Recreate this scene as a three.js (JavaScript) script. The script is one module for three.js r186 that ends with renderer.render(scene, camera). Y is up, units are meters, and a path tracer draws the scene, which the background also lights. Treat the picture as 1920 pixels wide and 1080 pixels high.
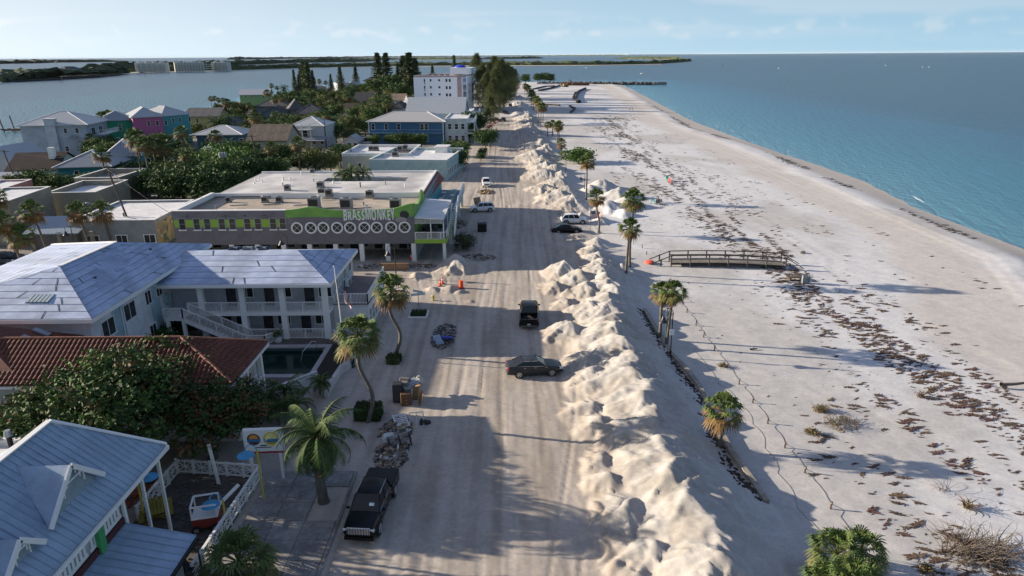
import * as THREE from 'three';
import { mergeGeometries, toCreasedNormals } from 'three/addons/utils/BufferGeometryUtils.js';
import { ImprovedNoise } from 'three/addons/math/ImprovedNoise.js';
import { RoundedBoxGeometry } from 'three/addons/geometries/RoundedBoxGeometry.js';
import { MarchingCubes } from 'three/addons/objects/MarchingCubes.js';
import { FontLoader } from 'three/addons/loaders/FontLoader.js';
import { TextGeometry } from 'three/addons/geometries/TextGeometry.js';

// ---------------------------------------------------------------- camera, sky, sun, exposure
const scene = new THREE.Scene();
const camera = new THREE.PerspectiveCamera(45.2, 16 / 9, 0.5, 150000);
camera.position.set(0, 26.5, 0);
camera.rotation.set(-0.3246, 0, -0.0068, 'YXZ');
const renderer = new THREE.WebGLRenderer({ antialias: true });
renderer.toneMapping = THREE.LinearToneMapping;
renderer.toneMappingExposure = 1.92;
renderer.shadowMap.enabled = true;

const SUN_EL = 16.2 * Math.PI / 180, SUN_AZ = 11 * Math.PI / 180;
const toSun = new THREE.Vector3(-Math.cos(SUN_EL) * Math.cos(SUN_AZ), Math.sin(SUN_EL), -Math.cos(SUN_EL) * Math.sin(SUN_AZ));
const sun = new THREE.DirectionalLight(0xffffff, 5);
sun.color.setRGB(1, 0.87, 0.715);
sun.position.copy(toSun).multiplyScalar(300).add(new THREE.Vector3(0, 0, -90));
sun.target.position.set(0, 0, -90);
sun.castShadow = true;
sun.shadow.mapSize.set(4096, 4096);
Object.assign(sun.shadow.camera, { left: -140, right: 140, top: 120, bottom: -120, near: 1, far: 700 });
scene.add(sun, sun.target);

const noise3 = new ImprovedNoise();
const nz = (x, y, z = 0.5) => noise3.noise(x, y, z);
function fbm(x, y, o = 4, s = 0.5) { let a = 1, f = 1, v = 0; for (let i = 0; i < o; i++) { v += a * nz(x * f, y * f, 3.7 + i * 5.1); a *= s; f *= 2.03; } return v; }
const clamp = (v, a = 0, b = 1) => Math.min(b, Math.max(a, v));
const sstep = (a, b, v) => { const t = clamp((v - a) / (b - a)); return t * t * (3 - 2 * t); };
const lerp = (a, b, t) => a + (b - a) * t;
function rng(seed) { let s = seed >>> 0; return () => { s = (s + 0x6D2B79F5) | 0; let t = Math.imul(s ^ (s >>> 15), 1 | s); t = (t + Math.imul(t ^ (t >>> 7), 61 | t)) ^ t; return ((t ^ (t >>> 14)) >>> 0) / 4294967296; }; }

{ // clear late-afternoon sky, paler low down and round the sun, a few thin high clouds and small far cumulus
  const W = 2048, H = 1024, d = new Float32Array(W * H * 4);
  for (let j = 0; j < H; j++) {
    const el = ((j + 0.5) / H - 0.5) * Math.PI;
    for (let i = 0; i < W; i++) {
      const az = ((i + 0.5) / W - 0.5) * 2 * Math.PI, e = Math.max(0, el);
      const x = Math.cos(e) * Math.cos(az), y = Math.sin(e), z = Math.cos(e) * Math.sin(az);
      const c = x * toSun.x + y * toSun.y + z * toSun.z, air = Math.exp(-2.5 * y), glow = Math.exp((c - 1) * 1.6), disc = Math.exp((c - 1) * 40);
      let r = 0.009 + (0.158 + 0.47 * glow) * air + 0.5 * disc, g = 0.028 + (0.278 + 0.345 * glow) * air + 0.44 * disc, b = 0.128 + (0.275 + 0.25 * glow) * air + 0.33 * disc;
      const px = x / (y + 0.08), pz = z / (y + 0.08);
      const wisp = sstep(0.08, 0.6, fbm(px * 0.35 + 4, pz * 0.7 + 9, 5)) * 0.22 * sstep(0.0, 0.05, y);
      const deg = e * 57.3, puffs = sstep(0.24, 0.5, fbm(az * 26 + 3, deg * 1.1, 4)) * Math.exp(-Math.pow((deg - 1.7) / 0.7, 2)) * 0.32;
      const cl = Math.min(0.8, wisp + puffs), lum = 0.40 + glow * 0.3;
      r = lerp(r, lum * 1.0, cl); g = lerp(g, lum * 1.0, cl); b = lerp(b, lum * 1.02, cl);
      const k = (j * W + i) * 4; d[k] = r; d[k + 1] = g; d[k + 2] = b; d[k + 3] = 1;
    }
  }
  const t = new THREE.DataTexture(d, W, H, THREE.RGBAFormat, THREE.FloatType);
  t.mapping = THREE.EquirectangularReflectionMapping; t.magFilter = THREE.LinearFilter; t.needsUpdate = true;
  scene.background = t; scene.environment = t;
}
scene.fog = new THREE.FogExp2(0xdfeaf2, 0.000005);

// ---------------------------------------------------------------- helpers
const used = {};
function numbered(name) { const n = used[name] || 0; used[name] = n + 1; return n ? `${name}_${String(n).padStart(3, '0')}` : name; }
const V = (x, y, z) => new THREE.Vector3(x, y, z);
// collects triangles; uv default to a box projection in metres
class MB {
  constructor() { this.p = []; this.n = []; this.u = []; this.c = []; this.col = null; }
  tri(a, b, c, ua, ub, uc, na, nb, nc) {
    const e1x = b[0] - a[0], e1y = b[1] - a[1], e1z = b[2] - a[2], e2x = c[0] - a[0], e2y = c[1] - a[1], e2z = c[2] - a[2];
    let x = e1y * e2z - e1z * e2y, y = e1z * e2x - e1x * e2z, z = e1x * e2y - e1y * e2x; const l = Math.hypot(x, y, z) || 1; x /= l; y /= l; z /= l;
    this.p.push(...a, ...b, ...c);
    if (na) this.n.push(...na, ...nb, ...nc); else this.n.push(x, y, z, x, y, z, x, y, z);
    if (ua) this.u.push(...ua, ...ub, ...uc);
    else { const ax = Math.abs(x), ay = Math.abs(y), az = Math.abs(z); for (const v of [a, b, c]) if (ay >= ax && ay >= az) this.u.push(v[0], v[2]); else if (ax >= az) this.u.push(v[2], v[1]); else this.u.push(v[0], v[1]); }
    if (this.col) for (let i = 0; i < 3; i++) this.c.push(...this.col);
    return this;
  }
  quad(a, b, c, d, u) { if (u) { this.tri(a, b, c, u[0], u[1], u[2]); this.tri(a, c, d, u[0], u[2], u[3]); } else { this.tri(a, b, c); this.tri(a, c, d); } return this; }
  // quad with u along a->b and v along a->d, in metres
  slope(a, b, c, d) {
    const A = V(...a), ab = V(...b).sub(A), n = ab.clone().cross(V(...d).sub(A)); if (n.lengthSq() < 1e-9) n.copy(ab.clone().cross(V(...c).sub(A)));
    const ux = ab.clone().normalize(), vy = n.normalize().cross(ux), f = q => { const w = V(...q).sub(A); return [w.dot(ux), w.dot(vy)]; };
    return this.quad(a, b, c, d, [f(a), f(b), f(c), f(d)]);
  }
  // thick sheet: polygon extruded downwards by t
  sheet(pts, t) {
    const lo = pts.map(q => [q[0], q[1] - t, q[2]]), n = pts.length;
    if (n === 4) { this.slope(...pts); this.quad(lo[3], lo[2], lo[1], lo[0]); } else { this.slope(pts[0], pts[1], pts[2], pts[2]); this.tri(lo[2], lo[1], lo[0]); }
    for (let i = 0; i < n; i++) { const j = (i + 1) % n; this.quad(lo[i], lo[j], pts[j], pts[i]); }
    return this;
  }
  box(cx, cy, cz, w, h, d, ry = 0, rz = 0, rx = 0) {
    const pts = []; const m = (ry || rz || rx) ? new THREE.Matrix4().makeRotationFromEuler(new THREE.Euler(rx, ry, rz, 'YXZ')) : null, v = V(0, 0, 0);
    for (let i = 0; i < 8; i++) { v.set((i & 1 ? .5 : -.5) * w, (i & 2 ? .5 : -.5) * h, (i & 4 ? .5 : -.5) * d); if (m) v.applyMatrix4(m); pts.push([v.x + cx, v.y + cy, v.z + cz]); }
    for (const [a, b, c, e] of [[4, 5, 7, 6], [1, 0, 2, 3], [5, 1, 3, 7], [0, 4, 6, 2], [6, 7, 3, 2], [0, 1, 5, 4]]) this.quad(pts[a], pts[b], pts[c], pts[e]);
    return this;
  }
  bx(x0, x1, y0, y1, z0, z1) { return this.box((x0 + x1) / 2, (y0 + y1) / 2, (z0 + z1) / 2, Math.abs(x1 - x0), Math.abs(y1 - y0), Math.abs(z1 - z0)); }
  // bar of w x h section (or round with n sides) from a to b
  bar(a, b, w, h = w, n = 4, w2 = w) {
    const A = V(...a), B = V(...b), d = B.clone().sub(A).normalize(), up = Math.abs(d.y) > 0.95 ? V(1, 0, 0) : V(0, 1, 0), s = d.clone().cross(up).normalize(), t = s.clone().cross(d), ra = [], rb = [];
    for (let i = 0; i < n; i++) {
      const an = n === 4 ? Math.PI / 4 + i * Math.PI / 2 : i / n * 2 * Math.PI, q = n === 4 ? Math.SQRT1_2 : .5, c = Math.cos(an) * q, e = Math.sin(an) * q;
      for (const [o, r, k] of [[A, ra, 1], [B, rb, w2 / w]]) r.push(o.clone().addScaledVector(s, c * w * k).addScaledVector(t, e * h * k).toArray());
    }
    for (let i = 0; i < n; i++) { const j = (i + 1) % n; this.quad(ra[i], rb[i], rb[j], ra[j]); if (i > 0 && i < n - 1) { this.tri(ra[0], ra[i], ra[i + 1]); this.tri(rb[0], rb[i + 1], rb[i]); } }
    return this;
  }
  tube(pts, r, n = 6, r2 = r) { for (let i = 0; i + 1 < pts.length; i++) { const f = i / (pts.length - 1), g = (i + 1) / (pts.length - 1), a = lerp(r, r2, f), b = lerp(r, r2, g); this.bar(pts[i], pts[i + 1], 2 * a, 2 * a, n, 2 * b); } return this; }
  geo(g, x = 0, y = 0, z = 0, ry = 0, s = 1, rx = 0, rz = 0) {
    const q = g.index ? g.toNonIndexed() : g.clone(); q.applyMatrix4(new THREE.Matrix4().compose(V(x, y, z), new THREE.Quaternion().setFromEuler(new THREE.Euler(rx, ry, rz, 'YXZ')), Array.isArray(s) ? V(...s) : V(s, s, s)));
    const P = q.attributes.position.array, N = q.attributes.normal.array, U = q.attributes.uv && q.attributes.uv.array;
    for (let i = 0; i < P.length; i++) { this.p.push(P[i]); this.n.push(N[i]); }
    for (let i = 0; i < P.length / 3; i++) { if (U) this.u.push(U[2 * i], U[2 * i + 1]); else this.u.push(0, 0); if (this.col) this.c.push(...this.col); }
    return this;
  }
  cyl(x, y, z, r, h, n = 12, r2 = r) { return this.geo(new THREE.CylinderGeometry(r2, r, h, n), x, y + h / 2, z); }
  geometry() {
    const g = new THREE.BufferGeometry();
    g.setAttribute('position', new THREE.Float32BufferAttribute(this.p, 3)); g.setAttribute('normal', new THREE.Float32BufferAttribute(this.n, 3)); g.setAttribute('uv', new THREE.Float32BufferAttribute(this.u, 2));
    if (this.c.length) g.setAttribute('color', new THREE.Float32BufferAttribute(this.c, 3));
    return g;
  }
  build(name, mat, parent, label) { return part(name, this.geometry(), mat, parent, label); }
}
function part(name, g, mat, parent, label) { const m = new THREE.Mesh(g, mat); m.castShadow = m.receiveShadow = true; m.name = name; if (label) m.userData.label = label; if (parent) parent.add(m); return m; }
function tag(o, label, category, group, kind) { o.userData = { label, category }; if (group) o.userData.group = group; if (kind) o.userData.kind = kind; return o; }
function thing(name, label, category, x = 0, z = 0, turn = 0, group, y = 0) { const o = new THREE.Group(); o.name = numbered(name); o.position.set(x, y, z); o.rotation.y = turn; tag(o, label, category, group); scene.add(o); return o; }
function single(name, g, mat, label, category, group, kind) { const m = part(numbered(name), g instanceof MB ? g.geometry() : g, mat); tag(m, label, category, group, kind); scene.add(m); return m; }
function struct(name, g, mat) { const m = part(numbered(name), g instanceof MB ? g.geometry() : g, mat); m.userData = { kind: 'structure' }; scene.add(m); return m; }
function copyOf(root, x, z, turn = 0, s = 1, y = 0) { const r = root.clone(); r.name = numbered(root.userData.base || root.name.replace(/_\d{3}$/, '')); r.position.set(x, y, z); r.rotation.y = turn; if (Array.isArray(s)) r.scale.set(...s); else r.scale.setScalar(s); scene.add(r); return r; }

// ---------------------------------------------------------------- materials
// grey noise round 1 to multiply a colour with (mean close to m), tiles every `size` metres
function speckle(seed, n, lo, hi, coarse, streak = 0) {
  const d = new Uint8Array(n * n * 4), R = rng(seed);
  const grids = [4, 8, 16, 32, 64].map(k => { const a = new Float32Array(k * k); for (let i = 0; i < a.length; i++) a[i] = R(); return [k, a]; });
  for (let j = 0; j < n; j++) for (let i = 0; i < n; i++) {
    let v = 0, w = 0;
    grids.forEach(([k, a], gi) => {
      const fx = i / n * k, fy = j / n * k * (streak ? 1 / streak : 1) % k, x0 = Math.floor(fx), y0 = Math.floor(fy), tx = fx - x0, ty = fy - y0, sx = tx * tx * (3 - 2 * tx), sy = ty * ty * (3 - 2 * ty);
      const q = (x, y) => a[(y % k) * k + (x % k)], val = lerp(lerp(q(x0, y0), q(x0 + 1, y0), sx), lerp(q(x0, y0 + 1), q(x0 + 1, y0 + 1), sx), sy), ww = Math.pow(coarse, -gi);
      v += val * ww; w += ww;
    });
    v = v / w * 0.75 + R() * 0.25;
    const c = clamp(lerp(lo, hi, clamp((v - 0.25) * 2))) * 255, k = (j * n + i) * 4; d[k] = d[k + 1] = d[k + 2] = c; d[k + 3] = 255;
  }
  const t = new THREE.DataTexture(d, n, n); t.wrapS = t.wrapT = THREE.RepeatWrapping; t.magFilter = THREE.LinearFilter; t.colorSpace = THREE.SRGBColorSpace; t.needsUpdate = true; return t;
}
function scaled(t, m, srgb = true) { const c = t.clone(); c.repeat.set(1 / m, 1 / m); c.colorSpace = srgb ? THREE.SRGBColorSpace : THREE.NoColorSpace; c.needsUpdate = true; return c; }
const T_soft = speckle(11, 256, 0.80, 1, 1.5), T_rough = speckle(12, 256, 0.62, 1, 1.15), T_grain = speckle(13, 256, 0.7, 1, 0.85), T_sand = speckle(14, 512, 0.88, 1, 0.75), T_stain = speckle(15, 256, 0.70, 1, 2.1);
const softMap = scaled(T_soft, 5), roughMap = scaled(T_rough, 3), grainBump = scaled(T_grain, 0.9, false);
const rgb = (r, g, b) => new THREE.Color().setRGB(r, g, b);
function mat(r, g, b, rough = 0.85, o = {}) { return new THREE.MeshStandardMaterial({ color: rgb(r, g, b), roughness: rough, map: softMap, ...o }); }
const flatMat = (r, g, b, rough = 0.7, o = {}) => mat(r, g, b, rough, { map: null, ...o });
const leafMat = (r, g, b, o = {}) => new THREE.MeshPhysicalMaterial({ color: rgb(r, g, b), roughness: 0.75, side: THREE.DoubleSide, vertexColors: true, transmission: 0.15, thickness: 0, specularIntensity: 0.5, ...o });
const glass = flatMat(0.02, 0.025, 0.03, 0.12);
const white = mat(0.84, 0.84, 0.83, 0.6), whiteTrim = flatMat(0.78, 0.77, 0.74, 0.55), concrete = mat(0.42, 0.40, 0.37, 0.9, { map: roughMap });
const darkMetal = flatMat(0.02, 0.02, 0.022, 0.45), greyMetal = flatMat(0.35, 0.36, 0.37, 0.45, { metalness: 0.6 }), timber = mat(0.16, 0.11, 0.075, 0.85, { map: roughMap }), timberGrey = mat(0.27, 0.24, 0.20, 0.9, { map: roughMap });
const bark = mat(0.25, 0.215, 0.175, 0.95, { map: roughMap });

// ---------------------------------------------------------------- shorelines and relief
const poly = pts => v => { let i = 0; while (i < pts.length - 2 && v < pts[i + 1][0]) i++; const [a, x] = pts[i], [b, y] = pts[i + 1]; return lerp(x, y, clamp((v - a) / (b - a))); };
const flip = p => p.map(([x, z]) => [z, x]);
// gulf side: the water's edge (z from near to far) and the weed line above it
const shoreX = poly(flip([[62, 10], [66, -60], [74.64,-97.67], [75.08,-126.7], [79.49,-156.58], [77.32,-234.27], [78.64,-315.06], [90.98,-474.89], [102.5,-633.26], [112, -900]]));
const wrackX = poly(flip([[54, 10], [57, -60], [69.94,-91.13], [69.76,-102.53], [71.12,-145.19], [73.35,-211.82], [68.65,-274.13], [79.47,-413.93], [94.69,-601.29], [106, -900]]));
const bayX = poly(flip([[-150, 10], [-148, -180], [-141.84,-202.64], [-153.89,-251.96], [-148.46,-295.59], [-161.47,-387.74], [-184.02,-508.22], [-186.55,-603.38], [-160.61,-684.43], [-150, -800]]));
const tipZ = -752;
const HEAPS = [];
function heap(x, z, h, k = 0.66) { HEAPS.push([x, z, h, k]); }
{
  const R = rng(5);
  // main ridge along the seaward side of the road, from near to far
  for (const [x, z, h] of [[11.4, -18, 2.3], [10.9, -22, 2.4], [10.4, -25, 2.2],
    [10.32,-28.98, 2.23], [10.96,-31.74, 2.16], [10.64,-34.33, 2.3], [10.1,-37.33, 2.38], [9.96,-39.83, 1.87], [9.96,-41.06, 1.94], [9.62,-43.71, 2.09], [9.96,-47.45, 2.16], [9.91,-51.02, 2.16],
    [10.12,-54.43, 2.3], [9.65,-61.48, 2.23], [10.1,-67.83, 2.23], [11.4,-73.81, 1.87], [11.41,-78.38, 2.02], [11.42,-84.56, 1.87], [10.69,-92.16, 1.58],
    // lower heaps on the road side
    [7.31,-30.93, 1.37], [5.87,-32.05, 0.72], [6.75,-35.16, 1.3], [6.3,-38.38, 1.22], [5.69,-40.63, 0.79], [6.74,-45.55, 1.22], [5.98,-48.35, 0.94], [6.94,-53.89, 1.22], [6.24,-56.59, 1.37], [5.64,-63.99, 1.44], [8.2,-69.13, 1.66], [5.81,-72.59, 0.94],
    [8.58,-75.48, 1.66], [6.9,-83.94, 1.73], [8.11,-80.25, 1.8], [5.1,-78.55, 1.01], [13.95,-78.14, 1.08], [14.09,-73.49, 1.01], [14.18,-83.8, 1.37], [8.79,-95.58, 1.3], [6.49,-95.2, 0.79], [12.53,-98.19, 1.15],
    // round the buried cars and the broken heaps beyond
    [11.87,-115.52, 1.08], [15.2,-113.17, 0.94], [19.01,-143.59, 1.87], [20.53,-133.53, 2.02], [21.06,-125.7, 1.87], [17.75,-122.22, 1.8], [19.05,-118.09, 1.22], [16.55,-141.25, 1.3],
    [8.57,-167.97, 2.16], [10.24,-163.58, 2.16], [11.21,-155.85, 1.87], [8.34,-147.2, 1.44], [6.25,-157.57, 1.15], [11.58,-147.84, 1.08], [5.88,-171.88, 1.22],
    [9.26,-210.92, 2.3], [10.55,-201.63, 2.3], [7.92,-193.25, 1.58], [6.73,-211.68, 1.44], [7.15,-255.74, 2.3], [8.62,-242.68, 2.45], [4.99,-244.42, 1.58], [7.41,-306.58, 2.88], [4.83,-318.41, 2.45], [8.02,-295.31, 2.02],
    [6.24,-391.5, 2.59], [3.39,-398.86, 2.16], [1.24,-477.41, 2.52], [6.03,-464.13, 2.16], [7.28,-356.75, 1.87],
    // heaps by the side street and along the shops
    [-7.12,-87.6, 1.7], [-5.59,-87.63, 1.1], [-4.69,-87.64, 0.65], [-7.52,-78.61, 0.61], [-6.15,-77.13, 0.43], [-9.23,-78.37, 0.5], [-11.8,-83.76, 0.65], [-4.86,-74.13, 0.22], [-9.89,-308.04, 0.86],
  ]) heap(x, z, h * 1.14, 0.50 + R() * 0.18);
  // loads tipped between the main crests, and the looser line running on up the street
  for (let i = 3; i < 18; i++) { const a = HEAPS[i], b = HEAPS[i + 1]; heap((a[0] + b[0]) / 2 + (R() - 0.5) * 1.4, (a[1] + b[1]) / 2, (a[2] + b[2]) / 2 * (0.86 + 0.1 * R()), 0.42 + 0.1 * R()); }
  for (let z = -127; z > -345; z -= 4.2 + R() * 2.5) { const w = R(); heap(8.8 + (w - 0.5) * 5 - sstep(-180, -300, z) * 3, z, 1.2 + R() * 1.3, 0.36 + R() * 0.12); if (R() < 0.5) heap(5.6 + R() * 3 - sstep(-180, -300, z) * 3, z + 2, 0.7 + R() * 0.8, 0.34); }
  for (let z = -99; z > -127; z -= 3.5) heap(5.5 + R() * 5, z, 0.35 + R() * 0.5, 0.2);
}
const CELL = 8, heapGrid = new Map();
HEAPS.forEach((q, i) => { const r = q[2] / q[3] + 3; for (let a = Math.floor((q[0] - r) / CELL); a <= Math.floor((q[0] + r) / CELL); a++) for (let b = Math.floor((q[1] - r) / CELL); b <= Math.floor((q[1] + r) / CELL); b++) { const k = a * 4096 + b; if (!heapGrid.has(k)) heapGrid.set(k, []); heapGrid.get(k).push(i); } });
// spots kept level: cars, poles, buildings' yards
const FLAT = [[1.84,-55.69, 2.6], [1.78,-67.9, 2.2], [10.33,-110.2, 2.3], [8.62,-105.96, 2.1]];
function ridge(x, z) {
  const list = heapGrid.get(Math.floor(x / CELL) * 4096 + Math.floor(z / CELL)); if (!list) return 0;
  const wx = x + fbm(x * 0.3, z * 0.3, 2) * 0.8 + fbm(x * 1.1 + 5, z * 1.1, 2) * 0.2, wz = z + fbm(x * 0.3 + 40, z * 0.3 + 7, 2) * 0.9 + fbm(x * 1.1, z * 1.1 + 9, 2) * 0.16;
  let s = 0;
  for (const i of list) { // tipped loads: cones at the angle of rest, gullied down their sides
    const q = HEAPS[i], dx = wx - q[0], dz = (wz - q[1]) * 0.85, d = Math.sqrt(dx * dx + dz * dz + 0.02), th = Math.atan2(dz, dx), n = 5 + i % 4;
    const gul = (0.5 - Math.abs(Math.sin(th * n * 0.5 + i * 1.7 + 0.8 * fbm(d * 0.5, i * 3.3, 2)))) * 0.10 + 0.03 * Math.sin(th * n * 1.9 + i), h = q[2] - q[3] * d + gul * Math.min(d, 2.4);
    if (h > -1) s += Math.exp(h * 20);
  }
  let h = Math.log(1 + s) / 20 - 0.008; if (h < 0.012) return 0;
  const m = sstep(0.05, 0.7, h), rid = (f, ox, o = 2) => 0.32 - Math.abs(fbm(x * f + ox, z * f * 0.85 + ox * 1.7, o)), slip = fbm(x * 0.5, z * 0.8 + 4, 2), lumpy = sstep(-0.2, 0.3, fbm(x * 0.14, z * 0.1 + 8, 2));
  h += m * (0.09 * slip + 0.12 * rid(0.5, 3.1) + (0.04 + 0.15 * lumpy) * rid(1.25, 7.7) + (0.03 + 0.05 * lumpy) * rid(2.9, 1.3) + 0.03 * fbm(x * 5.3, z * 5.3, 2) + 0.05 * fbm(z * 3.0 + slip, x * 0.4, 2) - 0.06);
  return Math.max(0, h);
}
function relief(x, z) {
  const sx = shoreX(z), wx = wrackX(z), bx = bayX(z);
  let y = 0;
  // beach falls to the gulf
  if (x > 16) {
    const f = clamp((x - 16) / (wx - 16));
    y = -0.45 * f * f + (x < wx + 3 ? 0.05 * fbm(x * 0.12, z * 0.12, 3) * sstep(16, 22, x) + 0.012 * fbm(x * 1.1, z * 1.1, 2) : 0);
    y += 0.16 * Math.exp(-Math.pow((x - wx + 3 + 1.6 * fbm(z * 0.11, 2.2, 3)) / 2.4, 2));            // low berm above the weed line
    if (x > 40 && x < wx - 1) { const q = x - wx + 0.6 * Math.sin(z * 0.03); y += 0.02 * Math.sin(q * 3.4) * sstep(0.0, 0.3, fbm(q * 0.25, z * 0.006, 2) + 0.12); }
    if (x > 17 && x < wx) y += 0.02 * fbm(x * 0.9, z * 0.9, 3) + 0.03 * fbm(x * 0.3, z * 0.22 + 3, 3);
    if (x > wx) y = -0.45 - 0.55 * clamp((x - wx) / (sx - wx)) - 0.02 * Math.max(0, x - sx);
    if (x > sx + 3) y = Math.min(y, -1.1 - 0.05 * (x - sx - 3));
  }
  if (x < bx + 4) y = lerp(y, -2.6, sstep(bx + 4, bx - 3, x));
  if (z < tipZ + 6) y = lerp(y, -2.6, sstep(tipZ + 6, tipZ - 4, z));
  // wheel tracks and scraped sand on the road
  if (x > -16 && x < 15 && z < -10 && z > -330) {
    const lane = sstep(-16, -10, x) * sstep(15, 4, x), w = 0.35 * Math.sin(z * 0.05) + fbm(z * 0.06, 3.1, 2);
    const t = Math.sin((x + w) * 4.1) * 0.5 + Math.sin((x + w * 0.6) * 9.7 + 1) * 0.3;
    y += lane * (0.014 * t * (0.6 + fbm(x * 0.3, z * 0.12, 2)) + 0.035 * fbm(x * 0.5, z * 0.16, 4) + 0.010 * fbm(x * 2.7, z * 0.9, 3));
  } else if (x <= -16 && x > -60 && z > -130) y += 0.01 * fbm(x * 0.5, z * 0.5, 3);
  if (x > -14 && x < 6) y += ruts(x, z);
  let r = ridge(x, z);
  if (r > 0) for (const [fx, fz, fr] of FLAT) { const d = Math.hypot(x - fx, z - fz); if (d < fr + 1) r *= sstep(fr - 0.6, fr + 1, d) * 0.9 + 0.1; }
  // scraped and tracked ramp across the ridge
  if (z < -97 && z > -130 && x > -1 && x < 14) y += 0.12 * fbm(x * 0.35, z * 1.1, 3);
  return y + r;
}
// wheel ruts: pairs of grooves with pushed-up edges; [x, swing, wave number, phase, drift per metre, near z, far z]
const RUTS = [[-4.5, 0.9, 0.045, 0.4, 0, -20, -330], [-1.2, 0.7, 0.06, 2.1, 0, -20, -330], [-6.6, 0.6, 0.05, 3.3, 0.004, -30, -200], [0.6, 0.5, 0.07, 1.0, -0.006, -24, -110], [-2.8, 1.6, 0.03, 5.0, 0.01, -24, -150], [-7.5, 2.2, 0.09, 0.7, 0.05, -70, -96], [-9, 1.2, 0.12, 2.0, 0.16, -78, -92], [2.4, 0.6, 0.1, 0.2, -0.12, -26, -52], [-3.2, 0.4, 0.02, 0, 0.02, -90, -330]];
function ruts(x, z) {
  let y = 0; for (const [x0, a, f, p, k, n0, n1] of RUTS) { if (z > n0 || z < n1) continue; const c = x0 + a * Math.sin(z * f + p) + k * (z - n0); if (Math.abs(x - c) > 1.5) continue; const live = sstep(-0.35, 0.1, fbm(z * 0.06 + x0, x0, 2) + 0.1); for (const s of [-0.82, 0.82]) { const d = Math.abs(x - c - s); y += live * (-0.045 * Math.exp(-d * d * 45) + 0.022 * Math.exp(-Math.pow(d - 0.27, 2) * 90)) * (0.8 + 0.3 * Math.sin(z * 9 + x0)); } }
  return y;
}
const POOL = { x0: -24.6, x1: -17.7, z0: -61.2, z1: -55.0 };
function spaced(list) { const o = []; for (const [a, b, s] of list) { const n = Math.max(1, Math.round(Math.abs(b - a) / s)); for (let i = 0; i < n; i++) o.push(lerp(a, b, i / n)); } o.push(list[list.length - 1][1]); return o; }
{
  const xs = spaced([[-330, -170, 20], [-170, -60, 4], [-60, -22, 1.2], [-22, -14, 0.6], [-14, 1.5, 0.21], [1.5, 16, 0.15], [16, 30, 0.4], [30, 70, 0.55], [70, 120, 1.4], [120, 180, 10]]);
  const zs = spaced([[-5, -26, 0.8], [-26, -66, 0.17], [-66, -100, 0.24], [-100, -150, 0.5], [-150, -260, 0.9], [-260, -420, 1.8], [-420, -770, 4]]);
  const nx = xs.length, nzz = zs.length, pos = new Float32Array(nx * nzz * 3), col = new Float32Array(nx * nzz * 3), uv = new Float32Array(nx * nzz * 2), idx = [];
  const inPool = (x, z) => x > POOL.x0 && x < POOL.x1 && z > POOL.z0 && z < POOL.z1;
  let k = 0;
  for (let j = 0; j < nzz; j++) for (let i = 0; i < nx; i++, k++) {
    const x = xs[i], z = zs[j], y = inPool(x, z) ? -2.2 : relief(x, z);
    pos.set([x, y, z], k * 3); uv.set([x, z], k * 2);
    // kinds of ground: pale beach sand, browner sand on the road with dirt, yards on the landward side
    const rr = ridge(x, z), n1 = fbm(x * 0.05, z * 0.05, 3), n2 = fbm(x * 0.4, z * 0.13, 3), n3 = fbm(x * 1.7, z * 1.1, 3);
    let c = [0.575, 0.555, 0.525];
    const b = 1 + 0.10 * n1 + 0.05 * n3 + 0.05 * n2; c = c.map(v => v * b);
    if (x > 16) { const damp = sstep(-0.18, 0.22, fbm(x * 0.045 + 2, z * 0.03, 3) + 0.12 * n3 - 0.10 + 0.3 * sstep(34, 22, x)); c = c.map((v, q) => lerp([0.675, 0.675, 0.67][q], [0.535, 0.52, 0.495][q], damp) * (1 + 0.05 * n3 + 0.05 * fbm(x * 0.6, z * 0.6, 3))); const mid = sstep(8, 3, Math.abs(x - wrackX(z) + 10 + 4 * n1)); c = c.map((v, q) => lerp(v, [0.59, 0.545, 0.49][q] * (1 + 0.07 * n3), 0.8 * mid)); }
    if (x > 16) { const wet = sstep(wrackX(z) - 0.5 + n3, wrackX(z) + 1.5 + n3, x); c = c.map((v, q) => lerp(v, [0.50, 0.46, 0.41][q], wet)); }
    const road = sstep(-60, -58, x) * sstep(15.5, 9, x) * sstep(-330, -300, z);
    if (road > 0) {
      const dirt = clamp(0.40 + 0.45 * n2 + 0.2 * n3 + 0.75 * fbm(x * 1.5 + 0.5 * Math.sin(z * 0.05), z * 0.035, 3) + (Math.sin((x + 0.35 * Math.sin(z * 0.05)) * 4.1) * 0.14));
      const q = [lerp(0.52, 0.345, dirt), lerp(0.46, 0.295, dirt), lerp(0.39, 0.24, dirt)], fresh = sstep(0.25, 1.1, rr + 0.25 * n2);
      const q2 = q.map((v, i2) => lerp(v, [0.46, 0.435, 0.395][i2] * (1 + 0.10 * n3) * (1 - [0.20, 0.22, 0.25][i2] * sstep(0.0, 0.3, fbm(x * 0.5 + 20, z * 0.42, 3))) * (1 + 0.10 * fbm(x * 3.3, z * 3.3, 2)), fresh)); c = c.map((v, i2) => lerp(v, q2[i2], road));
    }
    const yard = sstep(-40, -52, x + 4 * n1) * (1 - sstep(-80, -81, z) * sstep(-89, -88, z)), green = clamp(0.5 + 1.2 * n2 + 0.8 * n3);
    if (yard > 0) { const q = [lerp(0.27, 0.075, green), lerp(0.25, 0.085, green), lerp(0.215, 0.05, green)]; c = c.map((v, i2) => lerp(v, q[i2], yard)); }
    col.set(c, k * 3);
  }
  for (let j = 0; j < nzz - 1; j++) for (let i = 0; i < nx - 1; i++) { const a = j * nx + i, b = a + 1, c = a + nx, d = c + 1; idx.push(a, b, c, b, d, c); }
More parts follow.
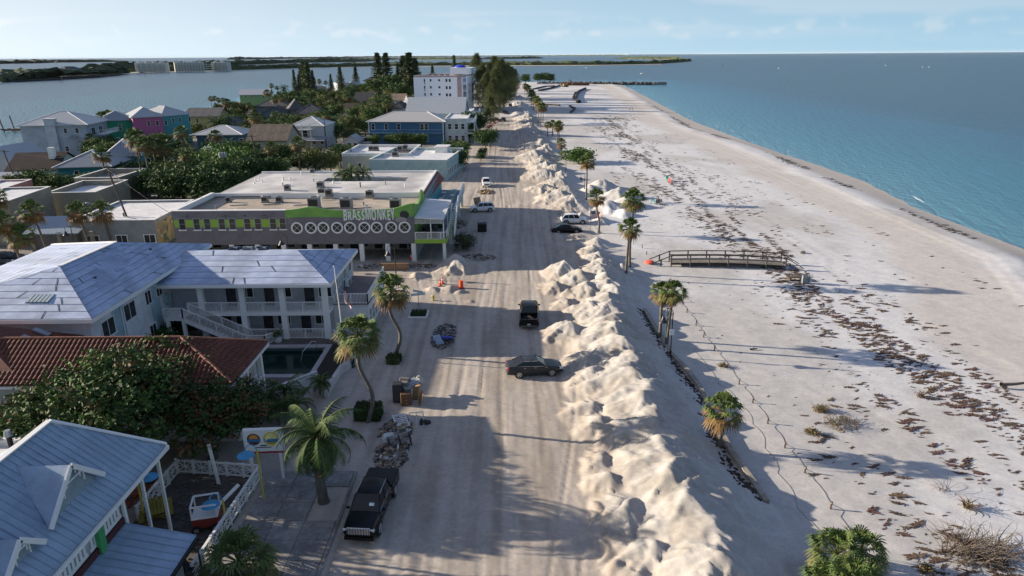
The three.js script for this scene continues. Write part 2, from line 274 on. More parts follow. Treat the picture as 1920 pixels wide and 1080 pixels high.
  const g = new THREE.BufferGeometry();
  g.setAttribute('position', new THREE.BufferAttribute(pos, 3)); g.setAttribute('color', new THREE.BufferAttribute(col, 3)); g.setAttribute('uv', new THREE.BufferAttribute(uv, 2)); g.setIndex(idx); g.computeVertexNormals();
  struct('ground', g, new THREE.MeshStandardMaterial({ vertexColors: true, roughness: 0.96, map: scaled(T_sand, 7.3), bumpMap: scaled(T_sand, 3.1, false), bumpScale: 0.016 }));
}

// ---------------------------------------------------------------- sea floor and water
function sheetGrid(xs, zs, f, colour) {
  const nx = xs.length, nn = zs.length, p = new Float32Array(nx * nn * 3), c = colour ? new Float32Array(nx * nn * 3) : null, uv = new Float32Array(nx * nn * 2), idx = []; let k = 0;
  for (let j = 0; j < nn; j++) for (let i = 0; i < nx; i++, k++) { const x = xs[i], z = zs[j]; p.set([x, f(x, z), z], k * 3); uv.set([x, z], k * 2); if (c) c.set(colour(x, z), k * 3); }
  for (let j = 0; j < nn - 1; j++) for (let i = 0; i < nx - 1; i++) { const a = j * nx + i; idx.push(a, a + 1, a + nx, a + 1, a + nx + 1, a + nx); }
  const g = new THREE.BufferGeometry(); g.setAttribute('position', new THREE.BufferAttribute(p, 3)); g.setAttribute('uv', new THREE.BufferAttribute(uv, 2)); if (c) g.setAttribute('color', new THREE.BufferAttribute(c, 3)); g.setIndex(idx); g.computeVertexNormals(); return g;
}
{
  const xs = spaced([[-60000, -30000, 10000], [-30000, -3000, 3000], [-3000, -400, 100], [-400, -140, 20], [-140, 60, 40], [60, 200, 1.6], [200, 400, 8], [400, 1600, 60], [1600, 60000, 4000]]);
  const zs = spaced([[200, -50, 40], [-50, -300, 2], [-300, -800, 4], [-800, -1400, 20], [-1400, -4000, 120], [-4000, -30000, 1600], [-30000, -70000, 8000]]);
  const off = (x, z) => x > 0 ? x - shoreX(z) : bayX(z) - x;
  const bars = (x, z) => fbm(x * 0.012 + 3, z * 0.006, 4), fine = (x, z) => fbm(x * 0.11, z * 0.025, 3);
  // sandy bottom with low bars, falling away from both shores
  const floorY = (x, z) => { const d = Math.max(0, z > tipZ ? off(x, z) : Math.max(off(x, z), (tipZ - z))); return -1.06 - Math.min(14, (x > 0 ? 0.030 : 0.10) * d + 0.0004 * d * d) + 0.10 * fine(x, z) + Math.min(1, d / 60) * 0.9 * bars(x, z); };
  struct('sea_floor', sheetGrid(xs, zs, floorY), mat(0.42, 0.39, 0.34, 1, { map: null }));
  // wave relief for the water surface
  const n = 1024, d = new Uint8Array(n * n * 4), R = rng(77), waves = [];
  for (let i = 0; i < 46; i++) { const k = 9 + Math.floor(R() * R() * 85), a = (R() - 0.5) * 1.5 - 0.25, kx = Math.round(Math.cos(a) * k), ky = Math.round(Math.sin(a) * k); waves.push([kx, ky, R() * 6.28, 1 / Math.pow(Math.hypot(kx, ky) + 2, 0.85)]); }
  let tot = 0; waves.forEach(w => tot += w[3]);
  for (let j = 0; j < n; j++) for (let i = 0; i < n; i++) { let v = 0; for (const [kx, ky, ph, am] of waves) v += am * Math.sin(2 * Math.PI * (kx * i + ky * j) / n + ph); const c = clamp(0.5 + v / tot * 1.4) * 255, k = (j * n + i) * 4; d[k] = d[k + 1] = d[k + 2] = c; d[k + 3] = 255; }
  const t = new THREE.DataTexture(d, n, n); t.wrapS = t.wrapT = THREE.RepeatWrapping; t.magFilter = THREE.LinearFilter; t.needsUpdate = true; t.repeat.set(1 / 34, 1 / 34);
  const wx = spaced([[-60000, -30000, 10000], [-30000, -3000, 3000], [-3000, -140, 120], [-140, 60, 50], [60, 160, 1], [160, 400, 8], [400, 1600, 60], [1600, 60000, 4000]]), wz = spaced([[200, -60, 40], [-60, -300, 1.5], [-300, -760, 5], [-760, -4000, 80], [-4000, -30000, 1600], [-30000, -70000, 8000]]);
  const top = sheetGrid(wx, wz, (x, z) => { const o = x - shoreX(z); return -1 + (o > -4 && o < 40 && z > tipZ ? 0.10 * Math.exp(-Math.pow((o - 5 - 2.2 * fbm(z * 0.03, 1, 2)) / 1.5, 2)) * sstep(-0.1, 0.25, fbm(z * 0.022, 7, 2)) + 0.10 * Math.exp(-Math.pow((o - 16 - 5 * fbm(z * 0.02, 4, 2)) / 2.2, 2)) * sstep(-0.15, 0.2, fbm(z * 0.015, 2, 2)) : 0); });
  { // close the body of water: sides and bottom
    const nx = wx.length, nn = wz.length, P = Array.from(top.attributes.position.array), U = Array.from(top.attributes.uv.array), I = Array.from(top.index.array), D = -60, ring = [];
    for (let i = 0; i < nx; i++) ring.push(i); for (let j = 1; j < nn; j++) ring.push(j * nx + nx - 1); for (let i = nx - 2; i >= 0; i--) ring.push((nn - 1) * nx + i); for (let j = nn - 2; j > 0; j--) ring.push(j * nx);
    const b0 = P.length / 3; ring.forEach(r => { P.push(P[3 * r], D, P[3 * r + 2]); U.push(0, 0); }); const m = ring.length;
    for (let k = 0; k < m; k++) { const a = ring[k], b = ring[(k + 1) % m], c = b0 + k, d = b0 + (k + 1) % m; I.push(a, c, b, b, c, d); }
    const c = P.length / 3; P.push(0, D, -30000); U.push(0, 0); for (let k = 0; k < m; k++) I.push(b0 + k, c, b0 + (k + 1) % m);
    const g = new THREE.BufferGeometry(); g.setAttribute('position', new THREE.Float32BufferAttribute(P, 3)); g.setAttribute('uv', new THREE.Float32BufferAttribute(U, 2)); g.setIndex(I); g.computeVertexNormals();
    struct('water', g, new THREE.MeshPhysicalMaterial({ color: rgb(0.30, 0.73, 1.0), roughness: 0.3, specularIntensity: 0.1, transmission: 0.9, thickness: 5, ior: 1.33, attenuationColor: rgb(0.40, 0.76, 0.84), attenuationDistance: 4, bumpMap: t, bumpScale: 0.62 }));
  }
}

// ---------------------------------------------------------------- building kit
const cache = {};
const once = (k, f) => cache[k] || (cache[k] = f());
// a window on a wall: dark pane with a proud frame and a sash bar; face turns it (0 front +z, 90 right +x, ...)
function windowOn(parent, x, y, z, w, h, turn = 0, frameMat = whiteTrim, bars = 1) {
  const p = part('window', once(`pane${w},${h}`, () => new MB().box(0, 0, 0.01, w, h, 0.03).geometry()), glass, parent);
  p.position.set(x, y, z); p.rotation.y = turn;
  part('window_frame', once(`wf${w},${h},${bars}`, () => { const t = Math.min(0.09, w * 0.08), m = new MB(); m.box(0, h / 2, 0.03, w + 2 * t, t, 0.09).box(0, -h / 2 - 0.01, 0.045, w + 2 * t + 0.08, t, 0.12).box(-w / 2, 0, 0.03, t, h - t, 0.08).box(w / 2, 0, 0.03, t, h - t, 0.08); if (bars & 1) m.box(0, 0, 0.03, w - t, t * 0.6, 0.05); if (bars & 2) m.box(0, 0, 0.031, t * 0.6, h - t, 0.05); return m.geometry(); }), frameMat, p);
  return p;
}
function doorOn(parent, x, y, z, w, h, turn, m) {
  const d = part('door', once(`dr${w},${h}`, () => new MB().box(0, h / 2, 0.02, w, h, 0.05).box(0, h + 0.04, 0.03, w + 0.2, 0.08, 0.08).geometry()), m, parent); d.position.set(x, y, z); d.rotation.y = turn;
  part('handle', once('hdl', () => new MB().box(0.3, 1, 0.07, 0.05, 0.12, 0.05).geometry()), greyMetal, d); return d;
}
function railing(parent, a, b, h = 1, m = whiteTrim, step = 0.14, name = 'railing') {
  const B = new MB(), d = V(...b).sub(V(...a)), L = d.length(), n = Math.max(1, Math.round(L / step)), up = (q, y) => [q[0], q[1] + y, q[2]], at = f => [lerp(a[0], b[0], f), lerp(a[1], b[1], f), lerp(a[2], b[2], f)];
  B.bar(up(a, h), up(b, h), 0.09, 0.07); B.bar(up(a, 0.1), up(b, 0.1), 0.05, 0.05);
  for (let i = 0; i <= n; i++) { const q = at(i / n), big = i === 0 || i === n || i % 12 === 0; B.bar(up(q, 0), up(q, h), big ? 0.09 : 0.035); }
  return B.build(name, m, parent);
}
function stripes(n, dark, w, seed) { // dark line every n-th of the tile: seams too far off to model
  const W = 128, d = new Uint8Array(W * W * 4), R = rng(seed);
  for (let j = 0; j < W; j++) for (let i = 0; i < W; i++) { const f = (i / W * n) % 1, c = (f < w ? dark : f < 2 * w ? 255 : 232) * (0.95 + 0.05 * R()), k = (j * W + i) * 4; d[k] = d[k + 1] = d[k + 2] = c; d[k + 3] = 255; }
  const t = new THREE.DataTexture(d, W, W); t.wrapS = t.wrapT = THREE.RepeatWrapping; t.magFilter = THREE.LinearFilter; t.colorSpace = THREE.SRGBColorSpace; t.needsUpdate = true; return t;
}
const T_seam = stripes(4, 150, 0.12, 3), T_board = stripes(8, 175, 0.14, 4);
const seamMap = scaled(T_seam, 2.0), boardMap = (() => { const t = scaled(T_board, 1.6); t.rotation = Math.PI / 2; return t; })();
const metalRoof = (r, g, b) => mat(r, g, b, 0.38, { map: seamMap });
const shingle = (r, g, b) => mat(r, g, b, 0.95, { map: roughMap });
const siding = (r, g, b) => mat(r, g, b, 0.8, { map: boardMap });
const M = {
  metalWhite: metalRoof(0.55, 0.57, 0.58), metalGrey: metalRoof(0.33, 0.36, 0.39), metalLight: metalRoof(0.60, 0.59, 0.55), brownRoof: shingle(0.055, 0.035, 0.03), greyRoof: shingle(0.15, 0.15, 0.155), darkRoof: shingle(0.075, 0.08, 0.09), tanRoof: shingle(0.23, 0.18, 0.14),
  white: siding(0.62, 0.64, 0.66), cream: siding(0.52, 0.49, 0.40), teal: siding(0.03, 0.30, 0.33), green: siding(0.035, 0.36, 0.20), pink: siding(0.58, 0.16, 0.34), aqua: siding(0.10, 0.42, 0.46), yellow: siding(0.45, 0.44, 0.20), lime: siding(0.30, 0.50, 0.22), blue: siding(0.075, 0.20, 0.34), slate: siding(0.16, 0.22, 0.26), tan: mat(0.34, 0.31, 0.24, 0.9), tanDark: mat(0.20, 0.185, 0.15, 0.9), salmon: mat(0.60, 0.30, 0.28, 0.85), stucco: mat(0.66, 0.66, 0.66, 0.85),
};
/* house whose front wall runs from A to B; local x along the front, -z into the depth.
   o: h wall height, roof 'hip' | 'gablex' | 'gablez' | 'flat', rise, over(hang), wall, top, wins [[face, u, y, w, h, bars]...], doors, ridge (hip: inset as a share of half the short side) */
function house(name, label, category, ax, az, bx, bz, depth, o) {
  const w = Math.hypot(bx - ax, bz - az); PLOTS.push([(ax + bx) / 2, (az + bz) / 2 - depth / 2, Math.max(w, depth) * 0.5 + 2.5]); for (const k of [1, 2, 3]) PLOTS.push([(ax + bx) / 2, (az + bz) / 2 + 1 + k * 4, w * 0.4]);
  const t = thing(name, label, category, ax, az, -Math.atan2(bz - az, bx - ax), o.group, o.y || 0), h = o.h, d = depth, ov = o.over ?? 0.5, base = o.base || 0;
  const B = new MB(); B.bx(0, w, base, h, -d, 0);
  if (o.roof === 'gablez') { B.tri([0, h, 0], [w, h, 0], [w / 2, h + o.rise, 0]); B.tri([w, h, -d], [0, h, -d], [w / 2, h + o.rise, -d]); }
  if (o.roof === 'gablex') { B.tri([w, h, 0], [w, h, -d], [w, h + o.rise, -d / 2]); B.tri([0, h, -d], [0, h, 0], [0, h + o.rise, -d / 2]); }
  B.build('wall', o.wall, t);
  if (base > 0.5) { const s = new MB(); for (const x of [0.3, w / 2, w - 0.3]) for (const z of [-0.3, -d + 0.3]) s.bx(x - 0.2, x + 0.2, 0, base, z - 0.2, z + 0.2); s.build('stilt', concrete, t); }
  const rf = new MB(), T = 0.16, y = h + 0.02, x0 = -ov, x1 = w + ov, z0 = ov, z1 = -d - ov, r = y + o.rise, mx = w / 2, mz = -d / 2;
  if (o.roof === 'hip') {
    const alongX = w >= d, ins = (alongX ? d : w) / 2 * (o.ridge ?? 1) + ov, P = alongX ? [x0 + ins, r, mz] : [mx, r, z0 - ins], Q = alongX ? [x1 - ins, r, mz] : [mx, r, z1 + ins];
    const a = [x0, y, z0], b = [x1, y, z0], c = [x1, y, z1], e = [x0, y, z1];
    if (alongX) { rf.sheet([a, b, Q, P], T).sheet([c, e, P, Q], T).sheet([b, c, Q], T).sheet([e, a, P], T); } else { rf.sheet([b, c, Q, P], T).sheet([e, a, P, Q], T).sheet([a, b, P], T).sheet([c, e, Q], T); }
    const roof = rf.build('roof', o.top, t), cap = new MB(); cap.bar([P[0], P[1] + 0.03, P[2]], [Q[0], Q[1] + 0.03, Q[2]], 0.28, 0.1);
    for (const q of alongX ? [[a, P], [e, P], [b, Q], [c, Q]] : [[a, P], [b, P], [e, Q], [c, Q]]) cap.bar([q[0][0], q[0][1] + 0.03, q[0][2]], [q[1][0], q[1][1] + 0.03, q[1][2]], 0.22, 0.08);
    cap.build('ridge_cap', o.cap || o.top, roof);
  } else if (o.roof === 'gablex') { const k = o.rise / (d / 2) * ov; rf.sheet([[x0, y - k, z0], [x1, y - k, z0], [x1, r, mz], [x0, r, mz]], T).sheet([[x1, y - k, z1], [x0, y - k, z1], [x0, r, mz], [x1, r, mz]], T).build('roof', o.top, t); }
  else if (o.roof === 'gablez') { const k = o.rise / (w / 2) * ov; rf.sheet([[x1, y - k, z0], [x1, y - k, z1], [mx, r, z1], [mx, r, z0]], T).sheet([[x0, y - k, z1], [x0, y - k, z0], [mx, r, z0], [mx, r, z1]], T).build('roof', o.top, t); }
  else { // flat roof behind a parapet
    const pr = o.parapet ?? 0.5, pt = 0.25, P = new MB(); P.bx(0, w, h, h + pr, -pt, 0).bx(0, w, h, h + pr, -d, -d + pt).bx(0, pt, h, h + pr, -d + pt, -pt).bx(w - pt, w, h, h + pr, -d + pt, -pt); P.build('parapet', o.trim || o.wall, t);
    const C = new MB(); C.bx(-0.06, w + 0.06, h + pr, h + pr + 0.07, -pt - 0.06, 0.06).bx(-0.06, w + 0.06, h + pr, h + pr + 0.07, -d - 0.06, -d + pt + 0.06).bx(-0.06, pt + 0.06, h + pr, h + pr + 0.07, -d + pt + 0.06, -pt - 0.06).bx(w - pt - 0.06, w + 0.06, h + pr, h + pr + 0.07, -d + pt + 0.06, -pt - 0.06); C.build('coping', whiteTrim, t);
    new MB().bx(pt, w - pt, h, h + 0.06, -d + pt, -pt).build('roof', o.top, t);
  }
  for (const [f, u, yy, ww, hh, bars] of o.wins || []) { if (f === 'f') windowOn(t, u, yy, 0, ww, hh, 0, o.frame, bars); if (f === 'r') windowOn(t, w, yy, -u, ww, hh, Math.PI / 2, o.frame, bars); if (f === 'l') windowOn(t, 0, yy, -u, ww, hh, -Math.PI / 2, o.frame, bars); }
  for (const [u, ww, hh, m] of o.doors || []) doorOn(t, u, 0, 0, ww, hh, 0, m || timber);
  t.userData.w = undefined; delete t.userData.w;
  return t;
}
const PLOTS = [];
const row = (face, us, ys, w, h, bars) => { const o = []; for (const y of ys) for (const u of us) o.push([face, u, y, w, h, bars]); return o; };
function acUnit(x, y, z, w, h, d, turn, label, group) {
  const t = thing('air_conditioner', label, 'air conditioner', x, z, turn, group, y);
  new MB().geo(new RoundedBoxGeometry(w, h - 0.12, d, 1, 0.04), 0, 0.12 + (h - 0.12) / 2, 0).build('casing', greyBox, t);
  new MB().box(0, 0.06, 0, w * 1.1, 0.12, d * 1.1).build('base', concrete, t);
  new MB().box(0, 0.12 + (h - 0.12) * 0.55, d / 2 + 0.01, w * 0.8, (h - 0.12) * 0.6, 0.03).build('grille', darkMetal, t);
  new MB().cyl(0, h, 0, Math.min(w, d) * 0.36, 0.05, 14).build('fan_guard', darkMetal, t);
  return t;
}
const greyBox = mat(0.30, 0.30, 0.29, 0.6);

// ---------------------------------------------------------------- metal-roofed restaurant with dormers
const roofPaint = [0.62, 0.595, 0.575].map((v, i) => mat(v * 0.62, v * 0.80, v * 1.0, 0.45, { map: scaled(T_soft, 3) }));
{
  const t = thing('restaurant', 'restaurant with pale blue standing seam metal roof, gable dormers and a white balustrade', 'building', -23.3, -34, 0);
  // local: x 0 ridge .. eX eave, z 0 far .. Z near, hipped at the far end
  const eX = 3.85, eY = 6, rY = 9.2, Z = 16, hz = 3.1, R = rng(21), lX = -5.5, lY = 5.4;
  new MB().bx(-5, 3.2, 0, 5.8, 4.2, Z - 0.3).bx(-5, -4.8, 0, 5.3, 0.6, 4.2).build('wall', mat(0.55, 0.57, 0.57, 0.8), t);
  const slab = new MB(); slab.sheet([[eX, eY - 0.06, Z], [eX, eY - 0.06, 0], [0, rY - 0.06, hz], [0, rY - 0.06, Z]], 0.22); slab.sheet([[lX, lY, 0], [lX, lY, Z], [0, rY - 0.06, Z], [0, rY - 0.06, hz]], 0.22); slab.sheet([[eX, eY - 0.06, 0], [lX, lY, 0], [0, rY - 0.06, hz]], 0.22);
  const roof = slab.build('roof', mat(0.42, 0.46, 0.5, 0.5), t);
  const n = 40, topAt = z => { const f = Math.min(1, z / hz); return [eX * (1 - f), eY + (rY - eY) * f]; }; // panels with raised seams, each its own piece
  for (let i = 0; i < n; i++) {
    const z0 = Z * i / n, z1 = Z * (i + 1) / n - 0.012, m = new MB(), wob = (R() - 0.5) * 0.012, A = topAt(z0), B = topAt(z1);
    m.slope([eX + 0.05, eY - 0.03 + wob, z1], [eX + 0.05, eY - 0.03 + wob, z0], [A[0], A[1] + wob, z0], [B[0], B[1] + wob, z1]); if (i) m.bar([eX + 0.05, eY - 0.005, z0], [A[0], A[1] + 0.025, z0], 0.03, 0.07);
    m.build('roof_panel', roofPaint[Math.floor(R() * 3)], roof);
  }
  for (let i = 0; i < 14; i++) { const z0 = Z * i / 14, z1 = Z * (i + 1) / 14 - 0.02, f0 = Math.min(1, z0 / hz), f1 = Math.min(1, z1 / hz); new MB().slope([lX, lY + 0.04, z0], [lX, lY + 0.04, z1], [lX * (1 - f1), lY + 0.04 + (rY - lY) * f1, z1], [lX * (1 - f0), lY + 0.04 + (rY - lY) * f0, z0]).build('roof_panel', roofPaint[i % 3], roof); }
  new MB().bar([0, rY + 0.05, hz], [0, rY + 0.05, Z], 0.30, 0.08).bar([0, rY + 0.05, hz], [eX + 0.05, eY + 0.02, 0.02], 0.24, 0.08).build('ridge_cap', whiteTrim, roof);
  new MB().bx(eX + 0.02, eX + 0.16, eY - 0.30, eY - 0.10, 0, Z).build('gutter', whiteTrim, t);
  new MB().bx(eX - 0.05, eX + 0.02, eY - 0.42, eY - 0.20, 0, Z).build('fascia', darkMetal, t);
  // gable dormers facing the street
  for (const [zc, hw, front, k] of [[6.5, 1.95, 2.75, 1.07], [10.5, 1.1, 2.9, .62]]) {
    const yAt = x => rY - (rY - eY) / eX * x, fy = yAt(front), top = fy + 1.75 * k, back = (rY - top) / ((rY - eY) / eX);
    const D = new MB(); D.sheet([[front + 0.25, fy + 0.02, zc + hw + 0.15], [back - 0.2, top - 0.02, zc], [front + 0.25, top + 0.05, zc]], 0.12); D.sheet([[back - 0.2, top - 0.02, zc], [front + 0.25, fy + 0.02, zc - hw - 0.15], [front + 0.25, top + 0.05, zc]], 0.12);
    const dm = D.build('dormer', roofPaint[1], t);
    new MB().tri([front, fy, zc + hw], [front, fy, zc - hw], [front, top - 0.1, zc]).build('gable_wall', mat(0.32, 0.40, 0.44, 0.8), dm);
    const g = new MB(); for (const s of [-1, 1]) { g.bar([front + 0.28, fy + 0.02, zc + s * (hw + 0.15)], [front + 0.28, top + 0.02, zc], 0.10, 0.24); for (let q = 1; q < 4; q++) { const f = 1 - q * 0.13, yy = lerp(fy, top, f), zz = zc + s * hw * (1 - f); g.bar([front + 0.22, yy, zz], [front + 0.22, yy - 0.18 - 0.1 * q, zz], 0.05, 0.05); } }
    g.bar([front + 0.22, top - 0.62 * k, zc - hw * 0.36], [front + 0.22, top - 0.62 * k, zc + hw * 0.36], 0.06, 0.06); g.build('bargeboard', whiteTrim, dm);
  }
  // clerestory wall with pierced balustrade between the two roofs
  const cx = 3.3; new MB().bx(cx - 0.1, cx, 3.9, 5.7, 4.2, Z).build('clerestory', mat(0.50, 0.53, 0.53, 0.8), t);
  for (let b = 0; b < 4; b++) {
    const z0 = 4.3 + b * 2.9, pn = part('baluster_panel', new MB().bx(cx + 0.02, cx + 0.06, 4.35, 4.55, z0, z0 + 2.7).bx(cx + 0.02, cx + 0.06, 5.5, 5.68, z0, z0 + 2.7).geometry(), whiteTrim, t);
    for (let i = 0; i < 9; i++) new MB().box(cx + 0.045, 5.03, z0 + 0.2 + i * 0.29, 0.05, 0.98, 0.17).build('baluster', whiteTrim, pn);
  }
  new MB().bx(cx + 0.04, cx + 0.16, 3.95, 4.3, 4.1, Z).build('maroon_band', mat(0.09, 0.02, 0.025, 0.6), t);
  new MB().bx(cx - 0.1, cx + 0.22, 3.9, 5.75, 6.0, 6.3).bx(cx - 0.1, cx + 0.28, 3.9, 5.75, 6.3, 6.55).build('green_column', mat(0.08, 0.42, 0.14, 0.6), t);
  // lower lean-to roof
  const sx0 = 3.25, sx1 = 6.9, sy0 = 3.95, sy1 = 3.15, z0 = 4.25, sk = new MB().sheet([[sx1, sy1 - 0.05, Z], [sx1, sy1 - 0.05, z0], [sx0, sy0 - 0.05, z0], [sx0, sy0 - 0.05, Z]], 0.18).build('lean_to_roof', mat(0.42, 0.46, 0.5, 0.5), t);
  for (let i = 0; i < 24; i++) { const a = z0 + (Z - z0) * i / 24, b = z0 + (Z - z0) * (i + 1) / 24 - 0.012; new MB().slope([sx1 + 0.04, sy1 - 0.02, b], [sx1 + 0.04, sy1 - 0.02, a], [sx0, sy0, a], [sx0, sy0, b]).bar([sx1 + 0.04, sy1 + 0.01, a], [sx0, sy0 + 0.03, a], 0.03, 0.06).build('roof_panel', roofPaint[i % 3], sk); }
  new MB().bx(sx1 + 0.02, sx1 + 0.14, sy1 - 0.26, sy1 - 0.08, z0, Z).build('gutter', darkMetal, t);
  new MB().bx(3.2, 6.5, 0, 2.9, 5.2, Z).build('porch_wall', mat(0.30, 0.32, 0.32, 0.9), t);
  for (const z of [0.4, 2.2, 4.1]) new MB().bx(3.4, 3.55, 0, 5.6, z, z + 0.15).build('post', whiteTrim, t);
}
{ // neighbour at the left edge: blue and yellow bar deck seen past the ridge
  const t = house('bar_pavilion', 'flat white roofed bar with blue and orange painted wall behind the metal roof', 'building', -36, -35.2, -26.6, -35.2, 1.8, { h: 4.2, roof: 'flat', parapet: 0.4, wall: mat(0.05, 0.22, 0.30, 0.8), top: white, trim: white });
  new MB().bx(0.1, 9.3, 2.7, 3.2, 0.02, 0.06).build('orange_band', mat(0.55, 0.26, 0.05, 0.8), t);
  new MB().cyl(7.2, 4.2, 0.4, 0.14, 1.9, 10).build('flue', darkMetal, t); new MB().cyl(7.2, 6.1, 0.4, 0.24, 0.35, 10, 0.16).build('flue_cap', greyMetal, t);
}
// ---------------------------------------------------------------- courtyard
const yellowPaint = flatMat(0.55, 0.45, 0.08, 0.6), bluePaint = flatMat(0.06, 0.30, 0.52, 0.55), orangePaint = flatMat(0.65, 0.12, 0.05, 0.6);
{
  const soil = mat(0.15, 0.135, 0.115, 0.95, { map: roughMap });
  single('courtyard_floor', new MB().bx(-22.8, -16.8, 0.02, 0.09, -40, -30.2), soil, 'dark muddy paved floor of the fenced courtyard', 'paving');
  const t = thing('courtyard_fence', 'low white lattice fence round the restaurant courtyard', 'fence', 0, 0);
  const run = (a, b) => {
    const L = Math.hypot(b[0] - a[0], b[1] - a[1]), n = Math.round(L / 1.2);
    for (let i = 0; i < n; i++) {
      const p = f => [lerp(a[0], b[0], f), lerp(a[1], b[1], f)], [x0, z0] = p(i / n), [x1, z1] = p((i + 1) / n), m = new MB();
      m.bar([x0, 1.05, z0], [x1, 1.05, z1], 0.16, 0.09).bar([x0, 0.2, z0], [x1, 0.2, z1], 0.08, 0.1).bar([x0, 0.62, z0], [x1, 0.62, z1], 0.03, 0.05).bar([x0, 0.22, z0], [x1, 1.0, z1], 0.03, 0.06).bar([x0, 1.0, z0], [x1, 0.22, z1], 0.031, 0.06).bar([(x0 + x1) / 2, 0.2, (z0 + z1) / 2], [(x0 + x1) / 2, 1.0, (z0 + z1) / 2], 0.032, 0.06);
      m.build('fence_panel', whiteTrim, t); new MB().bar([x0, 0, z0], [x0, 1.15, z0], 0.14).build('fence_post', whiteTrim, t);
    }
  };
  run([-22.56,-35.08], [-22.45,-40.01]); run([-22.51,-40.14], [-16.69,-39.39]); run([-16.69,-39.39], [-17.04,-29.98]);
  for (const [x, z, h] of [[-19.18,-38.7, 3.1], [-17.29,-39.89, 2.6]]) single('pergola_post', new MB().bar([x, 0, z], [x - 0.25, h, z], 0.16), whiteTrim, 'tall leaning white post at the courtyard fence', 'post', 'white posts in the courtyard');
  // shower-like lamp poles in yellow with blue saucer shades
  for (const [x, z, h, s, lab] of [[-15.72,-37.11, 3.6, -1, 'yellow pole with blue saucer lamp under the round logo sign'], [-22.31,-35.28, 3.3, 1, 'yellow pole with blue saucer lamp beside the orange picnic table'], [-16.98,-34.37, 2.0, -1, 'short yellow pole with blue saucer lamp beside the red and white cart']]) {
    const p = thing('saucer_lamp', lab, 'lamp', x, z, 0);
    new MB().bar([0, 0, 0], [0, h, 0], 0.13, 0.13, 8).build('pole', yellowPaint, p);
    new MB().tube([[0, h, 0], [s * 0.15, h + 0.35, 0], [s * 0.45, h + 0.42, 0], [s * 0.7, h + 0.2, 0], [s * 0.75, h - 0.1, 0]], 0.03, 6).build('arm', bluePaint, p);
    new MB().geo(new THREE.LatheGeometry([[0.01, 0.22], [0.1, 0.2], [0.2, 0.06], [0.5, 0.0], [0.52, -0.05]].map(q => new THREE.Vector2(...q)), 18), s * 0.75, h - 0.3, 0).build('shade', flatMat(0.06, 0.30, 0.52, 0.55, { side: THREE.DoubleSide }), p);
  }
  { // red and white food cart with a folded frame
    const c = thing('vending_cart', 'red and white vending cart with a white tubular frame in the courtyard', 'cart', -18.2,-34.63, 0.25); c.scale.setScalar(0.85);
    new MB().geo(new RoundedBoxGeometry(1.7, 0.75, 1.5, 2, 0.08), 0, 0.75, 0).build('body', flatMat(0.20, 0.03, 0.025, 0.6), c);
    new MB().geo(new RoundedBoxGeometry(1.75, 0.12, 1.55, 2, 0.05), 0, 1.18, 0).build('counter', whiteTrim, c);
    for (const [x, z] of [[-0.8, 0.7], [0.8, 0.7], [-0.8, -0.7], [0.8, -0.7]]) new MB().bar([x, 1.3, z], [x, 2.1, z], 0.09).build('upright', whiteTrim, c);
    new MB().bar([-0.8, 2.1, 0.7], [0.8, 2.1, 0.7], 0.1).bar([-0.8, 2.1, -0.7], [0.8, 2.1, -0.7], 0.1).bar([-0.8, 2.1, -0.7], [-0.8, 2.1, 0.7], 0.1).bar([0.8, 1.6, 0.2], [2.2, 2.4, -0.9], 0.22, 0.14).build('top_frame', whiteTrim, c);
    for (const s of [-1, 1]) { const w = new MB().geo(new THREE.CylinderGeometry(0.33, 0.33, 0.18, 16), s * 0.6, 0.33, 0.8, 0, 1, Math.PI / 2).build('wheel', darkMetal, c); new MB().geo(new THREE.CylinderGeometry(0.17, 0.17, 0.2, 12), s * 0.6, 0.33, 0.8, 0, 1, Math.PI / 2).build('rim', greyMetal, w); }
  }
  const picnic = (x, z, r, m, lab, g) => { const p = thing('picnic_table', lab, 'table', x, z, r, g); for (let i = 0; i < 5; i++) new MB().box(-0.4 + i * 0.2, 0.75, 0, 0.17, 0.05, 1.9).build('plank', m, p); for (const s of [-1, 1]) { new MB().box(s * 0.8, 0.45, 0, 0.28, 0.05, 1.9).build('bench', m, p); new MB().bar([-0.75, 0, s * 0.7], [0.3, 0.72, s * 0.7], 0.07, 0.1).bar([0.75, 0, s * 0.7], [-0.3, 0.72, s * 0.7], 0.07, 0.1).bar([-0.85, 0.42, s * 0.7], [0.85, 0.42, s * 0.7], 0.07, 0.1).build('trestle', m, p); } return p; };
  picnic(-24.24,-37.32, 1.2, mat(0.40, 0.10, 0.05, 0.8), 'orange picnic table under the metal eave beside a yellow pole');
  picnic(-24.15,-38.76, 1.4, mat(0.36, 0.10, 0.06, 0.8), 'orange picnic table behind another, against the lattice fence');
  picnic(-21.74,-35.58, 0.5, mat(0.33, 0.28, 0.04, 0.8), 'yellow picnic table in the dark courtyard corner');
  const R = rng(31), lit = new MB(); for (let i = 0; i < 170; i++) { const x = lerp(-22.5, -17, R()), z = lerp(-39.5, -31, R()); lit.box(x, 0.11 + R() * 0.05, z, 0.05 + R() * 0.5, 0.03 + R() * 0.06, 0.04 + R() * 0.14, R() * 3.1); }
  single('yard_litter', lit, mat(0.20, 0.18, 0.15, 0.9, { map: roughMap }), 'scraps of wood and litter on the courtyard floor', 'litter', null, 'stuff');
  // white frames of a ruined tent beyond
}
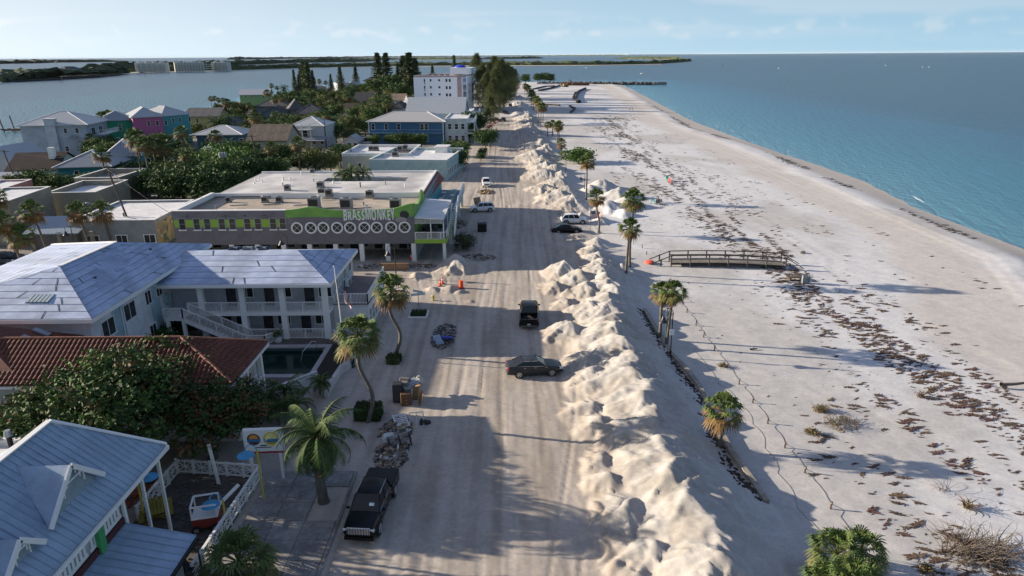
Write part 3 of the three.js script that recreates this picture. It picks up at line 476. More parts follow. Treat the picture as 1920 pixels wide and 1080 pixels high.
{ // roadside sign with two round logos on two posts
  const s = thing('billboard', 'white roadside sign with two round logos on two white posts beside coconut palm', 'sign', -16.16,-39.38, 0.05);
  const c = document.createElement('canvas'); c.width = 512; c.height = 330; const q = c.getContext('2d');
  q.fillStyle = '#e9e9e6'; q.fillRect(0, 0, 512, 330);
  const disc = (x, y, r, a, b, d) => { q.fillStyle = a; q.beginPath(); q.arc(x, y, r, 0, 7); q.fill(); q.fillStyle = b; q.beginPath(); q.arc(x, y - 8, r * 0.7, Math.PI, 0); q.fill(); q.fillStyle = d; q.fillRect(x - r, y - 4, 2 * r, r * 0.5); };
  disc(130, 140, 92, '#5a3a2e', '#e0a04a', '#3f78a8'); disc(372, 140, 104, '#e4cf6a', '#f2e6a0', '#3d86b4');
  q.strokeStyle = '#c9a53a'; q.lineWidth = 8; q.beginPath(); q.arc(372, 140, 104, 0, 7); q.stroke();
  q.fillStyle = '#20272c'; for (let i = 0; i < 3; i++) q.fillRect(300 + i * 12, 176 + i * 16, 150 - 30 * i, 7);
  q.fillRect(210, 232, 92, 18); q.fillRect(150, 262, 210, 14);
  const tx = new THREE.CanvasTexture(c); tx.colorSpace = THREE.SRGBColorSpace;
  new MB().geo(new RoundedBoxGeometry(2.55, 1.7, 0.28, 3, 0.12), 0, 3.0, 0).build('cabinet', whiteTrim, s);
  const f = part('sign_face', new THREE.PlaneGeometry(2.36, 1.52), new THREE.MeshStandardMaterial({ map: tx, roughness: 0.5 }), s); f.position.set(0, 3.0, 0.146);
  new MB().bx(-1.2, 1.2, 2.05, 2.14, -0.1, 0.1).build('red_trim', flatMat(0.4, 0.03, 0.04, 0.6), s);
  for (const x of [-0.95, 0.95]) new MB().bx(x - 0.07, x + 0.07, 0, 2.2, -0.07, 0.07).build('post', whiteTrim, s);
}
// ---------------------------------------------------------------- terracotta-roofed motel office
{
  const t = thing('tile_roofed_building', 'white two storey building with terracotta barrel tile roof beside the pool', 'building', 0, 0);
  const tile = mat(0.235, 0.078, 0.046, 0.8, { map: roughMap }), tile2 = mat(0.19, 0.064, 0.042, 0.8, { map: roughMap }), y = 5.0, ry = 6.9;
  new MB().bx(-44, -20.2, 0, y, -50.2, -44.2).build('wall', mat(0.68, 0.66, 0.63, 0.85), t);
  const A = [-46, y, -43.5], B = [-19.5, y, -43.5], C = [-19.5, y, -50.9], D = [-46, y, -50.9], P = [-40, ry, -47.2], Q = [-24.4, ry, -47.2];
  const rf = new MB().sheet([A, B, Q, P], 0.16).sheet([C, D, P, Q], 0.16).sheet([B, C, Q], 0.16).sheet([D, A, P], 0.16).build('roof', tile2, t);
  // barrel tiles: rows of short overlapping half pipes laid down each slope
  const tiles = (name, e0, e1, r0, r1, m) => {
    const E0 = V(...e0), E1 = V(...e1), R0 = V(...r0), R1 = V(...r1), L = E1.distanceTo(E0), n = Math.floor(L / 0.34), q = new MB(), eDir = E1.clone().sub(E0).normalize();
    const nrm = eDir.clone().cross(R0.clone().add(R1).multiplyScalar(.5).sub(E0)).normalize(); if (nrm.y < 0) nrm.negate(); const dn = nrm.clone().cross(eDir).normalize(); const upv = dn.dot(R0.clone().sub(E0)) > 0 ? dn : dn.negate(); const H = R0.clone().sub(E0).dot(upv);
    const aL = R0.clone().sub(E0).dot(eDir), aR = R1.clone().sub(E0).dot(eDir);
    for (let i = 0; i < n; i++) {
      const s = (i + 0.5) / n * L; let top = H; if (s < aL) top = H * s / aL; if (s > aR) top = Math.min(top, H * (L - s) / (L - aR)); const rows = Math.max(1, Math.round(top / 0.44));
      for (let k = 0; k < rows; k++) {
        const c = f => E0.clone().addScaledVector(eDir, s).addScaledVector(upv, f), a = c(k * top / rows - 0.03).addScaledVector(nrm, 0.055), b = c((k + 1) * top / rows).addScaledVector(nrm, 0.015);
        const pr = [[-0.15, 0], [-0.09, 0.075], [0.0, 0.1], [0.09, 0.075], [0.15, 0]]; let pa, pb;
        pr.forEach(([u, v], z) => { const qa = a.clone().addScaledVector(eDir, u).addScaledVector(nrm, v).toArray(), qb = b.clone().addScaledVector(eDir, u * 0.86).addScaledVector(nrm, v * 0.86).toArray(); if (z) q.quad(pa, qa, qb, pb); pa = qa; pb = qb; });
      }
    }
    const o = q.build(name, m, rf); o.userData.kind = 'stuff'; return o;
  };
  tiles('roof_tiles', A, B, P, Q, tile); tiles('roof_tiles', C, D, Q, P, tile2); tiles('roof_tiles', B, C, Q, Q, tile);
  const cap = new MB(); const caps = (a, b) => { const n = Math.round(V(...a).distanceTo(V(...b)) / 0.42); for (let i = 0; i < n; i++) { const p = f => [lerp(a[0], b[0], f), lerp(a[1], b[1], f) + 0.09, lerp(a[2], b[2], f)]; cap.bar(p(i / n), p((i + 1.08) / n), 0.26, 0.2, 6, 0.22); } };
  caps(P, Q); caps(B, Q); caps(C, Q); cap.build('ridge_tiles', mat(0.42, 0.17, 0.10, 0.8, { map: roughMap }), rf);
  new MB().bx(-46, -19.42, y - 0.3, y - 0.12, -43.5, -43.4).bx(-19.5, -19.4, y - 0.3, y - 0.12, -50.9, -43.5).build('fascia', whiteTrim, t);
  // end wall towards the street: barred window over an open porch
  const w = windowOn(t, -20.2, 3.7, -48.2, 2.2, 1.7, Math.PI / 2, whiteTrim, 3); const gr = new MB(); for (let i = 0; i < 12; i++) gr.box(-1 + i * 0.18, -0.2, 0.1, 0.04, 1.2, 0.04); gr.build('grille', whiteTrim, w);
  new MB().bx(-20.3, -19.8, 2.3, 2.55, -50.2, -44.2).build('string_course', whiteTrim, t);
  for (const z of [-49.9, -47, -44.4]) new MB().bx(-20.05, -19.75, 0, 5, z - 0.15, z + 0.15).build('pilaster', whiteTrim, t);
  for (const z of [-48.4, -45.8]) { const p = new MB().box(0, 1.1, 0, 0.06, 2.1, 1.6).build('porch_door', mat(0.16, 0.12, 0.09, 0.7), t); p.position.set(-20.18, 0, z); }
  // rear cross wing at the left
  const E = [-46, y + 0.3, -44], F = [-34.8, y + 0.3, -51.6], top = [-40.4, 8.1, -47.8];
  new MB().bx(-45.5, -35.3, 0, y + 0.2, -51.2, -44.4).build('wing_wall', mat(0.62, 0.60, 0.57, 0.85), t);
  const wr = new MB().sheet([[-46.2, 5.3, -51.8], [-46.2, 5.3, -44], [-40.4, 8, -47.9]], 0.14).sheet([[-34.6, 5.3, -44], [-34.6, 5.3, -51.8], [-40.4, 8, -47.9]], 0.14).sheet([[-34.6, 5.3, -51.8], [-46.2, 5.3, -51.8], [-40.4, 8, -47.9]], 0.14).sheet([[-46.2, 5.3, -44], [-34.6, 5.3, -44], [-40.4, 8, -47.9]], 0.14).build('wing_roof', tile, t);
  for (const z of [-48.6, -50]) new MB().box(-36.6, 6.32, z, 1.2, 0.12, 0.5, 0, -0.43).build('skylight', greyMetal, t);
}
// ---------------------------------------------------------------- two storey motel under roofing felt
const felt = [[0.56, 0.66, 0.86], [0.53, 0.63, 0.83], [0.60, 0.70, 0.88]].map(c => mat(...c, 0.75, { map: scaled(T_stain, 7) })), feltTear = mat(0.06, 0.06, 0.065, 0.95), lapLine = mat(0.20, 0.25, 0.36, 0.9);
// strips of felt lying across a roof plane: a,b along the eave, d,c along the top
function feltStrips(parent, a, b, c, d, n, seed) {
  const R = rng(seed), mix = (p, q, f) => [lerp(p[0], q[0], f), lerp(p[1], q[1], f), lerp(p[2], q[2], f)], N = V(...b).sub(V(...a)).cross(V(...d).sub(V(...a)));
  if (N.length() < 1e-6) return; N.normalize(); if (N.y < 0) N.negate();
  for (let i = 0; i < n; i++) {
    const l = 0.035 + 0.012 * (n - i) / n, up = (q, e) => [q[0] + N.x * e, q[1] + N.y * e, q[2] + N.z * e], f0 = i / n, f1 = Math.min(1, (i + 1.08) / n);
    const p0 = mix(a, d, f0), p1 = mix(b, c, f0), p2 = mix(b, c, f1), p3 = mix(a, d, f1), m = new MB();
    m.slope(up(p0, l), up(p1, l), up(p2, l * 0.6), up(p3, l * 0.6)); m.quad(up(p0, 0.004), up(p1, 0.004), up(p1, l), up(p0, l));
    const st = m.build('felt_strip', felt[Math.floor(R() * 3)], parent), le = l + 0.006, w0 = 0.055; if (i) new MB().quad(up(p0, le), up(p1, le), up(mix(p1, p2, w0), le), up(mix(p0, p3, w0), le)).build('lap_line', lapLine, st);
    for (let k = 0; k < 2; k++) if (R() < 0.55) { const u = 0.08 + R() * 0.84, s = 0.03 * (R() - 0.5), w = 0.1 / Math.max(1, V(...p0).distanceTo(V(...p1))); const e = l + 0.012; new MB().quad(up(mix(p0, p1, u), e), up(mix(p0, p1, u + w), e), up(mix(p3, p2, u + w + s), e), up(mix(p3, p2, u + s), e)).build('tear', feltTear, st); }
  }
}
{
  const stuc = mat(0.82, 0.83, 0.84, 0.85), aquaStripe = mat(0.42, 0.58, 0.63, 0.85);
  const t = thing('motel_wing', 'white two storey motel wing under torn roofing felt with window air conditioners', 'building', 0, 0);
  const x0 = -50, x1 = -34.0, z0 = -73.4, z1 = -51.9, y = 6.95;
  new MB().bx(x0, x1, 0, y, z0, z1).build('wall', stuc, t);
  const e = 0.75, A = [x1 + e, y, z1 + e], B = [x1 + e, y, z0 - e], C = [x0 - e, y, z0 - e], D = [x0 - e, y, z1 + e], PQ = [-39.2,-57.53, -38.77,-65.63], P = [PQ[0], 9.4, PQ[1]], Q = [PQ[2], 9.4, PQ[3]];
  const rf = new MB().sheet([A, B, Q, P], 0.2).sheet([B, C, Q], 0.2).sheet([C, D, P, Q], 0.2).sheet([D, A, P], 0.2).build('roof', felt[1], t);
  feltStrips(rf, A, B, Q, P, 9, 4); feltStrips(rf, D, A, P, P, 8, 9); feltStrips(rf, B, C, Q, Q, 8, 7); feltStrips(rf, C, D, P, Q, 9, 8);
  new MB().bar([Q[0], Q[1] + 0.06, Q[2]], [P[0], P[1] + 0.06, P[2]], 0.4, 0.08).bar([C[0], C[1] + 0.08, C[2]], [Q[0], Q[1] + 0.06, Q[2]], 0.4, 0.08).build('ridge_strip', whiteTrim, rf);
  const fa = new MB(); fa.bx(A[0] - 0.04, A[0] + 0.06, y - 0.36, y - 0.02, B[2], A[2]).bx(D[0], A[0] + 0.06, y - 0.36, y - 0.02, A[2], A[2] + 0.1); fa.build('fascia', whiteTrim, t);
  const sky = new MB().bx(-0.95, 0.95, 0.02, 0.16, -0.6, 0.6).build('skylight', greyMetal, rf); for (let i = 0; i < 6; i++) new MB().bx(-0.9 + i * 0.32, -0.68 + i * 0.32, 0.17, 0.24, -0.55, 0.55).build('louvre', flatMat(0.35, 0.42, 0.44, 0.5), sky); sky.position.set(-38.6, 7.72, -53.5); sky.rotation.x = 0.29;
  for (const [x, z] of [[-37.4, -62], [-36.2, -67], [-36.4, -57.6]]) new MB().cyl(x, 7.9, z, 0.13, 0.5, 8).build('roof_vent', darkMetal, rf);
  // painted pale blue bands between the window bays
  for (const z of [-55.9, -62.1, -67.6, -72.2]) new MB().bx(x1, x1 + 0.02, 0.1, y - 0.1, z - 0.9, z + 0.9).build('painted_band', aquaStripe, t);
  for (const [z, w, h, yy, ac] of [[-54.2, 1.9, 1.5, 5.0, 1], [-57.7, 1.9, 1.5, 5.2, 0], [-61, 1.1, 1.3, 5.3, 0], [-63.1, 1.1, 1.2, 5.35, 0], [-66.3, 1.6, 1.5, 5.25, 0], [-68.6, 1.5, 1.3, 5.4, 1], [-71.4, 1.5, 1.5, 5.25, 0], [-72.6, 1.2, 1.5, 5.3, 1], [-57.6, 1.1, 1.4, 1.75, 0], [-60.9, 1.2, 1.5, 1.9, 1], [-64.6, 1.7, 1.7, 1.9, 1], [-68.4, 1.2, 1.5, 1.9, 0], [-72.4, 1.7, 1.7, 1.9, 1]]) {
    windowOn(t, x1, yy, z, w, h, Math.PI / 2, whiteTrim, 2);
    if (ac) { const u = new MB().bx(-0.2, 0.5, -0.28, 0.28, -0.42, 0.42).build('window_air_conditioner', whiteTrim, t); u.position.set(x1, yy - h / 2 - 0.45, z + 0.5); new MB().bx(0.5, 0.52, -0.2, 0.2, -0.34, 0.34).build('grille', flatMat(0.2, 0.2, 0.2, 0.7), u); }
  }
  for (const u of [-48, -45, -42, -39, -36.2]) windowOn(t, u, 4.8, z1, 1.3, 1.3, 0, whiteTrim, 2);
  const lg = new MB().geo(new THREE.TorusGeometry(0.62, 0.07, 8, 28), 0, 0, 0).geo(new THREE.TorusGeometry(0.42, 0.05, 8, 24), 0, 0, 0).box(0, 0, 0, 0.9, 0.08, 0.06).build('round_plaque', flatMat(0.35, 0.52, 0.56, 0.6), t); lg.position.set(x1 + 0.06, 4.0, -64.2); lg.rotation.y = Math.PI / 2;
  for (const z of [-56.3, -69.9]) new MB().bar([x1 + 0.08, 0, z], [x1 + 0.08, y - 0.2, z], 0.12, 0.12, 8).build('downpipe', whiteTrim, t);
}
{
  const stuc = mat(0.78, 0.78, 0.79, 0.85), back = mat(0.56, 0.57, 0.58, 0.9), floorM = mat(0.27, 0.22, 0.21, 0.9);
  const t = thing('motel_wing', 'white two storey motel wing with balconies, outside stair and roof terrace by the pool', 'building', 0, 0);
  const x0 = -33.9, x1 = -17.9, z1 = -65.2, zf = -63.2, z0 = -74.6, y = 5.95, fl = 2.9;
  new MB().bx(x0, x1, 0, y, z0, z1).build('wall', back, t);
  const e = 0.5, A = [x0, y, zf + e], B = [x1 + e, y, zf + e], C = [x1 + e, y, z0 - e], D = [x0, y, z0 - e], P = [x0, 7.5, -69.2], Q = [-22.2, 7.5, -69.2];
  const rf = new MB().sheet([A, B, Q, P], 0.18).sheet([C, D, P, Q], 0.18).sheet([B, C, Q], 0.18).build('roof', felt[1], t);
  feltStrips(rf, A, B, Q, P, 6, 14); feltStrips(rf, B, C, Q, Q, 5, 15); feltStrips(rf, C, D, P, Q, 6, 16);
  new MB().bx(A[0], B[0] + 0.08, y - 0.34, y - 0.02, B[2], B[2] + 0.1).bx(B[0], B[0] + 0.09, y - 0.34, y - 0.02, C[2], B[2]).build('fascia', whiteTrim, t);
  new MB().bx(x0, x1, fl - 0.35, fl, z1, zf).build('balcony', whiteTrim, t);
  for (const x of [-30.2, -26.2, -22.3, -18.2]) { new MB().bx(x - 0.25, x + 0.25, fl, y, zf - 0.5, zf - 0.02).build('column', whiteTrim, t); new MB().bx(x - 0.27, x + 0.27, 0, fl - 0.35, zf - 0.52, zf - 0.01).build('column', whiteTrim, t); }
  const xs = [-31.6, -30.45, -26.45, -22.55, -18.45], xe = [-30.45, -26.45, -22.55, -18.45];
  for (let i = 0; i < 4; i++) railing(t, [xs[i] + (i ? 0.5 : 0), fl, zf - 0.1], [xe[i], fl, zf - 0.1], 1.0);
  for (let i = 2; i < 4; i++) railing(t, [xs[i] + 0.5, 0.1, zf - 0.1], [xe[i], 0.1, zf - 0.1], 1.0);
  for (const [x, yy] of [[-28, fl], [-24.2, fl], [-20.2, fl], [-28.8, 0], [-24.6, 0], [-20.8, 0]]) { doorOn(t, x, yy, z1, 0.95, 2.05, 0, mat(0.04, 0.035, 0.035, 0.6)); windowOn(t, x + 1.6, yy + 1.45, z1, 1.3, 1.1, 0, whiteTrim, 2); }
  for (const z of [-66.8, -70.4, -73]) windowOn(t, x1, 4.65, z, 1.2, 1.2, Math.PI / 2, whiteTrim, 2);
  // outside stair running down to the right in front of the balcony
  const st = new MB(), sx0 = -31.4, sx1 = -25.6, n = 16, stair = part('stair', st.bx(-33.2, sx0, fl - 0.25, fl, zf, zf + 1.5).geometry(), whiteTrim, t);
  for (let i = 0; i < n; i++) { const f = (i + 0.5) / n; new MB().box(lerp(sx0, sx1, f), fl * (1 - f) - 0.02, zf + 0.78, (sx1 - sx0) / n + 0.02, 0.09, 1.4).build('step', concrete, stair); }
  for (const z of [zf + 0.08, zf + 1.5]) { new MB().bar([sx0, fl - 0.2, z], [sx1, -0.1, z], 0.09, 0.34).build('stringer', whiteTrim, stair); railing(stair, [sx0, fl, z], [sx1, 0.1, z], 1.0); }
  railing(stair, [-33.2, fl, zf + 1.5], [sx0, fl, zf + 1.5], 1.0); new MB().bx(-33.1, -32.8, 0, fl - 0.25, zf + 1.2, zf + 1.5).bx(-31.6, -31.3, 0, fl - 0.25, zf + 1.2, zf + 1.5).build('support', whiteTrim, stair);
  railing(t, [sx1 + 0.1, 0.08, zf + 1.5], [-23.9, 0.08, zf + 1.5], 1.0); railing(t, [-23.9, 0.08, zf + 1.5], [-22.9, 0.08, zf + 0.2], 1.0);
  // one storey block with a terrace on top
  const wx = -14.5; new MB().bx(x1, wx, 0, fl, -74.6, -65.3).build('terrace_block', stuc, t); new MB().bx(x1, wx + 0.15, fl, fl + 0.12, -74.6, -65.15).build('terrace_floor', floorM, t);
  railing(t, [x1 + 0.1, fl + 0.1, -65.25], [wx + 0.05, fl + 0.1, -65.25], 1.05); railing(t, [wx + 0.05, fl + 0.1, -65.25], [wx + 0.05, fl + 0.1, -74.5], 1.05); new MB().bx(wx - 0.02, wx + 0.0, fl + 0.12, fl + 1.1, -74.4, -65.4).build('screen', whiteTrim, t);
  for (let i = 0; i < 6; i++) windowOn(t, wx, 1.35, -66.2 - i * 1.45, 1.05, 1.7, Math.PI / 2, whiteTrim, 3);
  for (let i = 0; i < 2; i++) { const u = new MB().bx(-0.2, 0.2, 0.1, 0.9, -0.45, 0.45).build('air_conditioner_unit', whiteTrim, t); u.position.set(x1 + 0.3, fl + 0.12, -70.6 - i * 1.2); new MB().bx(0.2, 0.22, 0.2, 0.8, -0.35, 0.35).build('grille', flatMat(0.15, 0.15, 0.15, 0.6), u); }
  // rolled felt left on the ridge
  const R = rng(8); for (let k = 0; k < 3; k++) { const q = new MB(); for (let i = 0; i < 6; i++) q.bar([-0.6 + R() * 0.3, 0.14 + i % 2 * 0.16, -0.25 + R() * 0.5], [0.5 + R() * 0.3, 0.14 + i % 2 * 0.16, -0.25 + R() * 0.5], 0.24, 0.24, 8); const o = single('roofing_bundle', q, k === 1 ? mat(0.25, 0.29, 0.30, 0.7) : mat(0.03, 0.06, 0.12, 0.7), 'bundle of rolled roofing felt on the motel ridge', 'bundle', 'roofing bundles on the ridge'); o.position.set(-29 + k * 1.5, 7.38, -69.8); }
}

// ---------------------------------------------------------------- grey two storey bar with round windows
{
  const t = thing('bar_building', 'grey two storey bar with lime green trim, round windows and a large white name', 'building', -45.3, -90.6, 0);
  const W = 32.3, H = 7.1, gf = 2.45, D = 35, grey = mat(0.20, 0.19, 0.205, 0.85), lime = flatMat(0.25, 0.42, 0.05, 0.75), green = mat(0.20, 0.43, 0.085, 0.75);
  const greyFrame = flatMat(0.34, 0.34, 0.35, 0.6), X = px => (px - 326) / 456 * W;
  new MB().bx(0, W, gf, H, -0.5, 0).build('front_wall', grey, t);
  new MB().bx(0, 0.4, 0, H - 0.6, -D, -0.5).bx(0, W, 0, H - 0.6, -D, -D + 0.4).bx(W - 0.4, W, 0, H - 0.7, -D, -0.5).build('wall', mat(0.40, 0.39, 0.38, 0.85), t);
  new MB().bx(0.4, W - 0.4, 0, 5.9, -D + 0.4, -6).build('inner_block', mat(0.40, 0.39, 0.38, 0.85), t);
  new MB().bx(0, W, gf - 0.02, gf + 0.3, -6, -0.5).build('arcade_ceiling', mat(0.40, 0.39, 0.38, 0.85), t);
  for (let i = 0; i < 10; i++) { const x = 0.3 + i * (W - 0.6) / 9; new MB().bx(x - 0.3, x + 0.3, 0, gf, -0.55, -0.02).build('column', whiteTrim, t); if (i < 9) { const f = new MB().bx(x + 0.6, x + 1.7, 0.2, 2.2, -5.98, -5.94).bx(x + 2.0, x + 3.1, 0.5, 2.1, -5.98, -5.94).build('shop_window', glass, t); new MB().bx(x + 0.5, x + 3.2, 2.15, 2.25, -5.96, -5.9).bx(x + 1.8, x + 1.9, 0.1, 2.2, -5.96, -5.9).build('window_frame', whiteTrim, f); } }
  for (const [a, u] of [130, 213, 272, 355, 415, 500, 560, 645, 700].entries()) {
    const x = X(300 + u / 3); windowOn(t, x, 5.35, 0, 0.85, 1.5, 0, greyFrame, 1);
    new MB().bx(x - 0.52, x + 0.52, 4.46, 4.58, 0, 0.2).build('sill', whiteTrim, t);
  }
  for (const [a, b] of [[85, 112], [150, 195], [228, 256], [292, 338], [375, 396], [435, 480], [518, 542], [580, 627], [665, 682]]) new MB().bx(X(300 + a / 3), X(300 + b / 3), 4.9, 5.95, 0, 0.03).build('green_panel', lime, t);
  for (const u of [778, 857, 928, 1006, 1080, 1161, 1231, 1313, 1389]) {
    const x = X(300 + u / 3), w = new MB().geo(new THREE.CylinderGeometry(0.62, 0.62, 0.06, 28), 0, 0, 0.03, 0, 1, Math.PI / 2).build('round_window', glass, t); w.position.set(x, 4.72, 0);
    new MB().geo(new THREE.TorusGeometry(0.70, 0.115, 10, 32), 0, 0, 0.06, 0, [1, 1, 0.7]).build('ring', whiteTrim, w);
    new MB().box(0, 0, 0.07, 1.24, 0.035, 0.02, 0, 0.78).box(0, 0, 0.072, 1.24, 0.035, 0.02, 0, -0.78).build('muntin', whiteTrim, w);
  }
  for (const u of [165, 380, 490, 600]) new MB().box(X(300 + u / 3), 6.45, 0.02, 0.35, 0.12, 0.06).build('vent', darkMetal, t);
  { // wavy green parapet along the right part of the front and round the corner
    const x0 = X(540), q = new MB(), n = 60, top = f => H + 0.05 + 0.32 * Math.exp(-Math.pow((f - 0.2) / 0.09, 2)) + 0.75 * sstep(0.82, 1.0, f) + 0.10 * Math.sin(f * 9);
    for (let i = 0; i < n; i++) { const a = lerp(x0, W, i / n), b = lerp(x0, W, (i + 1) / n), ya = top(i / n), yb = top((i + 1) / n), lo = f => H - 1.0 + 0.12 * Math.sin(f * 7); q.quad([a, lo(i / n), 0.05], [b, lo((i + 1) / n), 0.05], [b, yb, 0.05], [a, ya, 0.05]); q.quad([b, lo((i + 1) / n), -0.2], [a, lo(i / n), -0.2], [a, ya, -0.2], [b, yb, -0.2]); q.quad([a, ya, 0.05], [b, yb, 0.05], [b, yb, -0.2], [a, ya, -0.2]); }
    const q2 = new MB(), prof = f => H + 0.8 - 0.9 * sstep(0, 0.35, f) + 1.15 * Math.exp(-Math.pow((f - 0.78) / 0.13, 2));
    for (let i = 0; i < n; i++) { const a = -11.5 * i / n, b = -11.5 * (i + 1) / n, ya = prof(i / n), yb = prof((i + 1) / n); q2.quad([W + 0.05, 2.5, a], [W + 0.05, 2.5, b], [W + 0.05, yb, b], [W + 0.05, ya, a]); q2.quad([W - 0.2, yb, b], [W - 0.2, 5.6, b], [W - 0.2, 5.6, a], [W - 0.2, ya, a]); q2.quad([W - 0.2, ya, a], [W + 0.05, ya, a], [W + 0.05, yb, b], [W - 0.2, yb, b]); }
    q.build('green_parapet', green, t); q2.build('green_parapet', green, t);
  }
  new MB().bx(0.02, X(541), H, H + 0.08, -0.55, 0.05).bx(-0.05, 0.5, H - 0.6, H + 0.06, -13, -0.55).bx(0, 12, 6.4, 7.0, -13.3, -13).build('coping', whiteTrim, t);
  const gravel = mat(0.56, 0.475, 0.375, 0.95, { map: scaled(T_stain, 11) }), membrane = mat(0.80, 0.78, 0.74, 0.7, { map: scaled(T_stain, 14) });
  new MB().bx(0.4, W - 0.25, 5.9, 6.2, -13, -0.5).build('gravel_roof', gravel, t);
  { // rear roof with an open planted court
    const m = new MB(), c = [13.5, 27.5, -29.2, -25.6]; m.bx(0.4, c[0], 5.9, 6.55, -D + 0.4, -13).bx(c[1], W - 0.4, 5.9, 6.55, -D + 0.4, -13).bx(c[0], c[1], 5.9, 6.55, -D + 0.4, c[2]).bx(c[0], c[1], 5.9, 6.55, c[3], -13); m.build('membrane_roof', membrane, t);
    new MB().bx(c[0], c[1], 6.0, 6.02, c[2], c[3]).build('court_floor', mat(0.03, 0.09, 0.09, 0.9), t);
    new MB().bx(0.2, W - 0.2, 6.3, 6.85, -D + 0.1, -D + 0.4).bx(W - 0.7, W - 0.4, 6.55, 6.95, -D + 0.4, -13).bx(9, W - 0.5, 6.2, 7.0, -13.2, -12.9).build('roof_kerb', whiteTrim, t);
    const mans = new MB().quad([W + 0.05, 5.4, -11.6], [W + 0.9, 5.4, -D + 0.4], [W - 0.45, 6.9, -D + 0.4], [W - 0.45, 6.9, -12]).build('tiled_mansard', mat(0.30, 0.075, 0.045, 0.8, { map: roughMap }), t);
  }
  { const r = rng(23); for (let i = 0; i < 26; i++) { const z = -2 - r() * 31, x = 2 + r() * 28; if (x > 13 && x < 28 && z < -25 && z > -30) continue; const hgt = 0.25 + r() * 0.5, p = new MB().cyl(0, 0, 0, 0.07 + r() * 0.09, hgt, 8).cyl(0, hgt, 0, 0.17, 0.06, 8).build('roof_vent', i % 3 ? whiteTrim : greyBox, t); p.position.set(x, z > -13 ? 6.2 : 6.55, z); } for (let i = 0; i < 5; i++) new MB().box(6 + i * 4.6, z0(i), -4 - r() * 6, 2.4, 0.12, 0.12, r() * 0.4).build('conduit', greyBox, t); function z0() { return 6.3; } }
  // deck and canopy at the corner, upper balcony along the street side
  const dk = part('deck', new MB().bx(W, W + 4.2, gf + 0.4, gf + 0.65, -36, 0.6).geometry(), mat(0.22, 0.32, 0.33, 0.8), t);
  new MB().bx(W + 4.2, W + 4.3, gf + 0.2, gf + 0.75, -36, 0.7).bx(W, W + 4.3, gf + 0.2, gf + 0.75, 0.6, 0.72).build('lime_edge', lime, dk);
  railing(t, [W + 0.1, gf + 0.65, 0.6], [W + 4.2, gf + 0.65, 0.6], 1.05); railing(t, [W + 4.2, gf + 0.65, 0.6], [W + 4.2, gf + 0.65, -12], 1.05);
  const bal = new MB().bx(W + 4.25, W + 4.4, gf + 0.6, gf + 1.9, -36, -12.4).build('balcony_panel', mat(0.40, 0.62, 0.66, 0.7), t); new MB().bx(W + 4.2, W + 4.45, gf + 1.9, gf + 2.0, -36, -12.3).build('top_rail', whiteTrim, bal);
  for (const z of [0.2, -9, -18, -27, -35.5]) new MB().bx(W + 3.7, W + 4.1, 0, gf + 0.4, z - 0.2, z + 0.2).build('column', whiteTrim, t);
  new MB().bx(W + 0.1, W + 0.2, gf + 0.65, 5.9, -36, -12).build('turquoise_wall', mat(0.10, 0.46, 0.50, 0.8), t);
  const can = new MB().sheet([[W + 0.1, 6.15, 0.5], [W + 4.0, 5.95, 0.5], [W + 4.0, 6.0, -12], [W + 0.1, 6.25, -12]], 0.14).build('canopy', white, t);
  { const v = new MB(); for (let i = 0; i < 22; i++) v.bx(W + 0.1 + i * 0.178, W + 0.1 + i * 0.178 + 0.12, 5.35, 5.9, 0.48, 0.52); v.bx(W + 0.1, W + 4.02, 5.3, 5.42, 0.46, 0.54); v.build('valance', mat(0.46, 0.5, 0.46, 0.8), can); }
  for (const [x, z] of [[W + 3.9, 0.4], [W + 3.9, -5.8], [W + 3.9, -11.8], [W + 2.2, 0.4]]) new MB().bx(x - 0.06, x + 0.06, gf + 0.65, 5.85, z - 0.06, z + 0.06).build('post', whiteTrim, t);
  { const st = new MB().bar([W + 4.3, 3.1, -1.5], [W + 4.3, 6.0, -9.5], 0.08, 0.25).bar([W + 5.2, 3.1, -1.5], [W + 5.2, 6.0, -9.5], 0.08, 0.25).build('outside_stair', whiteTrim, t); for (let i = 0; i < 14; i++) new MB().box(W + 4.75, 3.2 + i * 0.2, -1.8 - i * 0.56, 0.9, 0.05, 0.35).build('step', mat(0.35, 0.4, 0.4, 0.8), st); railing(st, [W + 5.2, 3.2, -1.5], [W + 5.2, 6.1, -9.5], 1); }
  const R = rng(17); for (let i = 0; i < 8; i++) { const tb = new MB().box(0, 0.72, 0, 0.8, 0.05, 0.8).box(0, 0.36, 0, 0.08, 0.7, 0.08).box(0, 0.02, 0, 0.5, 0.04, 0.5).build('terrace_table', whiteTrim, t); tb.position.set(W + 1.2 + (i % 2) * 1.7, gf + 0.66, -14 - i * 2.6); }
  for (let i = 0; i < 9; i++) new MB().box(W + 0.8 + R() * 2.6, gf + 1.1, -1 - i * 1.1, 0.7, 0.9, 0.7, R()).build('stacked_chairs', mat(0.05, 0.055, 0.055, 0.8), t);
  // name on the front
  const font = await new FontLoader().loadAsync('fonts/droid/droid_sans_bold.typeface.json');
  let cx = X(648); const letters = 'BRASSMONKEY', hs = [1.25, 1.05, 1.15, 1.1, 1.1, 1.35, 1.3, 1.35, 1.3, 1.2, 1.35], ws = X(648 + 99) - X(648);
  const geos = [...letters].map((c, i) => { const g = new TextGeometry(c, { font, size: 1, depth: 0.06, bevelEnabled: false, curveSegments: 5 }); g.computeBoundingBox(); return g; }), tot = geos.reduce((a, g) => a + g.boundingBox.max.x + 0.08, 0), sc = ws / tot;
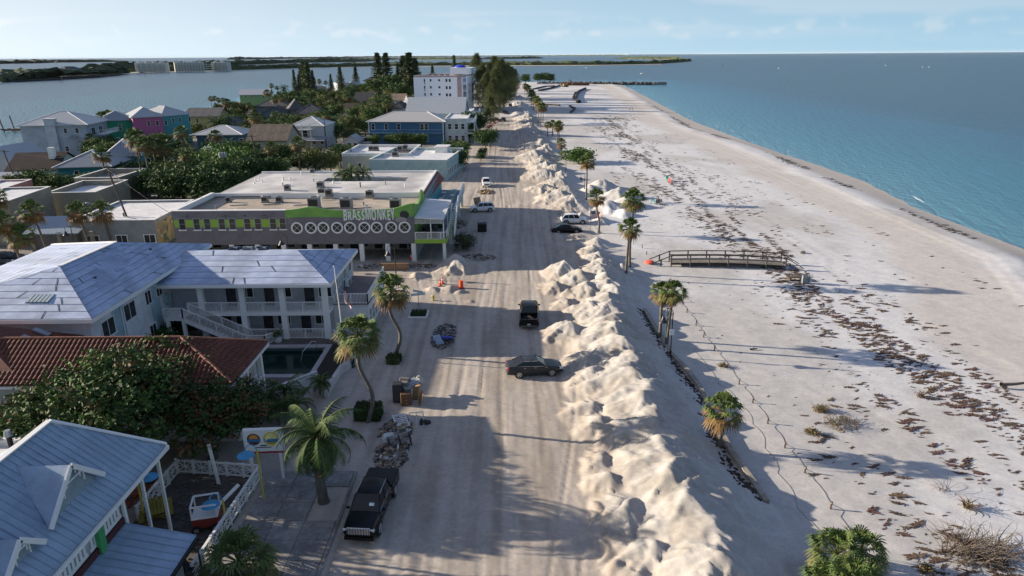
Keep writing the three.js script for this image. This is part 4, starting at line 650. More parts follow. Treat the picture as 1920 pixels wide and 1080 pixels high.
  geos.forEach((g, i) => { const bw = g.boundingBox.max.x, k = hs[i] * 1.15; const m = new MB().geo(g, 0, 0, 0, 0, [sc, k, 1]).build('letter', flatMat(0.74, 0.74, 0.72, 0.6), t); m.position.set(cx, 5.72 + (i % 3) * 0.05, 0.07); m.rotation.z = ((i * 37) % 7 - 3) * 0.012; cx += (bw + 0.08) * sc; });
  { const e = new MB().geo(new THREE.SphereGeometry(0.62, 20, 12), 0, 0, 0, 0, [1, 0.85, 0.08]).build('round_emblem', flatMat(0.03, 0.03, 0.035, 0.7), t); e.position.set(X(764), 6.45, 0.06); new MB().geo(new THREE.SphereGeometry(0.85, 18, 10), -0.5, -0.7, 0.02, 0, [1, 0.45, 0.05]).build('emblem_swirl', mat(0.36, 0.34, 0.31, 0.8), e); }
  const ac = (px, py, w, h, d, lab) => { const y = 6.2; acUnit(px, y, py, w, h, d, 0, lab, 'rooftop air conditioners'); };
  const L = 'grey air conditioning unit on the gravel roof of the bar', L2 = 'grey air conditioning unit on the pale rear roof of the bar';
  for (const [x, z, w, h] of [[-27.67,-95.85, 1.6, 1.7], [-22.98,-95, 1.6, 1.7], [-16.1,-94.78, 1.5, 1.6], [-34.1,-100.53, 0.9, 0.9], [-36.24,-100.6, 0.9, 0.9], [-41.65,-100.78, 0.7, 0.8]]) acUnit(x, 6.2, z, w, h, w * 0.8, 0, L, 'units on the gravel roof');
  for (const [x, z, w, h] of [[-28.68,-104, 1.1, 1.1], [-27.41,-103.12, 1.0, 1.1], [-30.69,-110.79, 1.1, 0.9], [-35.21,-108.17, 0.9, 0.9], [-21.27,-102.9, 1.1, 0.9], [-35.93,-125.41, 0.8, 0.7]]) acUnit(x, 6.55, z, w, h, w * 0.8, 0, L2, 'units on the rear roof');
}
function streetLamp(x, z, turn, label, group, h = 4.2) { // shepherd's crook with a bell shade
  const t = thing('street_lamp', label, 'street lamp', x, z, turn, group, relief(x, z) - 0.1);
  new MB().cyl(0, 0, 0, 0.14, 0.5, 10, 0.09).cyl(0, 0.5, 0, 0.07, h - 0.5, 8, 0.05).build('pole', darkMetal, t);
  const p = []; for (let i = 0; i <= 8; i++) { const a = Math.PI * i / 8; p.push([-0.42 + 0.42 * Math.cos(a), h + 0.42 * Math.sin(a), 0]); } new MB().tube(p, 0.035, 6).bar([-0.84, h, 0], [-0.84, h - 0.35, 0], 0.05).build('crook', darkMetal, t);
  new MB().geo(new THREE.LatheGeometry([[0.06, 0.5], [0.12, 0.42], [0.2, 0.2], [0.38, 0.02], [0.42, -0.06]].map(q => new THREE.Vector2(...q)), 16), -0.84, h - 0.85, 0).build('bell_shade', flatMat(0.02, 0.02, 0.022, 0.4, { side: THREE.DoubleSide }), t);
  return t;
}
// ---------------------------------------------------------------- buildings further up the street
{
  const a = house('flat_roofed_shop', 'cream walled shop with white flat roof and parapet behind the grey bar', 'building', -40.3, -166, -24, -165.5, 17, { h: 4.0, roof: 'flat', parapet: 0.6, wall: mat(0.55, 0.52, 0.44, 0.85), top: white, trim: white, wins: row('f', [4.2], [1.9], 0.7, 0.9, 0) });
  const b = house('flat_roofed_shop', 'pale aqua shop with white flat roof facing the street beside dark bushes', 'building', -31.8, -156, -14.3, -154, 21, { h: 4.0, roof: 'flat', parapet: 0.6, wall: mat(0.40, 0.56, 0.56, 0.85), top: white, trim: mat(0.44, 0.60, 0.60, 0.8), wins: row('r', [2, 4, 6, 8, 10, 12, 14, 16], [1.6], 1.1, 1.6, 0) });
  new MB().bx(11.5, 14.5, 4.0, 5.4, -20, -16).bx(11.3, 14.7, 5.4, 5.55, -20.2, -15.8).build('stair_head', white, b);
  for (const [x, z, w] of [[-34.96,-175.12, 1.2], [-33.75,-175.06, 1.4], [-27.7,-174.74, 1.3], [-26.66,-176.75, 1.3], [-27.23,-164.13, 1.4]]) acUnit(x, 4.05, z, w, 1.2, 1.1, 0, 'dark air conditioning unit on the white shop roof', 'units on the white roofs');
}
{
  const bl = house('blue_inn', 'long blue two storey inn with pale metal hip roof and a gallery', 'building', -44.6, -223, -20.9, -221, 13, { h: 7, roof: 'hip', rise: 2.6, over: 0.8, wall: M.blue, top: M.metalLight, cap: whiteTrim, wins: [...row('f', [1.2, 5.4, 9.4, 16.8, 18.2], [5.4], 1.1, 1.8, 1), ...row('f', [5.7, 8.9, 16.4, 18], [1.8], 1.1, 1.8, 1)] });
  new MB().bx(0, 23.8, 3.3, 3.6, 0, 1.3).build('gallery', mat(0.09, 0.23, 0.36, 0.8), bl); railing(bl, [0, 3.6, 1.25], [23.8, 3.6, 1.25], 1.1, mat(0.32, 0.5, 0.62, 0.7), 0.4); for (const x of [0.1, 23.7]) new MB().bx(x - 0.1, x + 0.1, 0, 7, 1.1, 1.3).build('corner_post', whiteTrim, bl);
  const f = house('balconied_inn', 'white inn with tiers of street balconies beside the blue one', 'building', -20.7, -222, -13.6, -222, 44, { h: 7.5, roof: 'flat', parapet: 0.3, wall: mat(0.56, 0.63, 0.63, 0.85), top: white, wins: row('f', [1.5, 3.6, 5.6], [1.8, 5.4], 1.1, 1.7, 1) });
  for (let k = 0; k < 2; k++) { new MB().bx(7.1, 9.4, 3.1 + 3.4 * k, 3.35 + 3.4 * k, -44, 0).build('balcony', white, f); railing(f, [9.3, 3.35 + 3.4 * k, 0], [9.3, 3.35 + 3.4 * k, -44], 1.05, whiteTrim, 0.35); railing(f, [7.1, 3.35 + 3.4 * k, -0.05], [9.3, 3.35 + 3.4 * k, -0.05], 1.05, whiteTrim, 0.25); }
  for (let i = 0; i < 9; i++) { new MB().bx(9.1, 9.3, 0, 7.8, -0.2 - i * 5.4, -i * 5.4).build('column', whiteTrim, f); windowOn(f, 7.1, 1.7, -2.5 - i * 4.8, 1.6, 2, Math.PI / 2, whiteTrim, 2); windowOn(f, 7.1, 5.2, -2.5 - i * 4.8, 1.6, 2, Math.PI / 2, whiteTrim, 2); }
  const g = house('gabled_inn', 'pale inn under a steep silver standing seam gable roof', 'building', -35.6, -244, -16.2, -243, 13, { h: 8.2, roof: 'gablex', rise: 4.6, over: 0.6, wall: mat(0.52, 0.60, 0.60, 0.85), top: metalRoof(0.58, 0.62, 0.64), wins: [['r', 6.5, 9.9, 1.4, 2.2, 3], ...row('r', [3, 6.5, 10], [5.6], 1.3, 1.6, 1)] });
}
{
  const wall = mat(0.90, 0.92, 0.95, 0.8, { map: null }), pinkTrim = mat(0.58, 0.42, 0.42, 0.8);
  const t = house('hotel_block', 'white five storey hotel with pink cornice and small square windows', 'building', -47.3, -352, -23.4, -350, 40, { h: 16.6, roof: 'flat', parapet: 0.7, wall, top: concrete, trim: pinkTrim, wins: [...row('f', [5.4], [15.1, 11.9, 8.6, 5.2], 0.7, 1.5, 0), ...row('f', [5.4], [13.8, 10.5, 7.1], 0.6, 0.6, 0), ...row('f', [8.4], [15.2, 11.9, 8.6, 5.2], 0.9, 1.1, 0), ...row('f', [12.6], [15.2, 11.9, 8.6], 1.0, 1.0, 0), ...row('f', [16.2, 17.8], [15.1, 11.7, 8.3], 1.0, 1.4, 0), ...row('r', [3, 7, 11, 15, 19, 23, 27, 31, 35, 38], [15, 11.8, 8.5, 5.2, 2], 1.6, 1.5, 0)] });
  new MB().bx(21.4, 23.6, 0.1, 16.6, 0, 0.05).build('pink_strip', pinkTrim, t);
  for (let k = 0; k < 4; k++) { new MB().bx(23.9, 26.2, 3.3 + 3.3 * k, 3.55 + 3.3 * k, -16, -1).build('balcony', wall, t); railing(t, [26.1, 3.55 + 3.3 * k, -1], [26.1, 3.55 + 3.3 * k, -16], 1.05, whiteTrim, 0.5); }
  for (let i = 0; i < 4; i++) new MB().bx(25.8, 26.2, 0, 17, -1.3 - i * 5, -1 - i * 5).build('pier', wall, t);
  new MB().bx(14, 25, 17.3, 20.2, -40, -24).bx(13.8, 25.2, 20.2, 20.5, -40.2, -23.8).build('penthouse', wall, t);
  new MB().geo(new THREE.SphereGeometry(3.2, 18, 8, 0, 6.3, 0, 1.5), 18.5, 20.4, -30, 0, [1, 0.5, 1]).build('blue_tarpaulin', flatMat(0.03, 0.06, 0.45, 0.6), t);
  for (const [x, z] of [[10, -6], [13, -6.5], [16, -5]]) { const u = new MB().box(0, 0.5, 0, 1.6, 1, 1.2).build('roof_unit', greyBox, t); u.position.set(x, 17, z); }
}
// ---------------------------------------------------------------- landward neighbourhood
const H = house, hw = (us, ys, w = 0.9, h = 1.5) => row('f', us, ys, w, h, 1);
{
  const b = H('tall_house', 'big pale grey three storey house with white metal roof by the bay', 'house', -136.48,-196.88, -119.54,-199.32, 15, { h: 8.8, roof: 'hip', rise: 3.2, over: 0.9, wall: mat(0.44, 0.50, 0.58, 0.85), top: M.metalWhite, cap: whiteTrim, wins: [...hw([11.5, 14.5], [7.2], 0.9, 1.3), ...hw([3, 11], [2.2], 1.0, 1.4), ['r', 4, 6.6, 2.4, 2, 2], ['r', 9, 6.6, 2.4, 2, 2], ['r', 6, 2.6, 3, 2, 2]] });
  new MB().bx(6.6, 9.3, 0, 10.4, -1, 0.7).bx(6.4, 9.5, 10.4, 10.6, -1.2, 0.9).build('stair_tower', mat(0.56, 0.62, 0.68, 0.85), b); new MB().sheet([[12.2, 5.2, 1.1], [14.6, 5.2, 1.1], [14.2, 5.9, 0], [12.6, 5.9, 0]], 0.1).build('window_hood', M.metalGrey, b);
  for (let k = 0; k < 2; k++) { const x = 19; new MB().bx(x, x + 2.2, 2.8 + 3 * k, 3 + 3 * k, -11, -2).build('balcony', white, b); railing(b, [x + 2.2, 3 + 3 * k, -2], [x + 2.2, 3 + 3 * k, -11], 1.05, whiteTrim, 0.3); railing(b, [x, 3 + 3 * k, -2], [x + 2.2, 3 + 3 * k, -2], 1.05, whiteTrim, 0.3); }
  const c = H('cottage', 'white gabled cottage with dark brown roof and a white chimney', 'house', -106.55,-146.85, -97.26,-148.38, 12, { h: 4.2, roof: 'gablex', rise: 2.8, over: 0.5, wall: mat(0.45, 0.52, 0.52, 0.85), top: M.brownRoof, wins: hw([3, 8], [2.2]) }); new MB().bx(7, 8.1, 3, 8.2, -4.6, -3.4).build('chimney', white, c);
  H('teal_house', 'teal wooden house with grey standing seam hip roof among palms', 'house', -93.49,-143.35, -83.59,-144.79, 11, { h: 5.2, roof: 'hip', rise: 2.7, over: 0.8, wall: M.teal, top: M.metalGrey, cap: whiteTrim, frame: whiteTrim, wins: [...hw([3.4, 8.2, 12], [3.6], 0.9, 1.6), ...hw([9], [1.0], 1, 1)] });
  H('teal_house', 'teal house wing with taller grey metal roof behind the palms', 'house', -89.65,-153.97, -83.41,-156.49, 11, { h: 5.8, roof: 'hip', rise: 3, over: 0.7, wall: M.teal, top: M.metalGrey, cap: whiteTrim, wins: hw([4.6, 8.5], [4.2], 0.9, 1.6) });
  H('row_house', 'bright green row house with dark shaded metal roof', 'house', -123.13,-212.34, -115.33,-217, 12, { h: 8.6, roof: 'hip', rise: 2.4, over: 0.5, wall: M.green, top: M.metalGrey, wins: [...hw([5.2, 9.3], [7, 6], 0.8, 1.0), ...hw([6.4, 10.5], [3.2], 0.9, 1.4)] });
  H('row_house', 'pink row house with pale metal hip roof', 'house', -114.15,-214.38, -107.62,-219.21, 13, { h: 9.4, roof: 'hip', rise: 2.6, over: 0.5, wall: M.pink, top: M.metalWhite, wins: [...hw([4.2, 6.6, 9], [7.4], 0.8, 1.4), ...hw([4.6, 9.7], [3], 0.8, 1.4)] });
  H('row_house', 'turquoise row house with pale metal hip roof beside the pink one', 'house', -108.92,-221.96, -104.03,-230.11, 13, { h: 9.2, roof: 'hip', rise: 2.6, over: 0.5, wall: M.aqua, top: M.metalWhite, wins: [...hw([3.6, 6, 9.4], [7.6], 0.8, 1.3), ...hw([5], [3.6], 0.8, 1.3)] });
  H('yellow_house', 'yellow house with broad grey roof behind a date palm', 'house', -119.17,-260.46, -107.82,-261.58, 14, { h: 6.2, roof: 'gablex', rise: 2.4, over: 0.8, wall: M.yellow, top: M.greyRoof, wins: hw([4, 9, 12], [4.4]) });
  H('pale_green_house', 'pale green two storey house with light roof on the bay shore', 'house', -144.39,-382.27, -129.81,-384.82, 14, { h: 7.6, roof: 'gablex', rise: 2.4, over: 0.7, wall: M.lime, top: M.metalWhite, wins: [...hw([3, 6, 12], [6.2], 1.2, 0.9), ...hw([4, 12], [2.4], 1.1, 1.4)] });
  H('blue_bungalow', 'dark blue bungalow with white posts and silver ribbed roof', 'house', -94.05,-210.83, -81.43,-211.41, 11, { h: 4.6, roof: 'hip', rise: 2.2, over: 1.4, wall: mat(0.045, 0.13, 0.20, 0.85), top: M.metalWhite, cap: whiteTrim, wins: hw([3, 8, 13], [2.6], 1.2, 1.4) });
  H('low_shed', 'low outbuilding with silver ribbed roof below the blue bungalow', 'house', -81.55,-184.2, -77.53,-184.01, 6, { h: 2.8, roof: 'gablex', rise: 1.2, over: 0.5, wall: mat(0.40, 0.44, 0.46, 0.85), top: M.metalWhite });
  H('grey_roofed_house', 'house with layered blue grey shingle hip roof near the bay', 'house', -119.73,-335.83, -105.71,-337.73, 13, { h: 4.4, roof: 'hip', rise: 3.4, over: 0.8, wall: M.slate, top: M.greyRoof, wins: hw([4, 9, 13], [2.6]) });
  H('grey_roofed_house', 'house with tall pyramidal grey roof among dense trees', 'house', -93.46,-301.18, -87.93,-303.25, 12, { h: 5, roof: 'hip', rise: 4.2, over: 0.8, wall: M.cream, top: M.greyRoof, wins: hw([3, 6], [2.8]) });
  H('grey_roofed_house', 'house with wide grey hip roof and cream eaves among dense trees', 'house', -89.47,-296.07, -78.75,-297.68, 12, { h: 4, roof: 'hip', rise: 3.6, over: 0.9, wall: M.cream, top: M.greyRoof, wins: hw([4, 9, 12], [2.4]) });
  H('dark_gabled_house', 'house with dark arched gable roof behind date palms', 'house', -102,-292.28, -92.38,-293.92, 12, { h: 4.6, roof: 'gablez', rise: 2.4, over: 0.6, wall: M.slate, top: M.darkRoof, wins: hw([3.5, 7], [2.6]) });
  H('cream_gabled_house', 'cream gabled house with white trimmed upper windows', 'house', -72.57,-193.8, -61.76,-193.28, 11, { h: 5, roof: 'gablex', rise: 3.6, over: 0.5, wall: M.cream, top: M.tanRoof, wins: [...hw([3, 8, 12], [3.2], 0.9, 1.5), ['r', 4.4, 5.4, 0.8, 1.5, 1], ['r', 6.6, 5.4, 0.8, 1.5, 1], ['r', 5.4, 2.2, 0.9, 1.4, 1]] });
  const w = H('balcony_house', 'white timber house with upper deck and metal pyramid roof', 'house', -66.89,-214.43, -56.64,-213.88, 11, { h: 6.6, roof: 'hip', rise: 2.4, over: 0.4, wall: M.white, top: M.metalWhite, cap: whiteTrim, wins: [...hw([2, 4.4], [4.4], 1.6, 1.8), ...hw([7, 9.4], [2], 1, 1.5), ['r', 3, 2, 0.9, 1.4, 1], ['r', 6, 2, 0.9, 1.4, 1]] });
  new MB().bx(-0.5, 7, 5.6, 5.8, 0, 2.6).build('deck', white, w); railing(w, [-0.5, 5.8, 2.5], [7, 5.8, 2.5], 1.1, whiteTrim, 0.2); railing(w, [-0.5, 5.8, 0], [-0.5, 5.8, 2.5], 1.1, whiteTrim, 0.2); for (const x of [-0.4, 2, 4.4, 6.9]) new MB().bx(x - 0.1, x + 0.1, 0, 7.6, 2.3, 2.5).build('post', whiteTrim, w); new MB().sheet([[-1, 2.7, 4.6], [11.6, 2.7, 4.6], [11.2, 3.6, 0], [-0.6, 3.6, 0]], 0.1).build('porch_roof', M.metalGrey, w);
  H('garden_shed', 'small white gabled shed with grey roof beside parked van', 'shed', -49.56,-208.52, -45.39,-208.3, 6, { h: 2.8, roof: 'gablez', rise: 1.5, over: 0.4, wall: M.white, top: M.metalGrey, doors: [[1.6, 1, 2, mat(0.05, 0.05, 0.05, 0.8)], [3.4, 1, 2, mat(0.05, 0.05, 0.05, 0.8)]] });
  H('green_gable_house', 'small lime green gabled house near the norfolk pines', 'house', -118.92,-520.95, -110.19,-519.86, 12, { h: 5, roof: 'gablez', rise: 4, over: 0.6, wall: M.lime, top: M.metalGrey, wins: hw([6], [5.5], 2, 2) });
  H('modern_house', 'white flat roofed modern house with dark windows by the bay', 'house', -136.62,-569.78, -125.46,-576.83, 10, { h: 6, roof: 'flat', parapet: 0.6, wall: mat(0.55, 0.58, 0.6, 0.8), top: white, wins: hw([5, 11], [3.6], 4, 2.6) });
  H('modern_house', 'pale long house with dark picture windows under the norfolk pines', 'house', -149.38,-524.74, -135.98,-530.32, 10, { h: 5.4, roof: 'flat', parapet: 0.4, wall: mat(0.42, 0.44, 0.46, 0.8), top: concrete, wins: hw([5, 11, 17], [3], 3.6, 2.4) });
  H('pagoda_house', 'white house with dark upswept pagoda roof beside tall pines', 'house', -122.24,-603.62, -112.14,-602.17, 10, { h: 7, roof: 'hip', rise: 3, over: 1.4, wall: M.white, top: M.darkRoof, wins: hw([4, 9], [4], 2, 2) });
  H('dark_roofed_house', 'house with steep dark slate roof and small white dormer', 'house', -81.83,-372.78, -71.06,-371.81, 12, { h: 3.6, roof: 'gablex', rise: 5, over: 0.6, wall: M.slate, top: M.darkRoof, wins: hw([4, 9], [2.2]) });
  H('dark_roofed_house', 'low house with dark red brown roof and white gable end', 'house', -76,-320.76, -66.71,-320.04, 11, { h: 3.8, roof: 'gablex', rise: 2.4, over: 0.6, wall: M.white, top: M.brownRoof, wins: hw([3, 6, 9], [2.2], 1.4, 1.4) });
  H('tan_roofed_house', 'white house with tan tiled roof in front of the hotel', 'house', -61.66,-363.68, -54.5,-363.05, 11, { h: 5.4, roof: 'gablex', rise: 2.8, over: 0.6, wall: M.white, top: M.tanRoof, wins: hw([2, 5, 8], [3.2], 1.4, 1.8) });
  H('navy_roofed_house', 'house with navy hip roof behind the long blue inn', 'house', -50.51,-302.97, -45.9,-302.62, 11, { h: 5.5, roof: 'hip', rise: 2.4, over: 0.8, wall: M.white, top: M.darkRoof, wins: hw([2, 5], [3.4]) });
  H('white_cottage', 'small pale cottage with grey roof at the neighbourhood edge', 'house', -104.11,-248.93, -96.4,-248.47, 10, { h: 4.4, roof: 'gablez', rise: 2, over: 0.5, wall: M.cream, top: M.greyRoof, wins: hw([3, 7], [2.6]) });
  H('white_cottage', 'white gabled cottage at the bay edge with grey metal roof', 'house', -122.59,-160.9, -115.45,-160.61, 12, { h: 4.6, roof: 'gablez', rise: 2.6, over: 0.5, wall: M.white, top: M.metalWhite, wins: hw([3, 7], [2.8]) });
  H('white_cottage', 'low white cottage with white roof beside a fence', 'house', -102.32,-134.21, -97.55,-134.57, 9, { h: 3.4, roof: 'gablex', rise: 1.6, over: 0.5, wall: M.white, top: M.metalWhite, wins: hw([4, 7], [2], 1, 1) });
  H('salmon_house', 'salmon pink flat roofed house wall with a white window', 'house', -94.59,-120.71, -89.2,-121.41, 9, { h: 4.6, roof: 'flat', parapet: 0.3, wall: M.salmon, top: white, wins: hw([7.5], [3.2], 1.2, 1.0) });
  H('flat_roofed_shop', 'beige flat roofed shop beside a tall palm, its side wall blank', 'building', -80.73,-99.48, -73.77,-100.21, 12, { h: 6.4, roof: 'flat', parapet: 0.3, wall: M.tan, top: white });
  const tb = H('flat_roofed_shop', 'tan parapet shop with stepped side wall beside the tall utility pole', 'building', -76.63,-112.9, -68.74,-113.44, 12, { h: 4.6, roof: 'flat', parapet: 0.9, wall: M.tan, top: white });
  H('flat_roofed_shop', 'tan shop with taller corner wall and roof unit behind another', 'building', -80.03,-126.54, -72.03,-126.75, 11, { h: 4.8, roof: 'flat', parapet: 0.9, wall: M.tanDark, top: concrete, trim: M.tan });
  const op = H('open_garage', 'open fronted garage with blue grey metal lean-to roof', 'building', -68.96,-96.25, -62.44,-96.66, 10, { h: 3.0, roof: 'gablex', rise: 1.2, over: 0.6, wall: mat(0.20, 0.19, 0.18, 0.9), top: metalRoof(0.36, 0.43, 0.5) });
  for (const x of [0.2, 4, 8.5]) new MB().bx(x, x + 0.5, 0, 3, 0.02, 0.4).build('pier', M.tan, op);
  const ms = H('mural_shop', 'low shop with white flat roof and a colourful mural on its end wall', 'building', -63.92,-97.86, -51.88,-98.44, 15, { h: 3.8, roof: 'flat', parapet: 0.35, wall: mat(0.33, 0.345, 0.34, 0.85), top: mat(0.82, 0.82, 0.81, 0.8), wins: row('f', [3, 7, 11], [1.4], 1.6, 1.2, 2) });
  { const c = document.createElement('canvas'); c.width = 512; c.height = 160; const q = c.getContext('2d'), R = rng(91); q.fillStyle = '#8d8164'; q.fillRect(0, 0, 512, 160); const pal = ['#96604a', '#a79a68', '#767d5c', '#b9b39c', '#7a574a', '#9c8a58', '#5c6a58']; for (let i = 0; i < 60; i++) { q.fillStyle = pal[Math.floor(R() * pal.length)]; q.beginPath(); q.ellipse(R() * 512, R() * 160, 10 + R() * 50, 6 + R() * 22, R() * 3, 0, 7); q.fill(); } const tx = new THREE.CanvasTexture(c); tx.colorSpace = THREE.SRGBColorSpace; const L2 = ms.children[0].geometry; L2.computeBoundingBox(); const pw = L2.boundingBox.max.x, pl = part('mural', new THREE.PlaneGeometry(14.6, 3.4), new THREE.MeshStandardMaterial({ map: tx, roughness: 0.85 }), ms); pl.position.set(pw + 0.02, 1.9, -7.5); pl.rotation.y = Math.PI / 2; }
}

// ---------------------------------------------------------------- vegetation
const green1 = leafMat(1, 1, 1);
const tone = (R, r, g, b, v = 0.25) => { const k = 1 - v + 2 * v * R(), w = 1 + (R() - 0.5) * 0.25; return [r * k * w, g * k, b * k]; };
function trunkGeo(pts, r0, r1, n = 8, rings = 0) { // tapered bent trunk
  const B = new MB(), C = pts.map(p => V(...p)), cur = new THREE.CatmullRomCurve3(C), m = Math.max(6, pts.length * 4); let prev = null;
  for (let i = 0; i <= m; i++) {
    const f = i / m, c = cur.getPoint(f), t = cur.getTangent(f), s = t.clone().cross(V(0, 0, 1)).normalize(), u = s.clone().cross(t), r = lerp(r0, r1, f) * (1 + (i % 2 ? rings : 0)) * (f < 0.05 ? 1.35 : 1), ring = [];
    for (let k = 0; k < n; k++) { const a = k / n * 6.2832; ring.push([c.clone().addScaledVector(s, Math.cos(a) * r).addScaledVector(u, Math.sin(a) * r).toArray(), s.clone().multiplyScalar(Math.cos(a)).addScaledVector(u, Math.sin(a)).toArray()]); }
    if (prev) for (let k = 0; k < n; k++) { const j = (k + 1) % n; B.tri(prev[k][0], ring[k][0], ring[j][0], [k / n, f * 4], [k / n, f * 4], [(k + 1) / n, f * 4], prev[k][1], ring[k][1], ring[j][1]); B.tri(prev[k][0], ring[j][0], prev[j][0], [k / n, f * 4], [(k + 1) / n, f * 4], [(k + 1) / n, f * 4], prev[k][1], ring[j][1], prev[j][1]); }
    prev = ring;
  }
  return B.geometry();
}
function fanCrown(seed, R0, n, dead, bw = 0.05, m = 15) { // cabbage palm: fans of narrow blades
  const R = rng(seed), B = new MB();
  for (let i = 0; i < n; i++) {
    const f = i / n, el = lerp(1.45, -0.85, Math.pow(f, 0.9)) + (R() - 0.5) * 0.45, az = i * 2.39996 + R() * 0.7, old = f > 1 - dead;
    const dir = V(Math.cos(el) * Math.cos(az), Math.sin(el), Math.cos(el) * Math.sin(az)), pl = R0 * (0.42 + 0.22 * R()), side = V(-Math.sin(az), 0, Math.cos(az)), up = side.clone().cross(dir).normalize().multiplyScalar(-1);
    const base = dir.clone().multiplyScalar(0.08), hub = dir.clone().multiplyScalar(pl).add(V(0, -0.06 * pl, 0));
    B.col = old ? tone(R, 0.24, 0.15, 0.06) : [0.09, 0.12, 0.03]; B.bar(base.toArray(), hub.toArray(), 0.05, 0.03);
    const spread = 1.25, L = R0 * (0.55 + 0.12 * R());
    for (let k = 0; k < m; k++) {
      const a = (k / (m - 1) - 0.5) * 2 * spread, l = L * (1 - 0.25 * Math.abs(a) / spread) * (0.9 + 0.2 * R());
      const d = dir.clone().multiplyScalar(Math.cos(a)).addScaledVector(side, Math.sin(a)).addScaledVector(up, (k % 2 ? 0.10 : -0.06) + (R() - 0.5) * 0.1).normalize(), perp = side.clone().multiplyScalar(Math.cos(a)).addScaledVector(dir, -Math.sin(a)), w = bw * R0;
      const mid = hub.clone().addScaledVector(d, l * 0.6), tip = hub.clone().addScaledVector(d, l).add(V(0, -l * (0.25 + 0.25 * R()), 0));
      B.col = old ? tone(R, 0.21, 0.13, 0.05) : f > 0.58 ? tone(R, 0.15, 0.15, 0.05) : tone(R, 0.095, 0.14, 0.036);
      B.tri(hub.toArray(), mid.clone().addScaledVector(perp, w).toArray(), mid.clone().addScaledVector(perp, -w).toArray()); B.tri(mid.clone().addScaledVector(perp, w).toArray(), tip.toArray(), mid.clone().addScaledVector(perp, -w).toArray());
    }
  }
  B.col = null; const g = B.geometry(); g.setAttribute('color', new THREE.Float32BufferAttribute(B.c, 3)); return g;
}
function featherCrown(seed, len, n, o = {}) { // coconut or date palm: arching feather fronds
  const R = rng(seed), B = new MB(), lo = o.low ?? -0.5, droop = o.droop ?? 1.0;
  for (let i = 0; i < n; i++) {
    const f = i / n, el = lerp(1.35, lo, f) + (R() - 0.5) * 0.25, az = i * 2.39996 + R() * 0.6, L = len * (0.85 + 0.3 * R()), side = V(-Math.sin(az), 0, Math.cos(az)), out = V(Math.cos(az), 0, Math.sin(az));
    const S = 11, P = []; let p = V(0, 0, 0), e = el; for (let s = 0; s <= S; s++) { P.push(p.clone()); p = p.clone().addScaledVector(out, Math.cos(e) * L / S).add(V(0, Math.sin(e) * L / S, 0)); e -= droop * (0.10 + 0.16 * s / S) * (1.2 - 0.3 * Math.sin(el)); }
    const dead = f > (o.dead ?? 0.95), y = R();
    for (let s = 0; s < S; s++) {
      const a = P[s], b = P[s + 1]; B.col = dead ? [0.2, 0.12, 0.05] : [0.15, 0.17, 0.05]; if (s < S - 2) B.bar(a.toArray(), b.toArray(), 0.07 * (1 - s / S) + 0.015, 0.03);
      if (s < 1) continue; const t = b.clone().sub(a).normalize(), nu = side.clone().cross(t).normalize(), ll = len * (o.leaf ?? 0.26) * Math.sin(Math.PI * Math.pow((s + 0.7) / (S + 0.9), 0.8)) ;
      for (const sg of [-1, 1]) for (let q = 0; q < 3; q++) { const r = a.clone().lerp(b, q / 3), d = side.clone().multiplyScalar(sg).addScaledVector(t, 0.55).add(V(0, -0.42 - 0.35 * R(), 0)).addScaledVector(nu, -0.1).normalize(), tip = r.clone().addScaledVector(d, ll * (0.85 + 0.3 * R())), w = t.clone().multiplyScalar(len * 0.013); B.col = dead ? tone(R, 0.22, 0.13, 0.05) : y < 0.2 ? tone(R, 0.06, 0.11, 0.02) : tone(R, 0.034, 0.075, 0.016); B.tri(r.clone().sub(w).toArray(), r.clone().add(w).toArray(), tip.toArray()); }
    }
  }
  return B.geometry();
}
// broad crown: leaves gathered in clumps through the volume of several lobes
function leafCrown(seed, rx, ry, lobes, clumps, leaves, size, cols, o = {}) {
  const R = rng(seed), B = new MB(), L = [];
  for (let i = 0; i < lobes; i++) { const a = i * 2.4 + R(), d = i ? Math.sqrt(R()) * 0.62 : 0; L.push([Math.cos(a) * d * rx, (R() - 0.35) * ry * 0.7, Math.sin(a) * d * rx, rx * (0.36 + 0.3 * R()), ry * (0.4 + 0.3 * R())]); }
  for (let c = 0; c < clumps; c++) {
    const l = L[c % lobes]; let x, y, z, q; do { x = R() * 2 - 1; y = R() * 2 - 1; z = R() * 2 - 1; q = Math.hypot(x, y, z); } while (q > 1 || q < 0.1);
    const rr = Math.pow(q, 0.35) / q, cx = l[0] + x * rr * l[3], cy = l[1] + y * rr * l[4], cz = l[2] + z * rr * l[3], cr = size * (1.8 + 1.8 * R()), ct = cols[Math.floor(R() * cols.length)], k = 0.75 + 0.5 * R();
    for (let i = 0; i < leaves; i++) {
      const px = cx + (R() + R() - 1) * cr, py = cy + (R() + R() - 1) * cr * 0.7, pz = cz + (R() + R() - 1) * cr, u = V(R() - 0.5, R() * 0.6 - 0.3, R() - 0.5).normalize(), w = V(R() - 0.5, R() - 0.2, R() - 0.5).cross(u).normalize(), s = size * (0.6 + 0.7 * R());
      B.col = tone(R, ct[0] * k, ct[1] * k, ct[2] * k, 0.2); const P = V(px, py, pz), a = P.clone().addScaledVector(u, -s * 0.6), b = P.clone().addScaledVector(w, s * 0.32), d = P.clone().addScaledVector(u, s * 0.6), e = P.clone().addScaledVector(w, -s * 0.32);
      B.quad(a.toArray(), b.toArray(), d.toArray(), e.toArray());
    }
  }
  return B.geometry();
}
function plantProto(base, trunk, crown, label, category, group, cm = green1, tm = bark) { const g = new THREE.Group(); g.name = base; g.userData = { label, category, group, base }; if (trunk) part('trunk', trunk, tm, g); part('crown', crown, cm, g); return g; }
